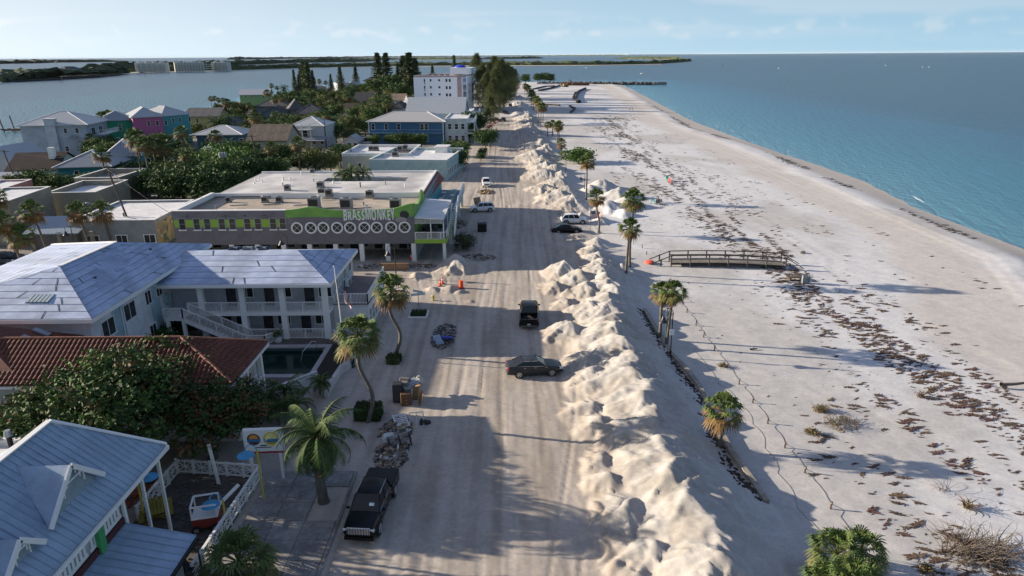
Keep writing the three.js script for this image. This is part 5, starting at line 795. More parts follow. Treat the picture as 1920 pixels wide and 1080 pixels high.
function plant(proto, x, z, turn, s, y, label, group) { const r = copyOf(proto, x, z, turn, s, y ?? relief(x, z) - 0.05); r.userData = { label: label || proto.userData.label, category: proto.userData.category, group: group || proto.userData.group }; return r; }
// --- cabbage palms, three crowns; the trunk is made for each height and lean
const fans = [fanCrown(4, 1.9, 30, 0.1, 0.03, 19), fanCrown(1, 1.6, 34, 0.24, 0.042, 17), fanCrown(2, 1.6, 36, 0.16, 0.042, 17), fanCrown(3, 1.55, 32, 0.4, 0.042, 17)];
function sabal(x, z, h, label, group, o = {}) {
  const y = o.y ?? relief(x, z) - 0.15, b = o.bend || 0, t = thing('cabbage_palm', label, 'palm', x, z, 0, group, y), dx = o.dx || 0, dz = o.dz || 0;
  part('trunk', trunkGeo([[0, 0, 0], [dx * 0.25 + b, h * 0.33, dz * 0.3], [dx * 0.6 - b * 0.4, h * 0.68, dz * 0.6], [dx, h, dz]], 0.17 * (o.s || 1), 0.125 * (o.s || 1), 8, 0.05), bark, t);
  const c = part('crown', fans[o.v === undefined ? 1 + Math.abs(Math.round(x * 7 + z * 3)) % 3 : o.v < 0 ? 0 : o.v + 1], green1, t); c.position.set(dx, h, dz); c.rotation.y = x * 1.7 + z; c.scale.setScalar((o.r || 1.5) / 1.5);
  return t;
}
{
  const g1 = 'cabbage palms along the seawall', g2 = 'cabbage palms along the far street', L1 = 'tall cabbage palm on the seaward side of the sand ridge', L2 = 'small distant cabbage palm between the far sand heaps and the beach';
  sabal(14.54,-42.59, 3.0, 'short cabbage palm with ragged brown skirt standing at the low seawall', g1, { r: 1.45, v: 2 });
  sabal(14.43,-62.5, 4.9, 'cabbage palm with brownish crown, paired with another beside the lamp post', g1, { r: 1.25, v: 2, dx: -0.1 });
  sabal(14.66,-60.67, 5.6, 'cabbage palm with fresh green crown, paired with another beside the lamp post', g1, { r: 1.3, v: 1, dx: 0.3 });
  sabal(14.14,-81.9, 5.9, 'slim cabbage palm of a close pair beside the footbridge', g1, { r: 1.45, v: 0, dx: 0.2 });
  sabal(14.97,-84.1, 8.8, 'tall cabbage palm above a shorter one by the footbridge', g1, { r: 1.6, v: 1, bend: -0.1 });
  sabal(13.58,-105.3, 5.9, 'cabbage palm rising behind the beach flag with drooping brown fronds', g1, { r: 1.55, v: 2, dx: -0.5, bend: 0.2 });
  sabal(14.25,-130.27, 7.4, 'tall cabbage palm standing alone between two heaps of sand', g1, { r: 1.75, v: 2 });
  for (const [x, z, h, r] of [[13.24,-184.64, 4.6, 1.5], [14.74,-223.41, 5.2, 1.7], [15.24,-223.38, 5.6, 1.7], [14.27,-241.73, 4.4, 1.5], [12.62,-241.83, 4.0, 1.4]]) sabal(x, z, h, 'slender cabbage palm beside the tracked heaps past the broad bush', 'palms past the bush', { r });
  for (const [x, z, h] of [[12.01,-284.17, 7], [11.51,-293.48, 8], [13.06,-288.66, 6.4], [11.12,-313.94, 8], [11.3,-357.2, 6.5], [10.87,-379.56, 7.2], [10.86,-423.48, 8], [10.31,-455.01, 7.5], [9.42,-478.76, 7], [12.19,-404.64, 6.5]]) sabal(x, z, h, L2, g2, { r: 2.1 });
  // street palms in front of the motel
  sabal(-11.08,-46.84, 7.3, 'tall S-curved cabbage palm rising from the clipped hedge beside the debris', 'street palms', { r: 1.7, v: 1, dx: -0.15, bend: 0.55 });
  sabal(-10.97,-59.36, 6.6, 'curved cabbage palm rising from a low round hedge', 'street palms', { r: 1.75, v: 0, dx: 0.05, bend: 0.6 });
  // cluster at the lower right by the beach path
  for (const [x, z, h, r] of [[16.84,-29.66, 1.9, 1.25], [18.48,-30.44, 1.5, 1.2], [15.83,-27.98, 1.3, 1.2], [16.58,-27.27, 2.1, 1.3]]) sabal(x, z, h, 'bushy cabbage palm in a dense green clump at the beach path', 'clump of palms at the path', { r, v: -1 });
  sabal(-14.4,-29.75, 1.6, 'squat cabbage palm outside the white lattice fence', 'street palms', { r: 1.7, v: -1 });
  // palms in the parking court on the landward side
  for (const [x, z, h, dx] of [[-62.4,-90.2, 7.4, -1.2], [-64.09,-87.29, 6.6, -1.6], [-61.4,-87.71, 4.8, -2.6], [-60.06,-95.47, 6.2, -0.8], [-58.23,-97.72, 5.8, -0.6], [-71.07,-95.74, 8.2, -1.0]]) sabal(x, z, h, 'leaning tall cabbage palm in the sandy parking court', 'palms in the parking court', { r: 1.75, dx });
}
{ // rounded feather palms
  const coco = featherCrown(5, 3.4, 42, { leaf: 0.25, low: -0.8, droop: 1.1, dead: 0.95 }), t = thing('coconut_palm', 'large coconut palm with long drooping fronds beside the black pickup', 'palm', -11.89,-36.91);
  part('trunk', trunkGeo([[0, -0.2, 0], [-0.1, 1.6, 0], [-0.15, 3.2, 0], [0, 4.6, 0]], 0.34, 0.2, 9, 0.06), bark, t); const c = part('crown', coco, green1, t); c.position.set(0, 4.6, 0);
  const date = featherCrown(6, 3.2, 34, { leaf: 0.17, low: -0.7, droop: 0.8, dead: 1 }), small = featherCrown(7, 1.9, 14, { leaf: 0.3, low: -0.2, droop: 1.3, dead: 1 });
  const P = plantProto('date_palm', trunkGeo([[0, 0, 0], [0.1, 2, 0], [0, 4, 0]], 0.36, 0.3, 8, 0.08), date, 'broad date palm with a dense round crown among the houses', 'palm', 'date palms among the houses'); P.children[1].position.y = 4;
  for (const [px, s] of [[[-94.57,-229.58], 1.5], [[-84.79,-229.02], 1.45], [[-79.48,-228.72], 1.3], [[-77.87,-234.56], 1.3], [[-90.12,-194.65], 1.1], [[-118.82,-300.6], 1.2], [[-152.79,-485.34], 1.5], [[-75.93,-247.22], 1.2]]) plant(P, px[0], px[1], px[0], s);
  const Q = plantProto('clustered_palm', trunkGeo([[0, 0, 0], [0.1, 1, 0], [0, 1.6, 0]], 0.12, 0.09, 6), small, 'low clustered feather palm against the restaurant courtyard', 'palm', 'low palms by the motel pool'); Q.children[1].position.y = 1.6;
  for (const [x, z, s] of [[-18.75,-47.6, 1.1], [-17.68,-48.43, 1.2], [-17.73,-46.61, 0.9], [-16.42,-46.99, 1.0]]) plant(Q, x, z, x * 3, s);
  for (const [x, z, s] of [[-29.7,-120.77, 1.1], [-27.7,-120.15, 1.3], [-25.65,-120.07, 1.2], [-28.52,-119.64, 0.9]]) plant(Q, x, z, x * 3, s * 1.15, 4.9, 'feather palm growing out of the opening in the bar roof', 'palms in the roof court');
  const wash = plantProto('fan_palm', trunkGeo([[0, 0, 0], [0.2, 3, 0], [-0.1, 6, 0], [0, 9, 0]], 0.2, 0.13, 6), fans[1], 'tall slender fan palm standing above the house roofs', 'palm', 'fan palms above the roofs'); wash.children[1].position.y = 9; wash.children[1].scale.setScalar(1.25);
  for (const [x, z, s] of [[-125.18,-217.53, 1.05], [-127.36,-213.81, 0.8], [-126.64,-222.92, 0.9], [-143.61,-356.95, 0.7], [-151.14,-361.01, 0.75], [-150.63,-364.44, 0.75], [-145.82,-357.14, 0.7], [-121.18,-330.03, 0.6], [-161.42,-486.34, 0.9], [-157.66,-485.9, 0.75], [-47.95,-157.92, 0.9], [-77.58,-145.78, 1.2], [-75.58,-148.2, 1.0], [-73.78,-148.77, 0.95], [-74.18,-142.07, 1.1], [-82,-140.04, 0.9], [-54.12,-158.17, 0.8], [-142.87,-538.64, 1], [-158.3,-581.34, 0.9], [-137.91,-538.01, 0.9]]) plant(wash, x, z, x, [s * 1.1, s, s * 1.1]);
  const Rw = rng(64); for (let i = 0, n = 0; i < 300 && n < 34; i++) { const z = -150 - 260 * Rw(), x = lerp(-50, -140, Rw()); if (x < bayX(z) + 4 || (z > -185 && x > -58) || PLOTS.some(([hx, hz, r]) => Math.hypot(x - hx, z - hz) < r * 0.9)) continue; n++; const s = 0.55 + 0.45 * Rw(); plant(wash, x, z, x, [s * 1.25, s, s * 1.25]); }
}
const G = { dark: [[0.035, 0.075, 0.018], [0.05, 0.09, 0.022], [0.028, 0.06, 0.016]], mid: [[0.06, 0.105, 0.025], [0.045, 0.085, 0.02], [0.08, 0.115, 0.03]], olive: [[0.085, 0.105, 0.03], [0.11, 0.125, 0.035], [0.06, 0.085, 0.025]], bright: [[0.075, 0.15, 0.03], [0.10, 0.17, 0.035], [0.06, 0.115, 0.025]], rust: [[0.15, 0.075, 0.03], [0.11, 0.08, 0.03], [0.07, 0.085, 0.025], [0.19, 0.085, 0.035]] };
{ // the great tree between the tiled roof and the courtyard, part green and part rust-brown
  const t = thing('sea_grape_tree', 'great spreading tree with dark green leaves below the tiled roof', 'tree', -26.3, -41.4);
  part('trunk', (() => { const B = [trunkGeo([[0, 0, 0], [0.2, 1.2, 0], [0.1, 2.6, 0.1]], 0.4, 0.3), trunkGeo([[0.1, 1.8, 0], [-1.6, 3.2, 0.3], [-3, 4.2, 0.2]], 0.22, 0.08), trunkGeo([[0.1, 2.2, 0], [1.6, 3.4, -0.5], [2.8, 4.4, 0.2]], 0.22, 0.08), trunkGeo([[0.1, 2.4, 0], [0, 3.6, 1], [0.4, 4.6, 1.4]], 0.2, 0.08)]; return mergeGeometries(B); })(), bark, t);
  const c = part('crown', leafCrown(40, 6.0, 2.9, 11, 680, 28, 0.30, [...G.dark, ...G.dark, ...G.mid, ...G.bright, G.rust[1]]), green1, t); c.position.y = 4.9;
  const u = thing('brown_leaved_tree', 'spreading tree with salt burnt rust brown leaves above the lattice fence', 'tree', -20.9, -42.0);
  part('trunk', mergeGeometries([trunkGeo([[0, 0, 0], [0.2, 1.2, 0], [0.1, 2.4, 0.1]], 0.3, 0.2), trunkGeo([[0.1, 1.6, 0], [-1.2, 2.8, 0.3], [-2, 3.6, 0.2]], 0.16, 0.06), trunkGeo([[0.1, 1.8, 0], [1.2, 2.8, -0.5], [2, 3.8, 0.2]], 0.16, 0.06)]), bark, u);
  const d = part('crown', leafCrown(41, 4.2, 2.5, 9, 520, 26, 0.25, [...G.rust, ...G.dark, ...G.dark]), green1, u); d.position.y = 3.4;
  const v = thing('sea_grape_tree', 'lower dark tree against the wall under the left of the tiled roof', 'tree', -33.5, -40.4); part('trunk', trunkGeo([[0, 0, 0], [0.2, 1.4, 0], [0, 2.6, 0]], 0.28, 0.16), bark, v);
  const e = part('crown', leafCrown(42, 5.2, 2.3, 9, 420, 26, 0.28, [...G.dark, ...G.mid]), green1, v); e.position.y = 3.0;
}
for (const k of ['dark', 'mid', 'olive', 'bright']) G[k] = G[k].map(c => c.map(v => v * 1.28));
const kinds = [
  plantProto('broadleaf_tree', trunkGeo([[0, 0, 0], [0.2, 1.4, 0], [0, 3, 0.1]], 0.3, 0.16), leafCrown(50, 3.4, 2.6, 8, 150, 20, 0.42, G.dark), 'dense dark green broadleaf tree in the neighbourhood gardens', 'tree', 'dark garden trees'),
  plantProto('broadleaf_tree', trunkGeo([[0, 0, 0], [-0.2, 1.4, 0], [0, 3, 0.1]], 0.28, 0.15), leafCrown(51, 3.3, 2.3, 7, 150, 20, 0.40, G.mid), 'mid green rounded broadleaf tree in the neighbourhood gardens', 'tree', 'mid green garden trees'),
  plantProto('broadleaf_tree', trunkGeo([[0, 0, 0], [0.1, 1.4, 0.2], [0, 3, 0]], 0.28, 0.15), leafCrown(52, 3.2, 2.4, 7, 140, 20, 0.40, G.olive), 'olive green loose broadleaf tree in the neighbourhood gardens', 'tree', 'olive garden trees'),
  plantProto('broadleaf_tree', trunkGeo([[0, 0, 0], [0.1, 1.4, 0.2], [0, 2.6, 0]], 0.28, 0.15), leafCrown(53, 3.6, 2.0, 9, 160, 20, 0.40, G.bright), 'bright sunlit green spreading tree beside the utility poles', 'tree', 'bright garden trees'),
]; kinds.forEach(k => k.children[1].position.y = 3.6);
{
  const R = rng(60), put = (k, px, s) => plant(kinds[k], px[0], px[1], R() * 6, [s * (0.9 + 0.3 * R()), s * (0.85 + 0.3 * R()), s * (0.9 + 0.3 * R())]);
  const spots = [
    // thicket beside the grey bar and the back lane
    [0, [-68.32,-133.06], 1.2], [0, [-62.18,-126.44], 1.1], [1, [-64.53,-135.03], 1.2], [0, [-59.43,-129.73], 1.2], [0, [-55.66,-126.23], 1.2], [1, [-57.72,-136.41], 1.25], [0, [-53.61,-132.56], 1.15], [3, [-65.28,-158.61], 1.25], [3, [-60.08,-152.83], 1.3], [0, [-54.71,-143.73], 1.2], [0, [-53.13,-147.99], 1.1], [1, [-50.85,-149.84], 1.05], [3, [-70.54,-162.51], 1.1], [2, [-59.75,-162.07], 1.1], [0, [-56.59,-161.94], 1.1], [1, [-68.86,-148.58], 1.1], [2, [-70.92,-145.54], 1.1], [0, [-74.13,-148.78], 1.0], [1, [-64.62,-145.31], 1.1], [0, [-63.77,-164.52], 1.0], [1, [-70.85,-167.97], 1.0], [2, [-74.08,-164.95], 1.0],
    [1, [-89.32,-134.82], 1.0], [0, [-94.1,-136.05], 1.0], [2, [-95.9,-133.99], 0.9], [2, [-87.53,-128.21], 0.7], [1, [-84.03,-137.32], 0.9], [0, [-83.98,-133.59], 0.8], [2, [-80.62,-144.68], 0.8], [0, [-80.82,-149.03], 0.9],
    [2, [-45.86,-161.5], 1.3], [1, [-50.12,-165.52], 0.9], [2, [-43.44,-166.82], 0.8], [0, [-42.39,-173.39], 0.9], [2, [-42.38,-182.4], 0.9],
    // among the houses
    [1, [-113.65,-193.68], 1.0], [0, [-115.64,-201.35], 0.9], [2, [-121.96,-201.66], 0.8], [0, [-88.76,-184.53], 0.9], [1, [-83.77,-179.64], 0.9], [2, [-90.8,-179.95], 0.9], [1, [-96.71,-184.89], 0.8], [0, [-72.94,-183.8], 1.0], [1, [-69.37,-183.64], 0.9], [2, [-57.96,-183.12], 0.9], [0, [-59.33,-178.55], 0.9],
    [0, [-100.25,-248.7], 1.0], [1, [-100.74,-257.47], 1.1], [0, [-100.23,-266.79], 1.1], [2, [-92.78,-256.97], 0.9], [0, [-84.86,-256.47], 1.1], [1, [-84.82,-265.79], 1.0], [0, [-82.05,-273.54], 0.9], [2, [-75.63,-265.19], 0.9], [0, [-65.18,-255.23], 1.2], [1, [-63.44,-264.39], 1.2], [2, [-55.67,-242.69], 1.2], [2, [-55.41,-254.62], 1.2], [1, [-50.75,-245.69], 1.1], [0, [-56.62,-227.43], 1.1], [2, [-49.55,-218.73], 0.9], [0, [-73.3,-281.34], 1.1], [1, [-76.96,-281.59], 1.0],
    [0, [-111.76,-357.61], 1.3], [1, [-107.37,-357.23], 1.3], [0, [-120.25,-376.26], 1.2], [2, [-102.16,-356.78], 1.2], [0, [-95.35,-346.27], 1.3], [1, [-93.09,-352.63], 1.3], [2, [-83.79,-332.92], 1.2], [0, [-85.82,-355.37], 1.3], [1, [-83.08,-358.55], 1.3], [2, [-78.5,-354.73], 1.0], [0, [-81.96,-315.75], 1.1], [1, [-74.61,-304.76], 1.2], [0, [-64.82,-322.69], 1.3], [2, [-58.82,-303.59], 1.3], [1, [-61,-331.07], 1.4], [0, [-62.87,-353.39], 1.4], [2, [-69.36,-371.66], 1.3], [1, [-53.74,-303.21], 1.2], [2, [-57.4,-284.61], 1.3], [1, [-52.06,-267.53], 1.3], [2, [-61.94,-296.46], 1.2], [1, [-62.19,-284.94], 1.2],
    [0, [-123.99,-418.3], 1.3], [1, [-115.03,-408.38], 1.3], [0, [-111.18,-417.02], 1.3], [2, [-104.81,-416.38], 1.4], [1, [-98.45,-415.74], 1.4], [0, [-98.03,-434.9], 1.4], [2, [-134.07,-471.25], 1.2], [1, [-127.85,-418.69], 1.2], [0, [-133.65,-419.27], 1.2],
    [0, [-79.86,-432.99], 2.2], [0, [-73.95,-432.37], 2.4], [0, [-66.86,-421.89], 2.2], [0, [-78.9,-476.82], 2.2], [0, [-85.05,-477.53], 2.2], [1, [-63.49,-431.28], 1.8], [0, [-91.58,-478.29], 1.8], [1, [-92.87,-466.61], 1.6], [2, [-100.69,-479.34], 1.4],
    [0, [-165.11,-271.01], 0.7], [1, [-148.62,-310.28], 0.8], [0, [-166.8,-311.64], 0.6], [0, [-163.91,-324.83], 0.6], [1, [-149.95,-318.27], 0.8], [0, [-136.45,-314.57], 0.8], [1, [-139.42,-359.99], 0.9], [0, [-133.24,-336.93], 1.0], [0, [-135.49,-331.17], 0.9],
    // street side by the shops and inns
    [0, [-14.34,-181.12], 0.8], [0, [-12.63,-170.4], 0.75], [1, [-13.47,-190.95], 0.8], [0, [-15.98,-193.18], 0.8], [1, [-36.55,-215.39], 0.75], [0, [-32.86,-212.62], 0.85], [1, [-29.61,-212.45], 0.85], [0, [-27.17,-212.32], 0.75], [1, [-41.36,-213.07], 0.7], [0, [-13.28,-240.14], 1.3], [0, [-12.57,-251.92], 1.3], [0, [-13.34,-224.99], 0.9], [0, [-7.62,-207.55], 0.85], [0, [-6.53,-213.77], 0.85], [0, [-8.75,-216.51], 0.8], [0, [-7.77,-190.68], 0.5], [0, [-7.96,-184.65], 0.4],
  ];
  for (const [k, px, s] of spots) put(k, px, s);
  for (let i = 0, n = 0; i < 900 && n < 95; i++) { // gardens between the houses
    const z = -150 - 300 * R(), x = lerp(-52, -140, R()); if (x < bayX(z) + 5 || (z > -185 && x > -58) || PLOTS.some(([hx, hz, r]) => Math.hypot(x - hx, z - hz) < r)) continue; n++; put([0, 1, 2, 0][n % 4], [x, z], 0.55 + 0.5 * R());
  }
  const bush = plantProto('sea_grape_bush', null, leafCrown(56, 2.6, 1.6, 8, 190, 22, 0.30, [...G.bright, [0.12, 0.17, 0.04]]), 'broad bright green sea grape bush on the open beach', 'bush', undefined); bush.children[0].position.y = 1.2;
  plant(bush, 17.85,-179.64, 0.3, [1.7, 1.35, 1.4]);
  const dark = plantProto('shrub', null, leafCrown(57, 1.4, 1.2, 6, 130, 22, 0.18, [[0.09, 0.115, 0.055], [0.07, 0.09, 0.045]]), 'rounded grey green shrub beside the bar deck', 'bush'); dark.children[0].position.y = 1.1;
  plant(dark, -6.73,-96.4, 0.3, 1.15);
  const pw = plantProto('shrub', null, leafCrown(58, 1.2, 1.1, 6, 110, 20, 0.17, G.dark), 'dark leafy shrub against the white motel wall', 'bush', 'shrubs by the motel wall'); pw.children[0].position.y = 0.9;
  for (const [x, z, s] of [[-33.2, -63.6, 0.9], [-33.0, -61.4, 1.2], [-32.6, -65.4, 0.8], [-33.4, -59.2, 0.9]]) plant(pw, x, z, z, s);
}
{ // conifers
  const spire = (seed, H, w) => { const R = rng(seed), B = new MB(); for (let y = H * 0.12; y < H; y += H * 0.047) { const f = y / H, n = 6, r = w * Math.pow(1 - f, 0.75) * (0.8 + 0.4 * R()) + 0.15; for (let k = 0; k < n; k++) { const a = k / n * 6.283 + y * 3 + R() * 0.5, d = V(Math.cos(a), 0.12, Math.sin(a)), p = V(0, y, 0); for (let q = 0; q < 7; q++) { const c = p.clone().addScaledVector(d, r * (0.2 + q * 0.13)), s = 0.16 * w * (1.2 - q * 0.1); B.col = tone(R, 0.07, 0.095, 0.04, 0.3); const u = V(R() - 0.5, 0.5 * R(), R() - 0.5).normalize().multiplyScalar(s * 1.6), v = V(R() - 0.5, R() - 0.5, R() - 0.5).normalize().multiplyScalar(s); B.quad(c.clone().sub(u).toArray(), c.clone().add(v).toArray(), c.clone().add(u).toArray(), c.clone().sub(v).toArray()); } } } return B.geometry(); };
  const norfolk = plantProto('norfolk_pine', trunkGeo([[0, 0, 0], [0, 6, 0], [0, 17, 0]], 0.3, 0.06, 6), spire(3, 18, 2.6), 'tall tiered norfolk pine rising above the bay houses', 'conifer', 'norfolk pines near the bay');
  for (const [x, z, s, w] of [[-141.51,-496.61, 1.35, 1.5], [-135.66,-483.37, 1.3, 1.4], [-145.34,-503.59, 1.2, 1.3], [-134.04,-489.37, 1.0, 1], [-137.87,-460.29, 1.05, 0.8], [-135.04,-459.98, 0.85, 0.8], [-122.91,-521.45, 1.1, 1.2], [-114.53,-535.01, 1.1, 1.1], [-87.23,-477.78, 1.6, 1.3], [-83.91,-489.8, 1.6, 1.3], [-64.67,-463.44, 1.6, 1.7], [-69.89,-475.78, 1.5, 1.6], [-62.35,-474.91, 1.4, 1.4], [-133.79,-537.48, 0.8, 1], [-82.54,-530.92, 1.2, 1], [-47.33,-612.11, 1.5, 0.9], [-61.25,-568, 1.1, 1]]) plant(norfolk, x, z, x, [s * w * 1.35, s, s * w * 1.35]);
  // casuarinas: feathery and pale olive
  const R = rng(71), B = new MB(); for (let c = 0; c < 620; c++) { const f = Math.pow(R(), 0.8), y = 2.2 + f * 16, r = 5.4 * Math.sin(Math.PI * Math.pow(clamp(0.12 + f * 0.88), 0.75)) * Math.sqrt(R()) + 0.3, a = R() * 6.283, cx = Math.cos(a) * r, cz = Math.sin(a) * r, ct = [[0.08, 0.10, 0.03], [0.065, 0.085, 0.025], [0.10, 0.115, 0.035]][c % 3]; for (let i = 0; i < 20; i++) { const p = V(cx + (R() - 0.5) * 1.5, y + (R() - 0.5) * 1.5, cz + (R() - 0.5) * 1.5), d = V(R() - 0.5, -0.9 * R() + 0.35, R() - 0.5).normalize().multiplyScalar(0.8), w = V(R() - 0.5, 0, R() - 0.5).normalize().multiplyScalar(0.07); B.col = tone(R, ...ct, 0.25); B.tri(p.clone().sub(w).toArray(), p.clone().add(w).toArray(), p.clone().add(d).toArray()); } }
  const cas = plantProto('casuarina', trunkGeo([[0, 0, 0], [0.3, 5, 0], [0, 15, 0.2]], 0.35, 0.08, 6), B.geometry(), 'feathery olive casuarina in the tall row beside the white hotel', 'tree', 'casuarinas beside the hotel');
  for (const [x, z, s] of [[-15.03,-382, 1.2], [-11.95,-348.99, 1.0], [-7.24,-348.58, 1.1], [-5.39,-365.86, 1.3], [-7.9,-321, 0.9], [-3.68,-389.01, 1.2], [-6.86,-406.55, 1.3], [-2.41,-424.87, 1.2], [-5.29,-456.76, 1.3], [-0.89,-467.83, 1.1], [-10.06,-457.3, 1.4], [-13.16,-446.6, 1.2], [0.97,-520.23, 1.0], [3.49,-550.8, 0.9], [-24.28,-523.46, 1.5], [-8.15,-285.61, 0.6], [-8.46,-260.81, 0.45]]) plant(cas, x, z, x * 2, s);
  for (const [x, z, s] of [[26.84,-717.36, 1.6], [34.2,-716.05, 1.7], [39.44,-715.13, 1.5], [14.15,-692.85, 1.6]]) plant(kinds[0], x, z, x, s, undefined, 'dark low tree standing by itself at the end of the beach', 'trees at the beach end');
}
{ // clipped hedges in white edged beds
  const R = rng(80), hedge = (x, z, w, d, h, label, round) => {
    const t = thing('hedge', label, 'hedge', x, z), B = new MB(); for (let i = 0; i < 900 * Math.min(2, w * d / 2); i++) { const f = Math.floor(R() * 5); let px = (R() - 0.5) * w, py = R() * h, pz = (R() - 0.5) * d; if (f < 2) py = h; else if (f === 2) pz = d / 2; else if (f === 3) px = w / 2; else px = -w / 2; if (round && Math.hypot(px / w * 2, pz / d * 2) > 1.05) continue; const u = V(R() - 0.5, R() - 0.5, R() - 0.5).normalize().multiplyScalar(0.09), v = V(R() - 0.5, R() - 0.5, R() - 0.5).normalize().multiplyScalar(0.07), p = V(px, py, pz).addScaledVector(V(R() - 0.5, R() - 0.5, R() - 0.5), 0.14); B.col = tone(R, 0.04, 0.075, 0.018, 0.35); B.quad(p.clone().sub(u).toArray(), p.clone().add(v).toArray(), p.clone().add(u).toArray(), p.clone().sub(v).toArray()); }
    part('leaves', B.geometry(), green1, t); new MB().geo(new RoundedBoxGeometry(w * 0.94, h, d * 0.94, 2, 0.1), 0, h / 2 - 0.06, 0).build('twigs', mat(0.05, 0.075, 0.025, 1), t); return t;
  };
  hedge(-11.16,-47.66, 1.9, 1.5, 1.0, 'square clipped hedge at the foot of the S-curved palm');
  hedge(-10.84,-57.93, 1.3, 1.6, 0.55, 'low rounded hedge at the foot of the curved palm', 1);
  const b = hedge(-10.09,-69.86, 1.5, 1.5, 0.35, 'low hedge in a white edged bed beside the side street'); new MB().bx(-1, 1, 0, 0.16, 0.85, 1).bx(-1, 1, 0, 0.16, -1, -0.85).bx(-1, -0.85, 0, 0.16, -0.85, 0.85).bx(0.85, 1, 0, 0.16, -0.85, 0.85).build('kerb', whiteTrim, b);
}
{ // potted palm by the pool
  const t = thing('potted_palm', 'bushy palm in a large white pot at the pool wall', 'potted plant', -15.75,-51.38);
  new MB().geo(new THREE.LatheGeometry([[0.02, 0], [0.38, 0], [0.5, 0.55], [0.56, 0.6], [0.56, 0.68], [0.48, 0.68], [0.45, 0.58], [0.02, 0.58]].map(q => new THREE.Vector2(...q)), 20)).build('pot', whiteTrim, t);
  const c = part('fronds', featherCrown(9, 1.35, 26, { leaf: 0.3, low: -0.4, droop: 1.1, dead: 1 }), green1, t); c.position.y = 1.2; part('trunk', trunkGeo([[0, 0.5, 0], [0.05, 0.9, 0], [0, 1.25, 0]], 0.09, 0.07, 6), bark, t);
}

// ---------------------------------------------------------------- vehicles
const carGlass = flatMat(0.008, 0.009, 0.010, 0.1), tyreMat = flatMat(0.018, 0.018, 0.018, 0.9), rimMat = flatMat(0.55, 0.55, 0.56, 0.3, { metalness: 0.8 }), chrome = flatMat(0.6, 0.6, 0.6, 0.18, { metalness: 0.9 }), redLamp = flatMat(0.35, 0.01, 0.012, 0.25), clearLamp = flatMat(0.6, 0.62, 0.63, 0.15), blackTrim = flatMat(0.012, 0.012, 0.012, 0.6);
const paint = (r, g, b) => new THREE.MeshPhysicalMaterial({ color: rgb(r, g, b), roughness: 0.3, metalness: 0, specularIntensity: 0.35, clearcoat: 0.2, clearcoatRoughness: 0.1 });
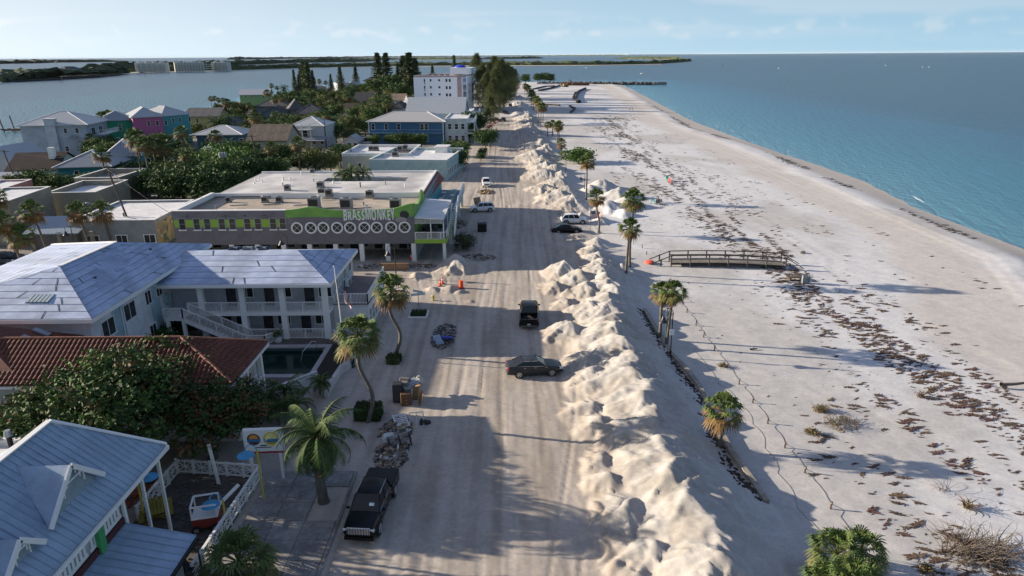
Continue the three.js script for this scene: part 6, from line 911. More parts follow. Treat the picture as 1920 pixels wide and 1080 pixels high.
/* car along +x (front at +x). stations of the lower body: [x, sill y, shoulder y, top y, half width]; cabin: [x, y] of screen foot, roof front, roof back, rear foot */
function loft(rings, closeEnds = true) {
  const B = new MB(), n = rings[0].length;
  for (let i = 0; i + 1 < rings.length; i++) for (let k = 0; k < n - 1; k++) B.quad(rings[i][k], rings[i + 1][k], rings[i + 1][k + 1], rings[i][k + 1]);
  if (closeEnds) for (const [r, f] of [[rings[0], 1], [rings[rings.length - 1], -1]]) for (let k = 1; k < n - 1; k++) f > 0 ? B.tri(r[0], r[k], r[k + 1]) : B.tri(r[0], r[k + 1], r[k]);
  return toCreasedNormals(B.geometry(), 0.6);
}
function car(name, label, x, z, turn, o, group) {
  const t = thing(name, label, o.cat || 'car', x, z, turn, group, o.y ?? 0.02), m = o.paint, ring = ([px, s, sh, tp, w]) => [[px, s, -w * 0.86], [px, s + 0.14, -w * 0.97], [px, (s + sh) * 0.55, -w], [px, sh, -w * 0.965], [px, tp, -w * 0.86], [px, tp + 0.025, 0], [px, tp, w * 0.86], [px, sh, w * 0.965], [px, (s + sh) * 0.55, w], [px, s + 0.14, w * 0.97], [px, s, w * 0.86]];
  const body = part('body', loft(o.body.map(ring)), m, t);
  const c = o.cabin, w0 = o.cw, w1 = o.cw * 0.80;
  // roof and pillars as a shell, glass set just inside its openings
  const pts = [[c[0][0], c[0][1], w0], [c[1][0], c[1][1], w1], [c[2][0], c[2][1], w1 * 0.98], [c[3][0], c[3][1], w0 * 0.97]];
  const top = [[c[1][0] - 0.02, c[1][1] - 0.03, w1 + 0.01], [(c[1][0] * 2 + c[2][0]) / 3, Math.max(c[1][1], c[2][1]) + 0.04, w1 * 0.98], [(c[1][0] + 2 * c[2][0]) / 3, Math.max(c[1][1], c[2][1]) + 0.03, w1 * 0.97], [c[2][0] + 0.02, c[2][1] - 0.02, w1 * 0.99]];
  part('roof', loft(top.map(([px, y, w]) => [[px, y - 0.06, -w], [px, y, -w * 0.93], [px, y + 0.04, 0], [px, y, w * 0.93], [px, y - 0.06, w]]), false), o.roofPaint || m, t);
  const L = s => pts.map(([px, y, w]) => [px, y, s * w]), A = L(-1), Bq = L(1);
  new MB().quad(A[0], Bq[0], Bq[1], A[1]).build('windscreen', carGlass, t); new MB().quad(Bq[3], A[3], A[2], Bq[2]).build('rear_window', carGlass, t);
  for (const s of [-1, 1]) {
    const q = s < 0 ? A : Bq, mix = (a, b, f) => [lerp(a[0], b[0], f), lerp(a[1], b[1], f), lerp(a[2], b[2], f)];
    const n = o.sideWins || 2, g = new MB(); s < 0 ? g.quad(q[3], q[0], q[1], q[2]) : g.quad(q[0], q[3], q[2], q[1]); const sw = g.build('side_window', carGlass, t);
    const pil = new MB(); const out = p => [p[0], p[1], p[2] + s * 0.012];
    pil.bar(out(q[0]), out(q[1]), 0.07, 0.05).bar(out(q[2]), out(q[3]), o.cPillar || 0.10, 0.05); for (let k = 1; k < n; k++) pil.bar(out(mix(q[0], q[3], k / n)), out(mix(q[1], q[2], k / n)), 0.07, 0.05); pil.build('pillar', m, sw);
    if (o.trim) new MB().bar(out(mix(q[0], q[3], 0.02)), out(mix(q[0], q[3], 0.98)), 0.03, 0.03).bar(out(mix(q[1], q[2], 0.02)), out(mix(q[1], q[2], 0.98)), 0.03, 0.03).build('chrome_trim', chrome, sw);
    const mir = part('mirror', new MB().geo(new RoundedBoxGeometry(0.14, 0.15, 0.22, 2, 0.04)).geometry(), m, t); mir.position.set(c[0][0] - 0.25, c[0][1] + 0.08, s * (o.hw + 0.08));
    for (const dx of o.doors || []) { const d = part('door_line', once('dl', () => new MB().box(0, 0, 0, 0.012, 0.55, 0.01).geometry()), blackTrim, t); d.position.set(dx, o.body[3][2] - 0.2, s * (o.hw * 0.992)); const h = part('handle', once('dh', () => new MB().box(0.18, 0.2, 0, 0.18, 0.03, 0.03).geometry()), o.trim ? chrome : m, d); h.position.z = s * 0.005; }
    for (const wx of o.wheels) {
      const wh = part('wheel', once(`ty${o.wr}`, () => new MB().geo(new THREE.TorusGeometry(o.wr - 0.09, 0.105, 10, 24), 0, 0, 0).geo(new THREE.CylinderGeometry(o.wr - 0.06, o.wr - 0.06, 0.2, 24), 0, 0, 0, 0, 1, Math.PI / 2).geometry()), tyreMat, t); wh.position.set(wx, o.wr, s * (o.hw - 0.10));
      part('rim', once(`rm${o.wr}`, () => { const q2 = new MB(); q2.geo(new THREE.TorusGeometry(o.wr * 0.62, 0.025, 6, 20), 0, 0, 0.12).geo(new THREE.TorusGeometry(o.wr * 0.62, 0.025, 6, 20), 0, 0, -0.12).geo(new THREE.CylinderGeometry(0.07, 0.07, 0.27, 8), 0, 0, 0, 0, 1, Math.PI / 2); for (let k = 0; k < 6; k++) for (const e of [-1, 1]) q2.box(Math.cos(k * 1.047) * o.wr * 0.31, Math.sin(k * 1.047) * o.wr * 0.31, e * 0.12, o.wr * 0.62, 0.06, 0.02, 0, k * 1.047); return q2.geometry(); }), rimMat, wh);
      const ar = part('wheel_arch', once(`ar${o.wr}`, () => new MB().geo(new THREE.TorusGeometry(o.wr + 0.045, 0.04, 6, 18, Math.PI)).geo(new THREE.CylinderGeometry(o.wr + 0.04, o.wr + 0.04, 0.06, 20), 0, 0, 0, 0, 1, Math.PI / 2).geometry()), blackTrim, t); ar.position.set(wx, o.wr, s * (o.hw - 0.025));
    }
    const hl = part('headlight', new MB().geo(new RoundedBoxGeometry(0.25, 0.16, 0.36, 2, 0.05)).geometry(), clearLamp, t); hl.position.set(o.nose - 0.12, o.hl || 0.7, s * (o.hw - 0.26));
    const tl = part('tail_light', new MB().geo(new RoundedBoxGeometry(0.16, 0.22, 0.34, 2, 0.05)).geometry(), redLamp, t); tl.position.set(o.tail + 0.07, o.tl || 0.85, s * (o.hw - 0.22));
  }
  const gr = part('grille', new MB().geo(new RoundedBoxGeometry(0.08, o.gh || 0.22, o.hw * (o.gw || 0.9), 2, 0.03)).geometry(), o.grille || blackTrim, t); gr.position.set(o.nose + 0.0, o.gy || 0.62, 0);
  if (o.grille === chrome) for (let k = 0; k < 9; k++) { const b = part('grille_bar', once('gb', () => new MB().box(0.045, 0, 0, 0.02, 0.40, 0.022).geometry()), blackTrim, gr); b.position.z = -0.62 + k * 0.155; }
  new MB().box(o.nose - 0.03, 0.40, 0, 0.16, 0.2, o.hw * 1.7).build('front_bumper', o.bumper || m, t); new MB().box(o.tail + 0.03, 0.45, 0, 0.16, 0.2, o.hw * 1.7).build('rear_bumper', o.bumper || m, t);
  new MB().box(o.tail - 0.045, 0.62, 0, 0.02, 0.13, 0.34).build('number_plate', flatMat(0.5, 0.5, 0.5, 0.6), t);
  return t;
}
const SED = p => ({ paint: p, body: [[-2.42, 0.42, 0.72, 0.86, 0.72], [-2.3, 0.3, 0.86, 1.02, 0.86], [-1.75, 0.24, 0.92, 1.08, 0.92], [-0.4, 0.22, 0.92, 1.0, 0.93], [0.9, 0.22, 0.88, 0.98, 0.93], [1.7, 0.24, 0.78, 0.90, 0.92], [2.2, 0.28, 0.66, 0.76, 0.84], [2.42, 0.4, 0.55, 0.62, 0.66]], cabin: [[1.0, 0.96], [0.25, 1.43], [-1.0, 1.44], [-1.85, 1.06]], cw: 0.8, hw: 0.93, wheels: [1.45, -1.42], wr: 0.34, nose: 2.38, tail: -2.40, doors: [0.75, -0.2, -1.1], sideWins: 2 });
const SUV = p => ({ cat: 'car', paint: p, body: [[-2.15, 0.5, 0.9, 1.08, 0.8], [-2.05, 0.36, 0.98, 1.12, 0.88], [-1.2, 0.3, 0.98, 1.08, 0.93], [0.2, 0.3, 0.96, 1.05, 0.93], [1.1, 0.3, 0.92, 1.02, 0.93], [1.8, 0.34, 0.82, 0.95, 0.9], [2.15, 0.42, 0.7, 0.82, 0.78]], cabin: [[1.05, 1.02], [0.45, 1.62], [-1.65, 1.6], [-2.05, 1.1]], cw: 0.82, hw: 0.93, wheels: [1.32, -1.35], wr: 0.37, nose: 2.12, tail: -2.12, doors: [0.8, -0.2, -1.2], sideWins: 3, hl: 0.82, tl: 1.0 });
function pickup(label, x, z, turn, p, cover, o2 = {}) {
  const o = { cat: 'pickup', paint: p, body: [[-0.35, 0.42, 1.05, 1.18, 0.99], [0.4, 0.4, 1.06, 1.18, 1.0], [1.2, 0.4, 1.06, 1.17, 1.0], [2.2, 0.42, 1.02, 1.14, 0.99], [2.8, 0.46, 0.95, 1.08, 0.96], [2.95, 0.55, 0.8, 0.9, 0.86]], cabin: [[1.5, 1.15], [0.75, 1.86], [-0.95, 1.84], [-1.15, 1.2]], cw: 0.88, hw: 1.0, wheels: [1.98, -1.75], wr: 0.42, nose: 2.92, tail: -2.95, doors: [1.3, 0.25, -0.8], sideWins: 2, hl: 0.92, tl: 1.0, gy: 0.88, gh: 0.46, gw: 1.35, ...o2 };
  o.body.unshift([-1.18, 0.42, 1.05, 1.18, 0.99]);
  const t = car('pickup_truck', label, x, z, turn, o); // open bed with side walls
  const b = new MB().bx(-2.95, -1.15, 0.45, 0.72, -0.98, 0.98).bx(-2.95, -1.15, 0.72, 1.18, 0.86, 0.99).bx(-2.95, -1.15, 0.72, 1.18, -0.99, -0.86).bx(-1.28, -1.16, 0.72, 1.18, -0.86, 0.86).build('bed', p, t); new MB().bx(-3.0, -2.9, 0.5, 1.16, -0.86, 0.86).build('tailgate', p, b); new MB().bx(-2.9, -1.3, 0.722, 0.74, -0.85, 0.85).build('bed_liner', blackTrim, b);
  if (cover) new MB().geo(new RoundedBoxGeometry(1.78, 0.06, 1.9, 2, 0.025), -2.06, 1.21, 0).build('bed_cover', mat(0.012, 0.012, 0.014, 0.7, { map: null }), b);
  else { const R = rng(4), q = new MB(); for (let i = 0; i < 14; i++) q.box(-2.1 + (R() - 0.5) * 1.3, 0.8 + R() * 0.2, (R() - 0.5) * 1.3, 0.2 + R() * 0.3, 0.1, 0.15, R() * 3); q.build('load', mat(0.05, 0.045, 0.04, 0.9), b); }
  return t;
}
{
  const f = (a, b) => Math.atan2(-(b[1] - a[1]), b[0] - a[0]);
  const t = pickup('black pickup with chrome grille and covered bed beside the coconut palm', -8.6,-35.8, -1.53, paint(0.006, 0.006, 0.007), true, { grille: chrome, trim: true });
  t.rotation.y = -Math.PI / 2 - 0.08; new MB().box(1.2, 1.47, -0.35, 0.18, 0.01, 0.3, 0, -0.76).build('windscreen_card', flatMat(0.5, 0.6, 0.62, 0.6), t);
  pickup('black pickup with open bed facing away beside the sand ridge', 1.78,-68.21, Math.PI / 2 - 0.03, paint(0.008, 0.008, 0.009), false, { bumper: flatMat(0.1, 0.1, 0.1, 0.4) });
  car('sedan', 'dark grey sedan parked nose towards the sand ridge', 1.87,-55.26, 0.13, { ...SED(paint(0.035, 0.038, 0.042)), trim: true });
  car('sport_utility_car', 'white sport utility car parked side on before the bar deck', -5.25,-121.87, Math.PI + 0.12, SUV(paint(0.72, 0.73, 0.74)));
  car('sport_utility_car', 'white sport utility car facing the camera beside a pile of planks', -5.33,-147.47, -Math.PI / 2 + 0.1, SUV(paint(0.66, 0.67, 0.68)));
  car('sport_utility_car', 'white sport utility car half buried in sand by the beach flag', 10.35,-112.28, 0.05, { ...SUV(paint(0.70, 0.71, 0.72)), y: -0.05 });
  car('sedan', 'black sedan half buried in the sand beside a white car', 8.63,-106.12, 0.1, { ...SED(paint(0.006, 0.006, 0.007)), y: -0.12 });
  car('sedan', 'blue sedan parked in the back lane behind the mural shop', -66.96,-126.12, 0.05, SED(paint(0.05, 0.12, 0.22)));
  car('sedan', 'dark sedan parked under the palms of the sandy court', -69.12,-91.12, 0.1, SED(paint(0.012, 0.014, 0.017)));
  car('sedan', 'dark sedan parked in front of the open garage', -69.39,-88.62, 0.2, SED(paint(0.02, 0.022, 0.025)));
  const van = car('van', 'pale camper van parked beside the blue inn', -44.85,-218.47, 0.3, { cat: 'van', paint: paint(0.55, 0.56, 0.56), body: [[-2.8, 0.45, 1.3, 1.5, 1.0], [-1.2, 0.4, 1.3, 1.5, 1.05], [1.2, 0.4, 1.3, 1.45, 1.05], [2.4, 0.42, 1.1, 1.3, 1.0], [2.7, 0.5, 0.9, 1.0, 0.9]], cabin: [[2.0, 1.4], [1.4, 2.6], [-2.6, 2.6], [-2.75, 1.5]], cw: 0.98, hw: 1.05, wheels: [1.8, -1.8], wr: 0.36, nose: 2.68, tail: -2.78, sideWins: 3, cPillar: 0.9 });
  const g = 'cars parked up the far street', L = 'dark car parked far up the street among the sand heaps';
  for (const [x, z, a] of [[-3.14,-301.94, 1.5], [-5.82,-299.64, 0.2], [-1.97,-338.43, 1.4], [-3.26,-341.71, 1.6], [-0.19,-388.68, 1.5]]) car('sedan', L, x, z, a, SED(paint(0.02, 0.025, 0.04)), g);
  car('sedan', 'red car parked far up the street under the casuarinas', -9.23,-366.21, 0.4, SED(paint(0.25, 0.02, 0.02)));
}

// ---------------------------------------------------------------- motel pool, patio and walls
{
  const paver = mat(0.20, 0.165, 0.15, 0.9, { map: roughMap }), { x0, x1, z0, z1 } = POOL;
  struct('patio', new MB().bx(-34.4, x0 - 0.5, 0.01, 0.07, -63.4, -52).bx(x1 + 0.5, -16.2, 0.01, 0.07, -63.4, -54).bx(x0 - 0.5, x1 + 0.5, 0.01, 0.07, -63.4, z0 - 0.5).bx(x0 - 0.5, x1 + 0.5, 0.01, 0.07, z1 + 0.5, -51.5), paver);
  const t = thing('swimming_pool', 'motel swimming pool with dark green water and pale coping', 'pool', 0, 0), in_ = 0.15;
  new MB().bx(x0 - 0.5, x1 + 0.5, 0.0, 0.13, z0 - 0.5, z0 + in_).bx(x0 - 0.5, x1 + 0.5, 0.0, 0.13, z1 - in_, z1 + 0.5).bx(x0 - 0.5, x0 + in_, 0, 0.13, z0 + in_, z1 - in_).bx(x1 - in_, x1 + 0.5, 0, 0.13, z0 + in_, z1 - in_).build('coping', mat(0.50, 0.47, 0.46, 0.8), t);
  new MB().bx(x0, x1, -1.6, -1.5, z0, z1).bx(x0, x1, -1.5, 0, z0 - 0.05, z0).bx(x0, x1, -1.5, 0, z1, z1 + 0.05).bx(x0 - 0.05, x0, -1.5, 0, z0, z1).bx(x1, x1 + 0.05, -1.5, 0, z0, z1).build('basin', mat(0.10, 0.16, 0.15, 0.8), t);
  new MB().bx(x0, x1, -0.5, -0.32, z0, z1).build('water', new THREE.MeshPhysicalMaterial({ color: rgb(0.004, 0.022, 0.018), roughness: 0.1, ior: 1.33 }), t);
  new MB().tube([[-18.6, 0.1, -60.6], [-18.6, 0.9, -60.5], [-18.9, 1.1, -60.2], [-19.5, 0.5, -59.2], [-19.7, -0.3, -58.9]], 0.03, 6).build('handrail', chrome, t);
  // low walls towards the street
  const w = thing('pool_wall', 'low white wall with pierced balustrade in front of the pool', 'wall', 0, 0); const a = [-20.09,-49.87], b = [-16.71,-53.65];
  new MB().bar([a[0], 0.4, a[1]], [b[0], 0.4, b[1]], 0.2, 0.85).build('base_wall', white, w); new MB().bar([a[0], 1.08, a[1]], [b[0], 1.08, b[1]], 0.22, 0.1).build('top_rail', white, w);
  const n = 20; for (let i = 0; i <= n; i++) { const f = i / n, x = lerp(a[0], b[0], f), z = lerp(a[1], b[1], f); new MB().bar([x, 0.8, z], [x, 1.05, z], 0.09).build('baluster', white, w); }
  const v = thing('planter_wall', 'curving low white planter wall along the motel forecourt', 'wall', 0, 0), P = [[-15.23,-50.72], [-15.27,-52.63], [-15.12,-55.52], [-14.18,-57.29], [-14.72,-58.93], [-14.54,-61.94], [-14.17,-64.93]];
  for (let i = 0; i + 1 < P.length; i++) new MB().bar([P[i][0], 0.35, P[i][1]], [P[i + 1][0], 0.35, P[i + 1][1]], 0.28, 0.75 + 0.004 * i).build('wall_section', mat(0.62, 0.60, 0.58, 0.8), v);
  const bed = new MB(); bed.bx(-17.3, -15.6, 0.05, 0.25, -61.5, -54.5); single('flower_bed', bed, mat(0.045, 0.035, 0.028, 1, { map: roughMap }), 'bare dark planting bed between the pool and the low wall', 'flower bed');
  const rw = thing('ramp_wall', 'low white wall slanting down from the balcony motel wing', 'wall', 0, 0); new MB().bar([-17.6, 0.55, -63.2], [-14.9, 0.5, -59.6], 0.18, 1.05).build('wall_section', white, rw);
  // white patio set on the terrace
  const chair = (x, z, r) => { const c = thing('patio_table', 'round white patio table by the pool wall', 'table', x, z, r, 'patio tables by the pool'); new MB().cyl(0, 0.68, 0, 0.45, 0.05, 18).build('table_top', whiteTrim, c); for (let k = 0; k < 4; k++) new MB().bar([Math.cos(k * 1.57) * 0.3, 0, Math.sin(k * 1.57) * 0.3], [Math.cos(k * 1.57) * 0.12, 0.68, Math.sin(k * 1.57) * 0.12], 0.05).build('leg', whiteTrim, c); };
  chair(-22.6, -53.2, 0); chair(-21.4, -53.0, 0.4); chair(-22.2, -52.2, 0.2);
  const pot = thing('potted_plant', 'dark potted plant in a white tub beside the balcony column', 'potted plant', -22.9, -62.6); new MB().cyl(0, 0.05, 0, 0.32, 0.5, 14, 0.4).build('pot', white, pot); const lf = part('foliage', leafCrown(90, 0.5, 0.4, 4, 30, 16, 0.12, G.dark), green1, pot); lf.position.y = 0.9;
}
function flagTexture(state) {
  const c = document.createElement('canvas'); c.width = 380; c.height = 200; const q = c.getContext('2d'); for (let i = 0; i < 13; i++) { q.fillStyle = i % 2 ? '#f0efe9' : '#a3202f'; q.fillRect(0, i * 200 / 13, 380, 200 / 13 + 1); } q.fillStyle = '#22305c'; q.fillRect(0, 0, 152, 108); q.fillStyle = '#f4f4f0';
  for (let r = 0; r < 9; r++) for (let k = 0; k < (r % 2 ? 5 : 6); k++) { const x = 13 + k * 25 + (r % 2 ? 12.5 : 0), y = 11 + r * 10.8; q.beginPath(); for (let a = 0; a < 10; a++) { const rr = a % 2 ? 1.9 : 4.6, an = -Math.PI / 2 + a * Math.PI / 5; q.lineTo(x + rr * Math.cos(an), y + rr * Math.sin(an)); } q.fill(); }
  const t = new THREE.CanvasTexture(c); t.colorSpace = THREE.SRGBColorSpace; return t;
}
const flagMat = new THREE.MeshStandardMaterial({ map: flagTexture(), roughness: 0.8, side: THREE.DoubleSide });
function flagGeo(w, h, f) { const g = new THREE.PlaneGeometry(w, h, 24, 14), p = g.attributes.position; for (let i = 0; i < p.count; i++) { const u = p.getX(i) / w + 0.5, v = 0.5 - p.getY(i) / h, [x, y, z] = f(u, v); p.setXYZ(i, x, y, z); } g.computeVertexNormals(); return g; }
{
  const t = thing('flagpole', 'tall white flagpole beside the motel pool', 'flagpole', -15.57,-59.19);
  new MB().bar([0, 0, 0], [-0.35, 8.6, -0.2], 0.14, 0.14, 10, 0.08).build('pole', whiteTrim, t); new MB().geo(new THREE.SphereGeometry(0.09, 10, 8), -0.35, 8.65, -0.2).build('finial', greyMetal, t);
  const f = single('flag', flagGeo(2.6, 1.6, (u, v) => [0.25 + 0.55 * u + 0.2 * Math.sin(v * 5 + u * 3) * u + v * 0.22, -2.1 * u - v * 1.15 * (1 - 0.25 * u), 0.28 * Math.sin(u * 8 + v * 6) * (0.25 + u)]), flagMat, 'limp stars and stripes flag hanging beside the motel flagpole', 'flag'); f.position.set(t.position.x - 0.2, 7.4, t.position.z - 0.1);
  const p2 = thing('flagpole', 'slim dark pole holding a flag above the buried cars', 'flagpole', 12.6,-107.77); const y0 = relief(p2.position.x, p2.position.z); p2.position.y = y0 - 0.3; new MB().bar([0, 0, 0], [-0.1, 3.4, 0], 0.06, 0.06, 8).build('pole', darkMetal, p2);
  const f2 = single('flag', flagGeo(1.9, 1.1, (u, v) => [1.8 * u, -1.05 * v - 0.25 * u * u, 0.14 * Math.sin(u * 7 + v * 2) * (0.2 + u)]), flagMat, 'stars and stripes flag flying beside the buried white car', 'flag'); f2.position.set(p2.position.x - 0.06, y0 + 3.1, p2.position.z); f2.rotation.y = -0.25;
}
// ---------------------------------------------------------------- person in a pale shirt by the planter wall
{
  const J = [[[0, 0.95, 0], 0.14, [0, 1.22, 0.01], 0.135], [[0, 1.22, 0.01], 0.135, [0, 1.42, 0], 0.11], [[-0.17, 1.43, 0], 0.07, [0.17, 1.43, 0], 0.07], [[0, 1.45, 0], 0.055, [0, 1.56, 0.01], 0.05], [[0, 1.63, 0.01], 0.095, [0, 1.70, 0.0], 0.092],
    [[-0.20, 1.42, 0], 0.055, [-0.27, 1.16, -0.02], 0.045], [[-0.27, 1.16, -0.02], 0.042, [-0.22, 0.95, 0.12], 0.034], [[0.20, 1.42, 0], 0.055, [0.28, 1.16, -0.03], 0.045], [[0.28, 1.16, -0.03], 0.042, [0.26, 0.93, 0.08], 0.034],
    [[-0.09, 0.93, 0], 0.095, [-0.10, 0.5, 0.03], 0.066], [[-0.10, 0.5, 0.03], 0.06, [-0.11, 0.09, -0.03], 0.042], [[0.09, 0.93, 0], 0.095, [0.10, 0.5, 0.02], 0.066], [[0.10, 0.5, 0.02], 0.06, [0.11, 0.09, -0.05], 0.042], [[-0.11, 0.05, -0.05], 0.04, [-0.13, 0.04, 0.14], 0.035], [[0.11, 0.05, -0.07], 0.04, [0.13, 0.04, 0.12], 0.035], [[-0.22, 0.95, 0.12], 0.034, [-0.21, 0.86, 0.15], 0.03], [[0.26, 0.93, 0.08], 0.034, [0.26, 0.84, 0.11], 0.03]];
  // five fingers on each hand
  for (const s of [-1, 1]) { const hx = s < 0 ? -0.21 : 0.26, hz = s < 0 ? 0.15 : 0.11, hy = s < 0 ? 0.86 : 0.84; for (let k = 0; k < 4; k++) J.push([[hx, hy, hz - 0.02 + k * 0.013], 0.010, [hx - s * 0.012, hy - 0.07 - (k === 1 || k === 2 ? 0.012 : 0), hz - 0.015 + k * 0.014], 0.008]); J.push([[hx, hy + 0.02, hz + 0.02], 0.011, [hx - s * 0.03, hy - 0.03, hz + 0.045], 0.009]); }
  const field = (x, y, z) => { let d = 9, k = 40, acc = 0; for (const [a, ra, b, rb] of J) { const abx = b[0] - a[0], aby = b[1] - a[1], abz = b[2] - a[2], h = clamp(((x - a[0]) * abx + (y - a[1]) * aby + (z - a[2]) * abz) / (abx * abx + aby * aby + abz * abz)), q = Math.hypot(x - a[0] - abx * h, y - a[1] - aby * h, z - a[2] - abz * h) - lerp(ra, rb, h); acc += Math.exp(-k * q); } return -Math.log(acc + 1e-30) / k; };
  const S = 0.92, Nn = 120, mc = new MarchingCubes(Nn, new THREE.MeshBasicMaterial(), false, false, 120000); mc.isolation = 0;
  for (let i = 0; i < Nn; i++) for (let j = 0; j < Nn; j++) for (let k = 0; k < Nn; k++) { const x = (i / Nn * 2 - 1) * S, y = (j / Nn * 2 - 1) * S + 0.88, z = (k / Nn * 2 - 1) * S; mc.field[i + j * Nn + k * Nn * Nn] = Math.abs(x) > 0.4 || Math.abs(z) > 0.3 ? -1 : -field(x, y, z); }
  mc.update(); const c = mc.count, P = mc.positionArray.slice(0, c * 3), Nm = mc.normalArray.slice(0, c * 3), col = new Float32Array(c * 3);
  for (let i = 0; i < c; i++) { const x = P[3 * i] *= S, y = P[3 * i + 1] = P[3 * i + 1] * S + 0.88; P[3 * i + 2] *= S; const arm = Math.abs(x) > 0.19 && y < 1.2; const k = y < 0.08 ? [0.02, 0.02, 0.02] : y > 1.52 ? (y > 1.67 ? [0.015, 0.012, 0.01] : [0.16, 0.085, 0.055]) : arm && y < 1.14 ? [0.18, 0.10, 0.065] : y < 0.97 ? [0.012, 0.013, 0.018] : [0.42, 0.50, 0.60]; col.set(k, 3 * i); }
  const g = new THREE.BufferGeometry(); g.setAttribute('position', new THREE.BufferAttribute(P, 3)); g.setAttribute('normal', new THREE.BufferAttribute(Nm, 3)); g.setAttribute('color', new THREE.BufferAttribute(col, 3));
  const bm = new THREE.MeshStandardMaterial({ vertexColors: true, roughness: 0.8 }), body = single('person', g, bm, 'person in a pale blue shirt and dark trousers standing by the planter wall', 'person'); body.position.set(-14.27,-56.61); body.position.set(body.position.x, 0.02, body.position.y); body.rotation.y = -2.2;
  part('face', new MB().geo(new THREE.SphereGeometry(0.014, 6, 5), -0.033, 1.665, 0.093).geo(new THREE.SphereGeometry(0.014, 6, 5), 0.033, 1.665, 0.093).geo(new THREE.ConeGeometry(0.016, 0.045, 6), 0, 1.64, 0.103).box(0, 1.598, 0.098, 0.05, 0.01, 0.01).geometry(), flatMat(0.09, 0.045, 0.03, 0.7), body);
  for (const [x, z, lab, a] of [[60.71,-363.51, 'person walking on the far beach in pale clothes', 1], [61.45,-359.81, 'second person walking on the far beach beside another', 2]]) { const o = body.clone(); o.name = numbered('person'); o.userData = { label: lab, category: 'person', group: 'people walking on the far beach' }; o.position.set(x, relief(x, z), z); o.rotation.y = a; scene.add(o); }
}
// ---------------------------------------------------------------- lamps, poles and wires
streetLamp(14.54,-58.46, 0, 'black shepherd crook street lamp with a white notice beside two palms', 'lamps on the seawall', 4.2);
{ const n = new MB().box(0, 0, 0, 0.42, 0.55, 0.03); const [x, z] = [14.54,-58.46]; const o = single('notice', n, flatMat(0.75, 0.75, 0.74, 0.6), 'small white notice fixed to the black street lamp', 'sign'); o.position.set(x, 2.2 + relief(x, z), z + 0.1); const g = single('lamp_stub', new MB().bar([0, 0, 0], [0, 4.0, 0], 0.12, 0.12, 8), flatMat(0.03, 0.07, 0.05, 0.6), 'dark green post standing beside the black street lamp', 'post'); g.position.set(14.46,-60.42 && 0, 0, 0); const q = [14.56,-60.67]; g.position.set(q[0], relief(...q) - 0.1, q[1]); }
streetLamp(-14.56,-82.97, 0, 'black street lamp on the side street behind the curved palm', 'lamps on the side street', 4.0);
streetLamp(-29.05,-86.96, 0, 'black street lamp standing before the grey bar windows', 'lamps on the side street', 4.4);
streetLamp(-60.5,-92.75, 0, 'black street lamp beside the open garage', 'lamps on the side street', 4.4);
streetLamp(12.98,-164.44, 0, 'thin black street lamp among the sand heaps past the broad bush', 'lamps on the seawall', 4.0);
streetLamp(15.05,-141.19, 0, 'thin black street lamp half hidden by the lone tall palm', 'lamps on the seawall', 3.0);
streetLamp(-16.73,-30.37, 0, 'black street lamp at the lattice fence corner', 'lamps on the side street', 1.6);
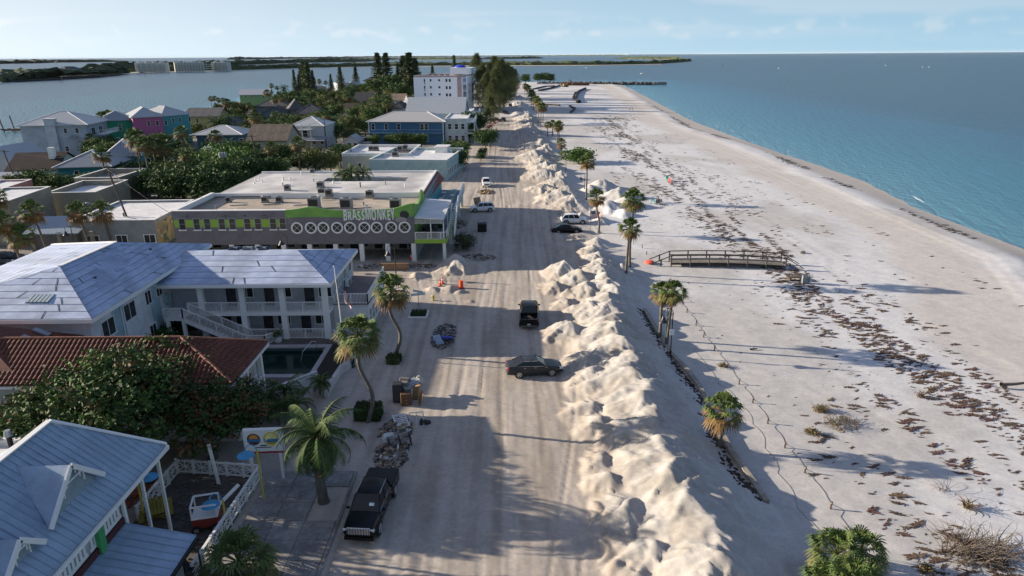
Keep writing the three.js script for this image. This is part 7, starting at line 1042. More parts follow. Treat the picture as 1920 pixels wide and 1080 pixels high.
{
  const wood = mat(0.12, 0.095, 0.075, 0.95, { map: roughMap }), tops = {};
  const pole = (k, x, z, h, lab, o = {}) => {
    const t = thing('utility_pole', lab, 'utility pole', x, z, o.turn || 0, 'utility poles behind the street'); const lx = o.lean || 0;
    new MB().bar([0, 0, 0], [lx, h, 0], 0.34, 0.34, 8, 0.22).build('pole', wood, t);
    for (let i = 0; i < (o.arms || 0); i++) new MB().bar([lx - 1.1, h - 0.4 - i * 1.1, 0], [lx + 1.1, h - 0.4 - i * 1.1, 0], 0.12).build('cross_arm', wood, t);
    if (o.trans) for (const s of [-1, 0, 1]) { const c = new MB().cyl(s * 0.55 + lx * 0.75, h - 3.6, 0.35, 0.28, 0.95, 12).build('transformer', flatMat(0.42, 0.44, 0.45, 0.5), t); new MB().cyl(s * 0.55 + lx * 0.75, h - 2.65, 0.35, 0.05, 0.25, 6).build('bushing', greyMetal, c); }
    if (o.lamp) { const c = new MB().bar([lx, h - 0.6, 0], [lx - 1.4, h - 0.2, 0], 0.07, 0.07, 6).build('lamp_arm', greyMetal, t); new MB().geo(new THREE.SphereGeometry(0.22, 10, 6), lx - 1.5, h - 0.25, 0, 0, [1.5, 0.5, 0.8]).build('lamp_head', greyMetal, c); }
    tops[k] = [x + lx * Math.cos(o.turn || 0), h, z]; return t;
  };
  pole('a', -57.13,-102.27, 11.5, 'tall dark leaning utility pole beside the mural shop', { lean: -2.4 });
  pole('b', -57.79,-102.29, 4.4, 'short wooden stub pole strapped beside the leaning pole', { lean: -0.6 });
  pole('c', -61.09,-102.37, 6.2, 'grey lamp pole with two floodlights beside the parking court', { lean: -0.9, lamp: 1 });
  pole('d', -60.46,-148.27, 10.0, 'utility pole with three transformers above the thicket', { lean: -0.8, arms: 1, trans: 1 });
  pole('e', -55.52,-154.01, 10.5, 'plain utility pole at the corner of the grey bar', { lean: -1.2, arms: 1 });
  pole('f', -70.74,-133.14, 9.6, 'plain utility pole among the palms behind the tan shop', { lean: -0.4, arms: 1 });
  pole('g', -104.08,-145.53, 8.6, 'utility pole beside the white cottage', { lean: -1.4, arms: 1 });
  pole('h', -56.31,-213.87, 9, 'thin utility pole in front of the balcony house', { arms: 1 });
  pole('i', -54,-227.29, 9.5, 'thin utility pole with cross arms beside the shed', { arms: 2 });
  pole('j', -58.85,-353.04, 10, 'far utility pole beside the tan roofed house', { arms: 2 });
  pole('k', -10.68,-310.26, 8, 'street light pole in front of the casuarinas', { lamp: 1 });
  pole('l', -118.59,-219.8, 7, 'thin pole in front of the green row house', {});
  const wire = (p, q, off, sag, lab) => { const pts = []; for (let i = 0; i <= 14; i++) { const f = i / 14; pts.push([lerp(p[0], q[0], f) + off, lerp(p[1], q[1], f) - 0.4 - sag * 4 * f * (1 - f), lerp(p[2], q[2], f)]); } single('power_line', new MB().tube(pts, 0.022, 4), darkMetal, lab, 'wire', 'overhead power lines'); };
  wire(tops.a, tops.f, 0, 0.9, 'overhead wire from the leaning pole to the palm thicket'); wire(tops.f, tops.d, 0.4, 0.8, 'overhead wire above the thicket to the transformers'); wire(tops.d, tops.e, -0.4, 0.5, 'overhead wire from the transformers to the bar corner'); wire(tops.e, tops.h, 0, 0.9, 'overhead wire from the bar corner to the balcony house'); wire(tops.h, tops.i, 0.3, 0.5, 'overhead wire from the balcony house to the shed'); wire(tops.a, [-45, 6.2, -92], 0, 0.4, 'service wire from the leaning pole to the grey bar'); wire(tops.b, [-45, 6.0, -91.2], 0, 0.4, 'low service wire from the stub pole to the grey bar'); wire(tops.g, tops.f, 0, 1, 'overhead wire between the white cottage and the palms'); wire(tops.i, tops.j, 0, 1.2, 'overhead wire running on towards the hotel');
}
// ---------------------------------------------------------------- cones and barrels
{
  const cone = (x, z, lab, g, y) => { const t = thing('traffic_cone', lab, 'traffic cone', x, z, 0, g, y ?? relief(x, z)); new MB().box(0, 0.03, 0, 0.42, 0.06, 0.42).build('base', blackTrim, t); new MB().cyl(0, 0.06, 0, 0.16, 0.85, 14, 0.04).build('cone', orangeC, t); new MB().cyl(0, 0.5, 0, 0.101, 0.16, 14, 0.08).build('white_band', whiteTrim, t); }, orangeC = flatMat(0.85, 0.09, 0.02, 0.6);
  cone(-8.73,-79.66, 'orange traffic cone on the small sand heap at the side street', 'cones on the side street'); cone(-8.49,-80.48, 'orange traffic cone beside another on the sand heap', 'cones on the side street');
  const b = thing('traffic_barrel', 'solid orange upright barrel marker on the side street', 'traffic barrel', -6.09,-78.8); new MB().cyl(0, 0.02, 0, 0.26, 0.95, 16, 0.23).build('drum', orangeC, b); new MB().cyl(0, 0, 0, 0.36, 0.05, 16).build('base', blackTrim, b);
  for (const [x, z] of [[-13.78,-91.09, 0], [-13.97,-87.33, 0]].map(q => q)) cone(x, z, 'orange cone stacked under the bar arcade', 'cones under the arcade');
  const R = rng(12); for (let i = 0; i < 16; i++) { const px = [-9.44,-292.64], x = px[0] + (R() - 0.5) * 9, z = px[1] + (R() - 0.4) * 40; cone(x, z, 'small orange cone among the far street works', 'cones at the far street works'); }
  for (let i = 0; i < 6; i++) { const t = thing('barrier_panel', 'orange and white barrier at the far street works', 'barrier', -8.6 + i * 0.7, -268 - i * 6, 0.3 * i, 'barriers at the far street works'); new MB().box(0, 0.6, 0, 1.6, 0.7, 0.15).build('panel', i % 2 ? orangeC : whiteTrim, t); for (const s of [-1, 1]) new MB().box(s * 0.6, 0.15, 0, 0.12, 0.3, 0.5).build('foot', blackTrim, t); }
  const hy = thing('fire_hydrant', 'small yellow fire hydrant on the forecourt', 'hydrant', -9.03,-74.47); new MB().cyl(0, 0, 0, 0.13, 0.5, 10).geo(new THREE.SphereGeometry(0.15, 10, 6), 0, 0.52, 0).box(0, 0.38, 0, 0.42, 0.1, 0.1).build('body', yellowPaint, hy); 
  const sp = thing('street_sign', 'white street sign on a thin post beside the low hedge', 'sign', -10.06,-70.02); new MB().bar([0, 0, 0], [0, 2.5, 0], 0.06).build('post', greyMetal, sp); new MB().box(0, 2.3, 0, 1.5, 0.28, 0.03, 0.3).box(0, 2.62, 0, 1.3, 0.25, 0.03, -0.5).build('sign_plate', flatMat(0.5, 0.62, 0.6, 0.6), sp);
}
// ---------------------------------------------------------------- storm debris along the street
{
  const R = rng(44), rubble = (name, px, rx, rz, n, h, cols, label) => { const B = new MB(); for (let i = 0; i < n; i++) { const a = R() * 6.283, q = Math.sqrt(R()), x = px[0] + Math.cos(a) * q * rx, z = px[1] + Math.sin(a) * q * rz, y = relief(x, z) + h * (1 - q) * R() + 0.04; B.col = tone(R, ...cols[Math.floor(R() * cols.length)], 0.3); const k2 = n < 100 ? 0.4 : 1; B.box(x, y, z, (0.08 + R() * R() * 0.9) * k2, 0.03 + R() * 0.1 * k2, (0.05 + R() * 0.3) * k2, R() * 3.14, (R() - 0.5) * 0.9, (R() - 0.5) * 0.5); } return single(name, B, new THREE.MeshStandardMaterial({ vertexColors: true, roughness: 0.9 }), label, 'debris', null, 'stuff'); };
  const palR = [[0.30, 0.28, 0.25], [0.12, 0.11, 0.10], [0.5, 0.48, 0.45], [0.22, 0.15, 0.09], [0.05, 0.05, 0.05], [0.36, 0.27, 0.17]];
  rubble('debris_heap', [-8.52,-42.4], 1.1, 2.2, 420, 0.5, palR, 'heap of broken boards and plaster beside the black pickup');
  rubble('debris_heap', [-8.66,-45.69], 1.2, 1.6, 240, 0.6, palR, 'heap of splintered panels in front of the square hedge');
  rubble('debris_heap', [-6.84,-63.82], 1.1, 3.2, 420, 0.45, [[0.10, 0.09, 0.08], [0.2, 0.18, 0.15], [0.32, 0.3, 0.27], [0.05, 0.05, 0.05]], 'long strip of dark debris on the motel forecourt');
  rubble('debris_heap', [-5.31,-140.17], 1.6, 2.4, 260, 0.6, [[0.34, 0.24, 0.14], [0.25, 0.18, 0.12], [0.1, 0.09, 0.08]], 'pile of broken planks beside the parked white car');
  rubble('debris_heap', [-15.22,-88.09], 5.5, 1.3, 260, 0.4, palR, 'low litter of salvage under the bar arcade');
  rubble('debris_heap', [-4.76,-91.92], 2.6, 1.6, 160, 0.4, palR, 'scattered timber beyond the round shrub');
  rubble('debris_heap', [-14.18,-37.49], 2.0, 2.2, 60, 0.03, [[0.12, 0.11, 0.10], [0.25, 0.24, 0.22]], 'fine scraps on the pavement below the round logo sign');
  rubble('debris_heap', [-9.65,-112.1], 2.4, 3.4, 200, 0.5, palR, 'broken fittings piled under the bar deck stair');
  const item = (name, label, cat, x, z, turn, y = 0) => thing(name, label, cat, x, z, turn, undefined, y);
  const card = mat(0.36, 0.23, 0.12, 0.9), oak = mat(0.24, 0.12, 0.055, 0.6, { map: roughMap });
  { const t = item('cabinet', 'wooden drawer cabinet at the front of the furniture pile', 'cabinet', -8.55,-49.71, 0.25); new MB().geo(new RoundedBoxGeometry(0.85, 1.0, 0.6, 1, 0.02), 0, 0.5, 0).build('carcass', oak, t); for (let i = 0; i < 3; i++) { const d = new MB().box(0, 0.22 + i * 0.29, 0.31, 0.74, 0.25, 0.03).build('drawer', oak, t); new MB().box(0, 0.22 + i * 0.29, 0.335, 0.12, 0.03, 0.03).build('handle', greyMetal, d); } }
  { const t = item('cardboard_box', 'tall open cardboard box leaning on the wooden cabinet', 'box', -7.81,-50.61, -0.25); new MB().box(0, 0.6, 0, 0.5, 1.25, 0.5, 0, -0.12).build('carton', card, t); new MB().box(0.15, 1.28, 0.2, 0.5, 0.02, 0.3, 0, 0.3).build('flap', card, t); }
  { const t = item('cardboard_box', 'flattened cardboard sheet against the tall cardboard box', 'box', -7.35,-49.69, 0.3); new MB().box(0, 0.5, 0, 0.05, 1.1, 0.8, 0, -0.3).build('sheet', card, t); }
  { const t = item('refrigerator', 'dark upended refrigerator behind the wooden cabinet', 'refrigerator', -9.29,-50.08, 0.1); new MB().geo(new RoundedBoxGeometry(0.75, 1.6, 0.75, 2, 0.04), 0, 0.8, -0.2).build('case', flatMat(0.03, 0.032, 0.034, 0.4), t); new MB().box(0, 0.8, 0.2, 0.68, 1.5, 0.03).build('door', flatMat(0.05, 0.052, 0.055, 0.35), t); }
  { const t = item('sofa', 'grey sofa standing on end beside the refrigerator', 'sofa', -9.12,-50.63, -0.2, 0.1); new MB().geo(new RoundedBoxGeometry(0.9, 1.5, 0.4, 3, 0.1), 0.2, 0.75, -0.6, 0, 1, -0.1).build('back', mat(0.16, 0.15, 0.14, 0.95), t); new MB().geo(new RoundedBoxGeometry(0.8, 1.3, 0.5, 3, 0.12), 0.25, 0.7, -0.25).build('cushion', mat(0.22, 0.20, 0.18, 0.95), t); }
  { const t = item('mattress', 'pale mattress lying over the furniture pile', 'mattress', -8.38,-50.99, 0.4, 0.5); new MB().geo(new RoundedBoxGeometry(1.3, 0.25, 0.9, 3, 0.1), 0, 0.6, 0, 0.2, 1, 0.3, 0.15).build('pad', mat(0.5, 0.5, 0.49, 0.95), t); new MB().geo(new RoundedBoxGeometry(1.3, 0.02, 0.9, 1, 0.01), 0, 0.74, 0.03, 0.2, 1, 0.3, 0.15).build('piping', mat(0.4, 0.42, 0.45, 0.9), t); }
  { const t = item('rubbish_bag', 'crumpled pale bag on top of the furniture pile', 'bag', -7.75,-51.55, 0.4, 0.75); const g = new THREE.IcosahedronGeometry(0.42, 3), p = g.attributes.position; for (let i = 0; i < p.count; i++) { const k = 1 + 0.35 * fbm(p.getX(i) * 4, p.getY(i) * 4 + p.getZ(i) * 3, 2); p.setXYZ(i, p.getX(i) * k, p.getY(i) * k * 0.8, p.getZ(i) * k); } g.computeVertexNormals(); part('sack', g, mat(0.45, 0.43, 0.40, 0.7), t).position.y = 0.35; new MB().cyl(0, 0.68, 0, 0.08, 0.16, 7, 0.14).build('knot', mat(0.45, 0.43, 0.40, 0.7), t); }
  { const t = item('bed_frame', 'white slatted bed frame lying in the debris', 'bed frame', -8.5,-46.48, 0.35, 0.3); new MB().bx(-0.5, -0.44, 0, 0.08, -1, 1).bx(0.44, 0.5, 0, 0.08, -1, 1).build('rail', whiteTrim, t); for (let i = 0; i < 8; i++) new MB().bx(-0.44, 0.44, 0.02, 0.05, -0.95 + i * 0.26, -0.84 + i * 0.26).build('slat', whiteTrim, t); }
  { const t = item('window_frame', 'empty white window frame standing beside the debris', 'window frame', -7.23,-46.07, 0.15); t.rotation.order = 'YXZ'; t.rotation.x = -0.5; new MB().bx(-0.55, 0.55, 0, 0.07, -0.03, 0.03).bx(-0.55, 0.55, 1.05, 1.12, -0.03, 0.03).bx(-0.55, -0.48, 0.07, 1.05, -0.03, 0.03).bx(0.48, 0.55, 0.07, 1.05, -0.03, 0.03).build('frame', flatMat(0.45, 0.46, 0.46, 0.6), t); new MB().bx(-0.03, 0.03, 0.07, 1.05, -0.025, 0.025).build('mullion', flatMat(0.45, 0.46, 0.46, 0.6), t); }
  { const t = item('bench', 'overturned slatted bench with black ends among the debris', 'bench', -8.02,-43.3, 0.35); t.rotation.z = 0.12; for (let i = 0; i < 5; i++) new MB().box(0, 0.45 + (i > 2 ? (i - 2) * 0.2 : 0), i > 2 ? -0.3 : -0.2 + i * 0.18, 1.7, 0.04, 0.12, 0, 0, i > 2 ? 1.3 : 0).build('slat', mat(0.36, 0.34, 0.31, 0.85), t); for (const s of [-1, 0, 1]) new MB().box(s * 0.75, 0.42, 0, 0.08, 0.84, 0.5).build('end', blackTrim, t); }
  { const t = item('white_sack', 'white plastic sheet bundled on the plank heap', 'bag', -9.01,-43.75, 0.3, 0.1); const g = new THREE.IcosahedronGeometry(0.5, 3), p = g.attributes.position; for (let i = 0; i < p.count; i++) { const k = 1 + 0.5 * fbm(p.getX(i) * 3.3 + 7, p.getY(i) * 4 + p.getZ(i) * 3, 2); p.setXYZ(i, p.getX(i) * k, p.getY(i) * k * 0.65, p.getZ(i) * k); } g.computeVertexNormals(); part('sheet', g, mat(0.62, 0.62, 0.61, 0.6), t).position.y = 0.35; new MB().box(0.4, 0.4, 0.2, 0.6, 0.02, 0.3, 0.4, 0.3).build('loose_fold', mat(0.62, 0.62, 0.61, 0.6), t); }
  { const t = item('kiddie_pool', 'blue plastic ring pool dumped on the dark debris strip', 'pool', -6.38,-62.19, 0, 0.35); new MB().geo(new THREE.TorusGeometry(0.42, 0.13, 10, 26), 0, 0.2, 0, 0, 1, 1.2).build('ring', flatMat(0.03, 0.06, 0.42, 0.5), t); new MB().geo(new THREE.CylinderGeometry(0.42, 0.42, 0.03, 22), 0, 0.18, -0.04, 0, 1, -0.37).build('base', flatMat(0.04, 0.09, 0.5, 0.5), t); }
  { const t = item('door_panel', 'pale blue panel lying across the dark debris strip', 'panel', -7.17,-61.81, 0.35, 0.3); new MB().box(0, 0.2, 0, 0.7, 0.05, 1.9, 0, 0.1, 0.1).build('sheet', mat(0.38, 0.46, 0.58, 0.7), t); for (const s of [-0.45, 0.45]) new MB().box(0, 0.235, s, 0.45, 0.02, 0.7, 0, 0.1, 0.1).build('inset', mat(0.34, 0.42, 0.54, 0.7), t); }
  { const t = item('black_crate', 'large square black crate in the road before the bar', 'crate', -4.69,-107.19, 0.1); new MB().geo(new RoundedBoxGeometry(1.4, 1.25, 1.3, 2, 0.06), 0, 0.63, 0).build('case', flatMat(0.006, 0.006, 0.006, 0.8), t); new MB().bx(-0.72, 0.72, 1.2, 1.3, -0.67, 0.67).build('lid', flatMat(0.01, 0.01, 0.01, 0.7), t); }
  { const t = item('wood_panel', 'brown wooden panel leaning behind the parked white car', 'panel', -6.16,-125.1, 0.3, 0.1); new MB().box(0, 0.9, -0.2, 1.3, 1.8, 0.06, 0, 0.1, -0.3).build('board', mat(0.36, 0.27, 0.17, 0.9), t); new MB().box(0, 0.9, -0.16, 1.0, 0.1, 0.06, 0, 0.1, -0.3).build('batten', timber, t); }
  { const t = item('workbench', 'long tan wooden counter lying under the bar arcade', 'counter', -15.27,-86.65, 0.02); new MB().box(0, 0.45, 0, 3.4, 0.8, 0.6).build('front', mat(0.34, 0.20, 0.11, 0.8), t); new MB().box(0, 0.9, 0, 3.6, 0.08, 0.8).build('top', mat(0.38, 0.25, 0.15, 0.7), t); }
  { const t = item('trash_bin', 'dark bin lying by the shaded road edge', 'bin', -6.33,-46.7, 0.5); t.rotation.z = 1.2; new MB().cyl(0, 0, 0, 0.2, 0.7, 12, 0.24).build('body', blackTrim, t); new MB().cyl(0, 0.7, 0, 0.26, 0.06, 12).build('rim', darkMetal, t); }
}

{ // concrete pavement slabs between the courtyard fence and the road
  const t = new THREE.Group(); t.name = 'pavement'; t.userData = { kind: 'structure' }; scene.add(t); const R = rng(70), ms = [0.40, 0.37, 0.43].map(v => mat(v, v * 0.95, v * 0.88, 0.95, { map: roughMap }));
  for (let i = 0; i < 9; i++) for (let k = 0; k < 3; k++) { const z = -24.5 - i * 1.75, x = -16.2 + k * 1.85; if (Math.hypot(x + 1 + 11.9, z - 0.9 + 36.9) < 1.6) continue; new MB().box(x + 0.9, 0.03 + R() * 0.012, z - 0.85, 1.82, 0.09, 1.72, (R() - 0.5) * 0.004).build('slab', ms[Math.floor(R() * 3)], t); }
  for (let i = 0; i < 6; i++) new MB().box(-10.52, 0.045, -25.8 - i * 2.6, 0.18, 0.15, 2.57).build('kerbstone', ms[1], t);
}

// ---------------------------------------------------------------- beach
{ // low seawall
  const t = thing('seawall', 'low pale concrete seawall along the foot of the sand ridge', 'wall', 0, 0), P = [[14.39,-70.54], [14.51,-65.28], [14.69,-58.69], [15.25,-55.48], [15.58,-52.17], [15.24,-46.16], [15.2,-41.76], [15.49,-38.59], [15.63,-36.22]];
  for (let i = 0; i + 1 < P.length; i++) { const a = P[i], b = P[i + 1]; new MB().bar([a[0], 0.12 + i * 0.004, a[1]], [b[0], 0.12 + i * 0.004, b[1]], 0.36 + 0.004 * (i % 2), 0.5).build('wall_section', mat(0.52, 0.46, 0.38, 0.9, { map: roughMap }), t); }
  const R = rng(3), L = new MB(); for (let i = 0; i < 420; i++) { const f = R() * (P.length - 1), k = Math.floor(f), g = f - k, x = lerp(P[k][0], P[k + 1][0], g) - 0.35 - R() * R() * 0.9, z = lerp(P[k][1], P[k + 1][1], g); L.box(x, relief(x, z) + 0.03, z, 0.06 + R() * 0.3, 0.05, 0.05 + R() * 0.12, R() * 3); }
  single('wall_litter', L, mat(0.06, 0.042, 0.03, 1), 'dark leaf litter drifted behind the seawall', 'litter', null, 'stuff');
}
{ // timber footbridge over the dune path
  const a = [20.96,-87.25], b = [35.42,-85.71], e0 = [18.39,-87.79], e1 = [37.1,-84.05], W = 2.3, dx = b[0] - a[0], dz = b[1] - a[1], L = Math.hypot(dx, dz), ux = dx / L, uz = dz / L, nx = uz, nzv = -ux, t = thing('footbridge', 'long timber footbridge with railings crossing the beach', 'footbridge', 0, 0);
  const at = (s, o, y) => [a[0] + ux * s - nx * -o, y, a[1] + uz * s + nzv * o], deckY = s => 0.42 + 0.2 * Math.sin(Math.PI * clamp(s / L)), grey = mat(0.30, 0.275, 0.235, 0.9, { map: roughMap }), dark = mat(0.055, 0.04, 0.03, 0.85, { map: roughMap }), n = 58;
  for (let i = 0; i < n; i++) { const s = (i + 0.5) / n * L, p = at(s, 0.05, deckY(s)), q = at(s, W - 0.05, deckY(s)); new MB().bar(p, q, L / n - 0.025, 0.05).build('deck_plank', grey, t); }
  for (const o of [0, W]) {
    const stops = []; for (let i = 0; i <= 6; i++) stops.push(i / 6 * L);
    for (const s of stops) new MB().bar(at(s, o, -0.4), at(s, o, deckY(s) + 1.0), 0.15).build('post', grey, t);
    for (let i = 0; i < 6; i++) { new MB().bar(at(stops[i], o, deckY(stops[i]) + 1.03), at(stops[i + 1], o, deckY(stops[i + 1]) + 1.03), 0.2, 0.08).build('handrail', dark, t); new MB().bar(at(stops[i], o, deckY(stops[i]) - 0.1), at(stops[i + 1], o, deckY(stops[i + 1]) - 0.1), 0.1, 0.2).build('beam', dark, t); new MB().bar(at(stops[i], o, deckY(stops[i]) + 0.5), at(stops[i + 1], o, deckY(stops[i + 1]) + 0.5), 0.06, 0.12).build('mid_rail', grey, t); }
    const s0 = -Math.hypot(e0[0] - a[0], e0[1] - a[1]), s1 = L + Math.hypot(e1[0] - b[0], e1[1] - b[1]);
    new MB().bar(at(0, o, deckY(0) + 1.03), at(s0, o, 0.25), 0.2, 0.08).bar(at(s0 * 0.5, o, -0.3), at(s0 * 0.5, o, 0.95), 0.15).build('ramp_rail', dark, t); new MB().bar(at(L, o, deckY(L) + 1.03), at(s1, o, 0.1), 0.2, 0.08).build('ramp_rail', dark, t);
  }
  const net = single('safety_net', new MB().geo(new THREE.IcosahedronGeometry(0.5, 2), e0[0], 0.22, e0[1] - 0.8, 0, [1.3, 0.45, 1.5]), flatMat(0.75, 0.10, 0.06, 0.8), 'crumpled orange safety netting at the foot of the footbridge', 'netting');
  const u = thing('bench', 'grey timber slat panel standing beside a metal bin on the beach', 'panel', 34.92,-81.23, 0.1); for (let i = 0; i < 9; i++) new MB().box(-0.9 + i * 0.22, 0.38, 0, 0.17, 0.08, 1.0, 0, 0, 0).build('slat', timber, u); new MB().box(-0.8, 0.18, 0, 0.1, 0.36, 0.9).build('leg', timber, u); new MB().box(0.8, 0.18, 0, 0.1, 0.36, 0.9).build('leg', timber, u);
  const bin = thing('litter_bin', 'square grey slatted litter bin beside the timber panel', 'bin', 35.59,-79.95); for (let k = 0; k < 4; k++) for (let i = 0; i < 5; i++) { const s = new MB().box(-0.3 + i * 0.15, 0.5, 0.34, 0.12, 1.0, 0.04).build('slat', mat(0.32, 0.35, 0.37, 0.7), bin); s.rotation.y = k * Math.PI / 2; } new MB().box(0, 0.05, 0, 0.66, 0.1, 0.66).build('base', darkMetal, bin);
}
{ // little rope posts and rope curving across the sand
  const posts = [[18.79,-92.96], [18.8,-96.33], [18.75,-73.37], [18.89,-69.96], [18.92,-66.22], [18.87,-63.1], [19.01,-59.84], [19.13,-52.81], [19.2,-49.49], [19.24,-46.19], [19.26,-42.82], [19.41,-39.7], [19.44,-35.86], [19.38,-30.23]], brown = mat(0.11, 0.06, 0.04, 0.9);
  posts.forEach(([x, z], i) => { const t = thing('rope_post', 'small brown wooden stake of the rope fence on the sand', 'post', x, z, i, 'stakes of the rope fence', relief(x, z) - 0.1); new MB().bar([0, 0, 0], [0.03, 0.62, 0], 0.11, 0.11, 7).build('stake', brown, t); new MB().bar([0.03, 0.5, 0], [0.03, 0.56, 0], 0.14, 0.14, 7).build('rope_loop', mat(0.35, 0.31, 0.25, 0.9), t); });
  const pts = []; for (let i = 2; i + 1 < posts.length; i++) for (let k = 0; k < 8; k++) { const f = k / 8, x = lerp(posts[i][0], posts[i + 1][0], f) + 0.35 * Math.sin(f * Math.PI), z = lerp(posts[i][1], posts[i + 1][1], f); pts.push([x, relief(x, z) + 0.03 + 0.2 * Math.pow(Math.abs(f - 0.5) * 2, 6), z]); }
  single('rope', new MB().tube(pts, 0.014, 5), mat(0.30, 0.26, 0.21, 0.9), 'slack rope running from stake to stake over the sand', 'rope');
  const pts2 = pts.map(([x, y, z]) => { const X = x - 1.6 - 0.4 * Math.sin(z * 0.3); return [X, relief(X, z) + 0.03, z]; }).filter((q, i) => i > 30); single('rope', new MB().tube(pts2, 0.011, 5), mat(0.36, 0.31, 0.23, 0.9), 'fallen pale rope lying on the sand beside the stakes', 'rope');
}
// ---------------------------------------------------------------- seaweed and brush
{
  const clump = (seed) => { const R = rng(seed), B = new MB(); for (let i = 0; i < 9; i++) { const a = R() * 6.283, l = 0.25 + R() * 0.35, x = (R() - 0.5) * 0.4, z = (R() - 0.5) * 0.3, y = 0.02 + R() * 0.05, dx = Math.cos(a) * l, dz = Math.sin(a) * l * 0.5, w = 0.05 + R() * 0.06; B.quad([x - dz * w, y, z + dx * w * 2], [x + dx, y + 0.05 * R(), z + dz], [x + dx * 0.6 + dz * w, y + 0.10 * R(), z + dz * 0.6 - dx * w * 2], [x + dz * w, 0.01, z - dx * w * 2]); } for (let i = 0; i < 4; i++) { const a = R() * 6, x = (R() - 0.5) * 0.35, z = (R() - 0.5) * 0.2; B.box(x, 0.05, z, 0.22 + R() * 0.2, 0.07, 0.12, a, (R() - 0.5) * 0.3); } return B.geometry(); };
  const geos = [clump(1), clump(2), clump(3)], R = rng(99), lists = [[], [], []], gauss = () => R() + R() + R() - 1.5;
  const band = flip([[30, -28], [36.5, -46], [37, -54], [36, -66], [36, -77], [36.5, -92], [36, -113], [35, -145], [36.5, -210], [39, -262], [55, -420], [70, -600]]), bandX = poly(band);
  for (let i = 0; i < 15000; i++) { const z = -30 - 300 * Math.pow(R(), 1.35), c = bandX(z), wide = 4.2 + 3.4 * sstep(-0.2, 0.3, fbm(z * 0.03, 1.5, 2)); let x = c + gauss() * wide * 1.5; const den = fbm(x * 0.55 + 0.02 * z, z * 0.06, 3) + 0.10; if (R() > sstep(-0.12, 0.35, den)) continue; lists[i % 3].push([x, z, 0.16 + R() * R() * 0.95, 0]); }
  for (let i = 0; i < 700; i++) { const z = -30 - 220 * Math.pow(R(), 1.3), x = bandX(z) + 8 + R() * 14; if (x < wrackX(z) && R() < sstep(0.1, 0.4, fbm(x * 0.3 + 4, z * 0.1, 2) + 0.1)) lists[i % 3].push([x, z, 0.25 + R() * 0.5, 0]); }
  for (let i = 0; i < 900; i++) { const z = -30 - 150 * R(), x = 19 + R() * 22; if (R() < 0.35) lists[i % 3].push([x, z, 0.10 + R() * 0.22, 0]); }
  for (let i = 0; i < 2600; i++) { const z = -88 - 330 * Math.pow(R(), 1.3), f = fbm(z * 0.035, 9, 2), x = wrackX(z) + 0.6 + gauss() * (0.8 + 0.9 * sstep(-0.1, 0.3, f)); if (R() < sstep(-0.2, 0.25, f)) lists[i % 3].push([x, z, 0.25 + R() * R() * 0.9, 1]); }
  const m4 = new THREE.Matrix4(), q = new THREE.Quaternion(), col = new THREE.Color(), wm = flatMat(1, 1, 1, 0.95, { side: THREE.DoubleSide });
  lists.forEach((l, k) => { const im = new THREE.InstancedMesh(geos[k], wm, l.length); l.forEach(([x, z, s, dk], i) => { q.setFromEuler(new THREE.Euler(0, (R() - 0.5) * 1.3 + 0.1, 0)); m4.compose(V(x, relief(x, z) + 0.005, z), q, V(s * 1.5, s * (0.5 + 0.4 * R()), s * (0.9 + 0.7 * R()))); im.setMatrixAt(i, m4); const c = dk ? [0.075, 0.056, 0.036] : [[0.10, 0.062, 0.042], [0.075, 0.05, 0.035], [0.13, 0.09, 0.055], [0.11, 0.055, 0.045]][Math.floor(R() * 4)]; im.setColorAt(i, col.setRGB(...c)); }); im.name = numbered('seaweed'); im.castShadow = im.receiveShadow = true; im.userData = { label: ['brown seaweed wrack strewn in bands along the beach', 'reddish brown weed clumps scattered across the beach sand', 'dark weed tangles left along the tide line of the beach'][k], category: 'seaweed', kind: 'stuff' }; scene.add(im); });
  const brush = (label, x, z, rx, rz, h, n, thick, leaves, seed, colr = [0.16, 0.125, 0.095]) => {
    const r = rng(seed), t = thing('dead_brush', label, 'brush', x, z, 0, undefined, relief(x, z)), B = new MB();
    for (let i = 0; i < n; i++) { const a = r() * 6.283, d = Math.sqrt(r()) * 0.8; let p = V(Math.cos(a) * d * rx, 0.02, Math.sin(a) * d * rz), dir = V(r() - 0.3, 0.7 * r() + 0.1, (r() - 0.5) * 0.8).normalize(), pts = [p.toArray()]; for (let s = 0; s < 4; s++) { p = p.clone().addScaledVector(dir, h * 0.45); p.y = clamp(p.y, 0.02, h); dir.add(V((r() - 0.5) * 0.8, -0.22, (r() - 0.5) * 0.8)).normalize(); pts.push(p.toArray()); } B.tube(pts, thick, 3, thick * 0.3); }
    B.build('branches', mat(...colr, 0.95), t); if (leaves) { const c = part('leaves', leafCrown(seed + 1, rx * 0.8, h * 0.4, 6, leaves, 16, 0.11, [[0.17, 0.12, 0.04], [0.10, 0.10, 0.03], [0.14, 0.08, 0.03]]), green1, t); c.position.y = 0.2; }
  };
  brush('tangled bare dead shrub half buried in the beach sand', 25.72,-31.63, 2.6, 1.3, 1.2, 210, 0.022, 0, 7);
  brush('tuft of yellowing leaves beside the tangled dead shrub', 22.21,-30.41, 0.35, 0.3, 0.5, 20, 0.015, 16, 8);
  brush('flattened sea grape bush with brown leaves and bare twigs', 24.65,-46.04, 1.8, 1.2, 0.55, 90, 0.014, 26, 9);
  brush('clump of brown leaves at the edge of the flattened bush', 24.12,-48.11, 0.7, 0.5, 0.5, 40, 0.014, 30, 10); brush('small drift of brown leaves in front of the flattened bush', 21.96,-44.68, 0.8, 0.3, 0.3, 30, 0.012, 24, 11);
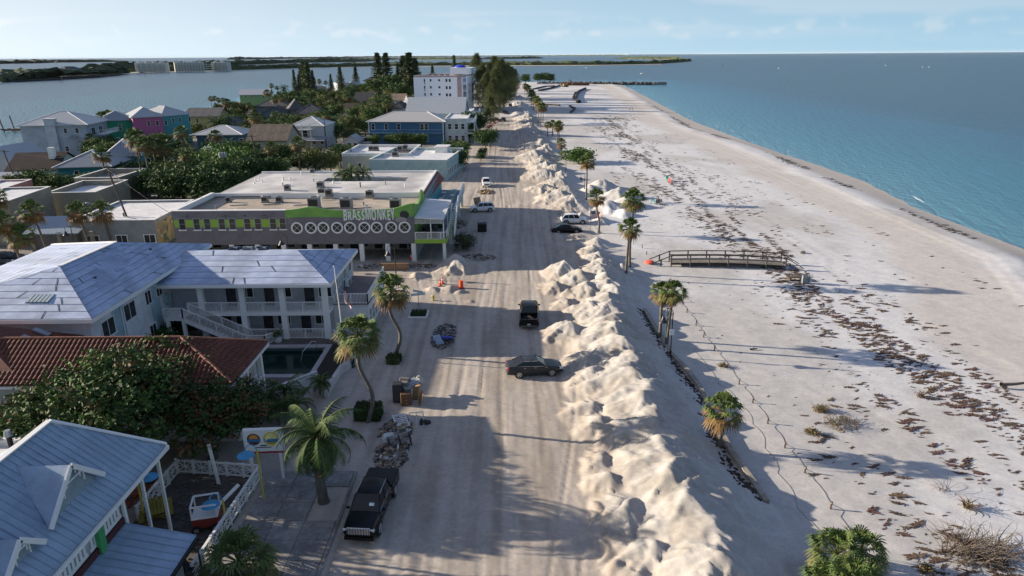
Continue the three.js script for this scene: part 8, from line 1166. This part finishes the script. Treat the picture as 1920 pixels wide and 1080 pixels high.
  brush('small uprooted palm stump lying on the sand', 27.87,-35.93, 0.3, 0.3, 0.5, 30, 0.03, 5, 12, [0.15, 0.1, 0.06]); brush('thin bare branch standing in the sand', 27.3,-37.59, 0.35, 0.3, 0.9, 14, 0.014, 0, 13); brush('heap of dry palm fronds beside the rope stakes', 18.84,-56.31, 0.6, 0.3, 0.28, 44, 0.02, 8, 14, [0.22, 0.12, 0.07]); brush('dry weed ball on the open sand', 33.12,-50.48, 0.35, 0.3, 0.45, 40, 0.02, 0, 15, [0.14, 0.08, 0.05]);
  const log = thing('driftwood', 'bleached driftwood trunk near the seaweed bands', 'driftwood', 42.22,-52.27, 0.1); part('trunk', (() => { const g = trunkGeo([[-1.4, 0.15, 0], [0, 0.2, 0.1], [1.4, 0.3, 0]], 0.16, 0.08); return g; })(), mat(0.14, 0.115, 0.095, 0.95), log); new MB().tube([[0.4, 0.2, 0], [1.0, 0.5, 0.4], [1.5, 0.5, 0.8]], 0.05, 5, 0.02).build('branch', mat(0.14, 0.115, 0.095, 0.95), log);
  const log2 = thing('driftwood', 'dark driftwood log lying alone on pale sand beyond the rope stakes', 'driftwood', 22.79,-60.03, 0.1); part('trunk', trunkGeo([[-0.35, 0.06, 0], [0, 0.09, 0.03], [0.35, 0.07, 0]], 0.08, 0.05), mat(0.03, 0.025, 0.02, 0.95), log2); new MB().bar([0, 0.08, 0], [0.2, 0.16, 0.12], 0.04).build('stub', mat(0.03, 0.025, 0.02, 0.95), log2);
  const ch = (x, z, m, lab, a) => { const t = thing('beach_chair', lab, 'chair', x, z, a, undefined, relief(x, z)); for (let i = 0; i < 4; i++) new MB().box(0, 0.38, -0.22 + i * 0.14, 0.62, 0.04, 0.12).build('seat_slat', m, t); for (let i = 0; i < 4; i++) new MB().box(-0.24 + i * 0.16, 0.75, -0.36, 0.13, 0.8, 0.04, 0, 0, -0.25).build('back_slat', m, t); for (const s of [-1, 1]) { new MB().box(s * 0.34, 0.29, 0.22, 0.07, 0.58, 0.08).build('leg', m, t); new MB().box(s * 0.34, 0.2, -0.3, 0.07, 0.42, 0.08).build('leg', m, t); new MB().box(s * 0.34, 0.6, -0.05, 0.13, 0.04, 0.7).build('arm', m, t); } };
  ch(26.68,-127.85, flatMat(0.20, 0.50, 0.50, 0.6), 'turquoise slatted beach chair beside a dark pile of chairs', 0.6); ch(28.07,-128.8, flatMat(0.02, 0.02, 0.022, 0.7), 'black slatted beach chair in the pile by the turquoise one', 1.6); ch(27.28,-126.86, flatMat(0.025, 0.025, 0.028, 0.7), 'black slatted beach chair tipped at the front of the pile', 2.8); ch(34.59,-152.54, flatMat(0.05, 0.42, 0.30, 0.6), 'small green beach chair alone near the seaweed', 0.3); ch(34.59,-149.84, flatMat(0.62, 0.12, 0.10, 0.6), 'small red beach chair next to the green one', 2.2);
  const bu = thing('buoy', 'small yellowish barrel washed up among the seaweed', 'barrel', 41.04,-93.5, 0.4); bu.rotation.z = 1.4; new MB().cyl(0, 0, 0, 0.22, 0.7, 12).build('body', mat(0.45, 0.40, 0.26, 0.7), bu); new MB().cyl(0, 0.7, 0, 0.18, 0.06, 12).build('cap', darkMetal, bu);
}

// ---------------------------------------------------------------- far beach works, jetty and boats
{
  const pipe = mat(0.03, 0.028, 0.025, 0.8), line = (pts, r, lab) => single('dredge_pipe', new MB().tube(pts.map(([x, z]) => [x, relief(x, z) + r * 0.7, z]), r, 7), pipe, lab, 'pipe');
  line([[61.08,-586.48], [51.89,-544.24], [43.79,-480.94], [40.18,-440.74], [40.09,-415.62]], 0.9, 'thick dark dredge pipe looping over the far beach'); line([[55.08,-560.44], [46.03,-514.46], [40.46,-463.06], [38.74,-411.06]], 0.7, 'second dark dredge pipe beside the looping one');
  line([[44.62,-651.3], [31.76,-590.76], [21.69,-556.59]], 0.7, 'dark pipe running along the far beach towards the palms'); line([[39.17,-640.87], [29.26,-631.49], [18.4,-583.38]], 0.6, 'dark pipe lying nearest the jetty'); line([[28.77,-342.21], [32.93,-366.05], [31.78,-385.6]], 0.55, 'short curved dark pipe in the long shadows'); line([[16.22,-399.81], [26.9,-390.21]], 0.5, 'straight dark pipe lying across the long shadows');
  const ex = thing('excavator', 'small excavator working at the far end of the beach', 'excavator', 47.74,-628.61, 0.4); new MB().box(0, 1.6, 0, 4, 1.8, 3).build('house', mat(0.30, 0.18, 0.05, 0.7), ex); for (const s of [-1, 1]) new MB().geo(new RoundedBoxGeometry(5, 1.1, 0.8, 2, 0.4), 0, 0.55, s * 1.3).build('track', blackTrim, ex); new MB().tube([[1.5, 2, 0], [3.5, 6, 0], [6.5, 4.4, 0]], 0.35, 6).build('boom', mat(0.30, 0.18, 0.05, 0.7), ex); new MB().tube([[6.5, 4.4, 0], [7.2, 1, 0]], 0.3, 6).build('stick', mat(0.30, 0.18, 0.05, 0.7), ex);
  const bg = thing('steel_barge', 'long rust brown steel pontoon at the far beach end', 'barge', 58.94,-660.64, 0); new MB().geo(new RoundedBoxGeometry(26, 2, 6, 1, 0.2), 0, 1, 0).build('hull', mat(0.14, 0.06, 0.035, 0.8), bg); new MB().box(0, 2.1, 0, 25, 0.2, 5.4).build('deck', mat(0.10, 0.05, 0.03, 0.9), bg);
  const R = rng(55), jt = thing('rock_jetty', 'dark rock jetty running out from the end of the beach', 'jetty', 0, 0), B = new MB(), a = [27.37,-703.68], b = [136.99,-684.66];
  for (let i = 0; i < 320; i++) { const f = i / 320, g = new THREE.IcosahedronGeometry(0.9 + R() * 1.3, 0); B.geo(g, lerp(a[0], b[0], f) + (R() - 0.5) * 3, -0.6 + R() * 1.3, lerp(a[1], b[1], f) + (R() - 0.5) * 5, R() * 3, [1.2, 0.8, 1], R()); }
  B.build('rocks', mat(0.10, 0.095, 0.09, 0.95), jt).userData.kind = 'stuff'; const c = [138.95,-684.32], d = [147.73,-682.8]; new MB().bar([c[0], 0.4, c[1]], [d[0], 0.4, d[1]], 4, 2.4).build('concrete_head', mat(0.28, 0.26, 0.24, 0.9), jt);
  const boat = (x, z, a2, s, lab) => { const t = thing('boat', lab, 'boat', x, z, a2, 'boats on the gulf', -1.05); t.scale.setScalar(s); const hull = (k) => [[-3.5, 0, 1.1 * k], [2, 0, 1.1 * k], [4.4, 0.3, 0.05]]; const H2 = new MB(), lo = [[-3.4, 0, -0.8], [1.5, 0, -0.8], [3.4, 0, 0], [1.5, 0, 0.8], [-3.4, 0, 0.8]], hi = [[-3.5, 1, -1.2], [1.8, 1.1, -1.2], [4.4, 1.4, 0], [1.8, 1.1, 1.2], [-3.5, 1, 1.2]]; for (let i = 0; i < 5; i++) { const j = (i + 1) % 5; H2.quad(lo[i], hi[i], hi[j], lo[j]); } for (let i = 1; i < 4; i++) H2.tri(hi[0], hi[i + 1], hi[i]); H2.build('hull', whiteTrim, t); new MB().bx(-1, 1.2, 1.1, 2.4, -0.8, 0.8).build('cabin', whiteTrim, t); new MB().bx(-1.2, 1.4, 2.4, 2.5, -0.9, 0.9).build('hardtop', whiteTrim, t); };
  boat(515.61,-1393.11, 0.5, 0.6, 'small white motorboat nearer the island tip'); boat(826.45,-1599.74, 1.2, 0.8, 'small white motorboat alone on open water'); boat(796.77,-1401.65, 0.2, 0.5, 'small white motorboat of a distant pair'); boat(806.8,-1397.6, 0.3, 0.5, 'other small white motorboat of the distant pair'); boat(163.08,-1555.38, 0.6, 0.7, 'white motorboat in the pass off the jetty'); boat(192.24,-1062.62, 0.6, 0.6, 'white motorboat close to the jetty head');
  for (const [x, z] of [[-533.23,-860.2], [-618.98,-1089.02], [-540.47,-1071.46], [478.19,-1637.8]]) { const t = thing('channel_marker', 'thin channel marker post standing in the water', 'marker', x, z, 0, 'channel markers', -1.3); new MB().bar([0, 0, 0], [0, 6, 0], 0.5, 0.5, 6).build('post', darkMetal, t); new MB().box(0, 5.4, 0, 1.2, 1.2, 0.1).build('board', mat(0.05, 0.2, 0.08, 0.8), t); }
  for (const [x, z, h] of [[-198.51,-276.98, 7], [-198.41,-283, 6.5]]) { const t = thing('mooring_pile', 'leaning dark mooring pile beside the broken dock', 'pile', x, z, 0, 'mooring piles', -1.5); new MB().bar([0, 0, 0], [-1, h, 0], 0.45, 0.45, 8).build('pile', timber, t); new MB().bar([-0.9, h - 0.6, 0], [-0.95, h - 0.3, 0], 0.52, 0.52, 8).build('band', darkMetal, t); }
  { const t = thing('broken_dock', 'wrecked dark timber dock in the bay', 'dock', -193.2,-280.63, 0, undefined, -1); const r = rng(6); for (let i = 0; i < 40; i++) new MB().box((r() - 0.5) * 14, 0.5 + r() * 0.7, (r() - 0.5) * 4, 1 + r() * 4, 0.25, 0.4, (r() - 0.5) * 0.7, (r() - 0.5) * 0.2).build('plank', i % 3 ? timber : mat(0.2, 0.1, 0.06, 0.9), t); }
  // foam on the small breakers
  const F = new MB(); for (let i = 0; i < 26; i++) { const z = -100 - i * 14 - R() * 8; if (R() < 0.62) continue; const off = 4.2 + 2.2 * fbm(z * 0.03, 1, 2), L = 2 + R() * 5; let p = null; for (let k = 0; k <= 12; k++) { const zz = z - L * k / 12, xx = shoreX(zz) + off + 0.25 * fbm(zz * 0.8, i, 2), w = 0.2 * Math.sin(Math.PI * k / 12) * (0.7 + R() * 0.6); const q = [[xx - w, -0.87, zz], [xx + w * 0.5, -0.84, zz]]; if (p) F.quad(p[0], p[1], q[1], q[0]); p = q; } }
  single('sea_foam', F, flatMat(0.8, 0.82, 0.83, 0.9, { side: THREE.DoubleSide }), 'short strips of white foam on the breakers along the shore', 'foam', null, 'stuff');
}
// ---------------------------------------------------------------- land across the water
{
  const sandM = mat(0.50, 0.43, 0.33, 0.95, { map: null }), wood = new THREE.MeshStandardMaterial({ vertexColors: true, roughness: 1 });
  // a strip of land: shoreline points (near edge), how deep it goes, canopy height
  const strip = (name, label, shore, depth, h, beach, res = 10, seed = 1, tint = [0.055, 0.075, 0.03]) => {
    const pts = []; for (let i = 0; i + 1 < shore.length; i++) { const a = shore[i], b = shore[i + 1], n = Math.max(1, Math.round(Math.hypot(b[0] - a[0], b[1] - a[1]) / res)); for (let k = 0; k < n; k++) pts.push([lerp(a[0], b[0], k / n), lerp(a[1], b[1], k / n)]); } pts.push(shore[shore.length - 1]);
    const S = new MB(); for (let i = 0; i + 1 < pts.length; i++) { const p = pts[i], q = pts[i + 1], e = k => [[k[0], -1.6, k[1] + 4], [k[0], -0.2, k[1] - 6], [k[0], 0.1, k[1] - depth]]; const A = e(p), B = e(q); S.quad(A[0], B[0], B[1], A[1]).quad(A[1], B[1], B[2], A[2]); } struct(name, S, sandM);
    const rows = 16, pos = [], col = [], idx = [], R = rng(seed);
    pts.forEach((p, i) => { for (let r = 0; r <= rows; r++) { const f = r / rows, edge = Math.min(1, Math.min(i, pts.length - 1 - i) / 4), gap = sstep(-0.35, 0.05, fbm(p[0] * 0.004 + seed, f * 3 + p[1] * 0.002, 3) + 0.2), hh = r === 0 ? 0 : h * edge * gap * (0.55 + 0.55 * R() + 0.9 * fbm(p[0] * 0.03, f * 9 + seed, 2)); pos.push(p[0] + (R() - 0.5) * res * 0.6, Math.max(0.05, hh), p[1] - beach - (depth - beach) * f * f + (R() - 0.5) * 3); const k = 0.7 + 0.6 * R(); col.push(tint[0] * k, tint[1] * k, tint[2] * k); } });
    for (let i = 0; i + 1 < pts.length; i++) for (let r = 0; r < rows; r++) { const a = i * (rows + 1) + r; idx.push(a, a + rows + 1, a + 1, a + 1, a + rows + 1, a + rows + 2); }
    const g = new THREE.BufferGeometry(); g.setAttribute('position', new THREE.Float32BufferAttribute(pos, 3)); g.setAttribute('color', new THREE.Float32BufferAttribute(col, 3)); g.setIndex(idx); const g2 = g.toNonIndexed(); g2.computeVertexNormals(); single('mangrove_wood', g2, wood, label, 'woodland', null, 'stuff');
  };
  strip('island', 'low mangrove woods on the long sandy island across the pass', [[-806.75,-1323.87], [-728.89,-1403.03], [-603.98,-1531.41], [-517.7,-1776.93], [-369.17,-1958.04], [-142.39,-1999.4], [61.44,-1955.01], [232.16,-1944.17], [428.19,-2065.02], [700.07,-2772.18]], 260, 7, 42, 12, 3);
  strip('island', 'dark wooded shore behind the far condominiums', [[-1066.34,-1736.15], [-1099.23,-2120.85], [-985.07,-2503.9], [-978.52,-3367.57], [-759.25,-3745.73]], 700, 12, 5, 16, 7);
  strip('island', 'mangrove island behind the lagoon across the pass', [[-1333.94,-4173.01], [-1256.3,-5420.6], [-801.29,-5563.08], [-218.32,-5234.39], [285.54,-6206.4]], 900, 12, 5, 25, 11);
  strip('island', 'green wooded tip beyond the sandy island', [[734.7,-4718.76], [850.2,-4259.41], [945.25,-3881.41]], 500, 9, 5, 20, 12);
  strip('island', 'faint low woods on the horizon above the lagoon', [[-3221.69,-8211.49], [-3850.48,-20520.73], [911.19,-29038.54], [2959.16,-18176.66]], 1500, 18, 5, 60, 13);
  strip('island', 'hazy far shore seen at the end of the horizon land', [[10990.19,-67529.6], [31252.62,-117975.38]], 800, 20, 5, 90, 14);
  strip('island', 'wooded residential point across the bay', [[-1100, -985], [-618.16,-875.5], [-645.27,-976.11], [-696.9,-1134.01]], 200, 9, 4, 9, 15);
  strip('island', 'thin far strip of woods on the bay horizon', [[-7000, -3600], [-2781.03,-3972.6], [-3100.85,-4727.55], [-2859.59,-5307.32]], 300, 14, 5, 60, 17);
  // condominiums on the far shore
  const cm = mat(0.84, 0.80, 0.70, 0.85), sh = mat(0.55, 0.50, 0.44, 0.9);
  for (const [p, q, lab] of [[[-723.39,-1357.92], [-666.04,-1384.03], 'pale four storey condominium block, shadiest of three across the bay'], [[-658.97,-1381.98], [-610.62,-1435.72], 'pale four storey condominium block with sunlit end, centre of three'], [[-604.58,-1433.88], [-572.19,-1447.92], 'shorter pale condominium block at the end of the three']]) {
    const w = Math.hypot(q[0] - p[0], q[1] - p[1]), us = []; for (let u = 3; u < w - 3; u += 5.2) us.push(u);
    const t = house('condominium', lab, 'building', p[0], p[1] - 30 - w * 0.2, q[0], q[1] - 30 + w * 0.2, 18, { h: 16.5, roof: 'flat', parapet: 1, wall: cm, top: sh, wins: [] });
    for (let k = 0; k < 4; k++) { for (const u of us) { const b = part('window', once('cdw', () => new MB().box(0, 0, 0.03, 2.0, 2.1, 0.06).geometry()), glass, t); b.position.set(u, 2.1 + k * 4, 0); part('balcony_rail', once('cdl', () => new MB().box(0, -0.75, 2.0, 3.6, 0.8, 0.12).geometry()), cm, b); } new MB().bx(1, w - 1, 0.5 + k * 4, 0.75 + k * 4, 0, 2.1).build('balcony_slab', cm, t); }
    for (let u = 5.6; u < w - 3; u += 10.4) new MB().bx(u - 0.3, u + 0.3, 0, 16.4, 0, 2.2).build('fin_wall', cm, t);
    for (let u = 6; u < w - 4; u += 14) new MB().geo(new THREE.ConeGeometry(5, 3, 4), u, 19, -8, Math.PI / 4).build('roof_turret', sh, t);
  }
  const hl = [['pale blue house on the far point beside the beach', [-765.13,-1237.39], [-759.65,-1271.09], mat(0.36, 0.46, 0.54, 0.85), 9], ['pale villa roof showing through the far point trees', [-724.45,-1052.45], [-718.87,-1076.8], mat(0.40, 0.38, 0.35, 0.85), 7], ['blue roofed villa near the end of the far point', [-679.35,-1042.6], [-676.46,-1067.31], mat(0.28, 0.38, 0.50, 0.85), 7], ['grey waterside house at the start of the far point', [-627.88,-884.17], [-629,-902.81], mat(0.34, 0.36, 0.38, 0.85), 7]];
  for (const [lab, p, q, m, h] of hl) house('far_house', lab, 'house', p[0], p[1] - 12, q[0], q[1] - 12, 14, { h, roof: 'hip', rise: 4, over: 1, wall: m, top: M.greyRoof, wins: row('f', [4, 9, 14], [h * 0.6], 2.4, 2.4, 0) });
  for (const [px, lab] of [[[-516.12,-12393.99], 'thin radio mast on the far horizon'], [[-455.84,-12233.23], 'second thin radio mast on the far horizon']]) { const t = thing('radio_mast', lab, 'mast', px[0], px[1], 0, undefined, -1); new MB().bar([0, 0, 0], [0, 75, 0], 3, 3, 4, 1).build('mast', greyMetal, t); new MB().bar([-6, 60, 0], [6, 60, 0], 1).build('cross_arm', greyMetal, t); }
}

renderer.render(scene, camera);
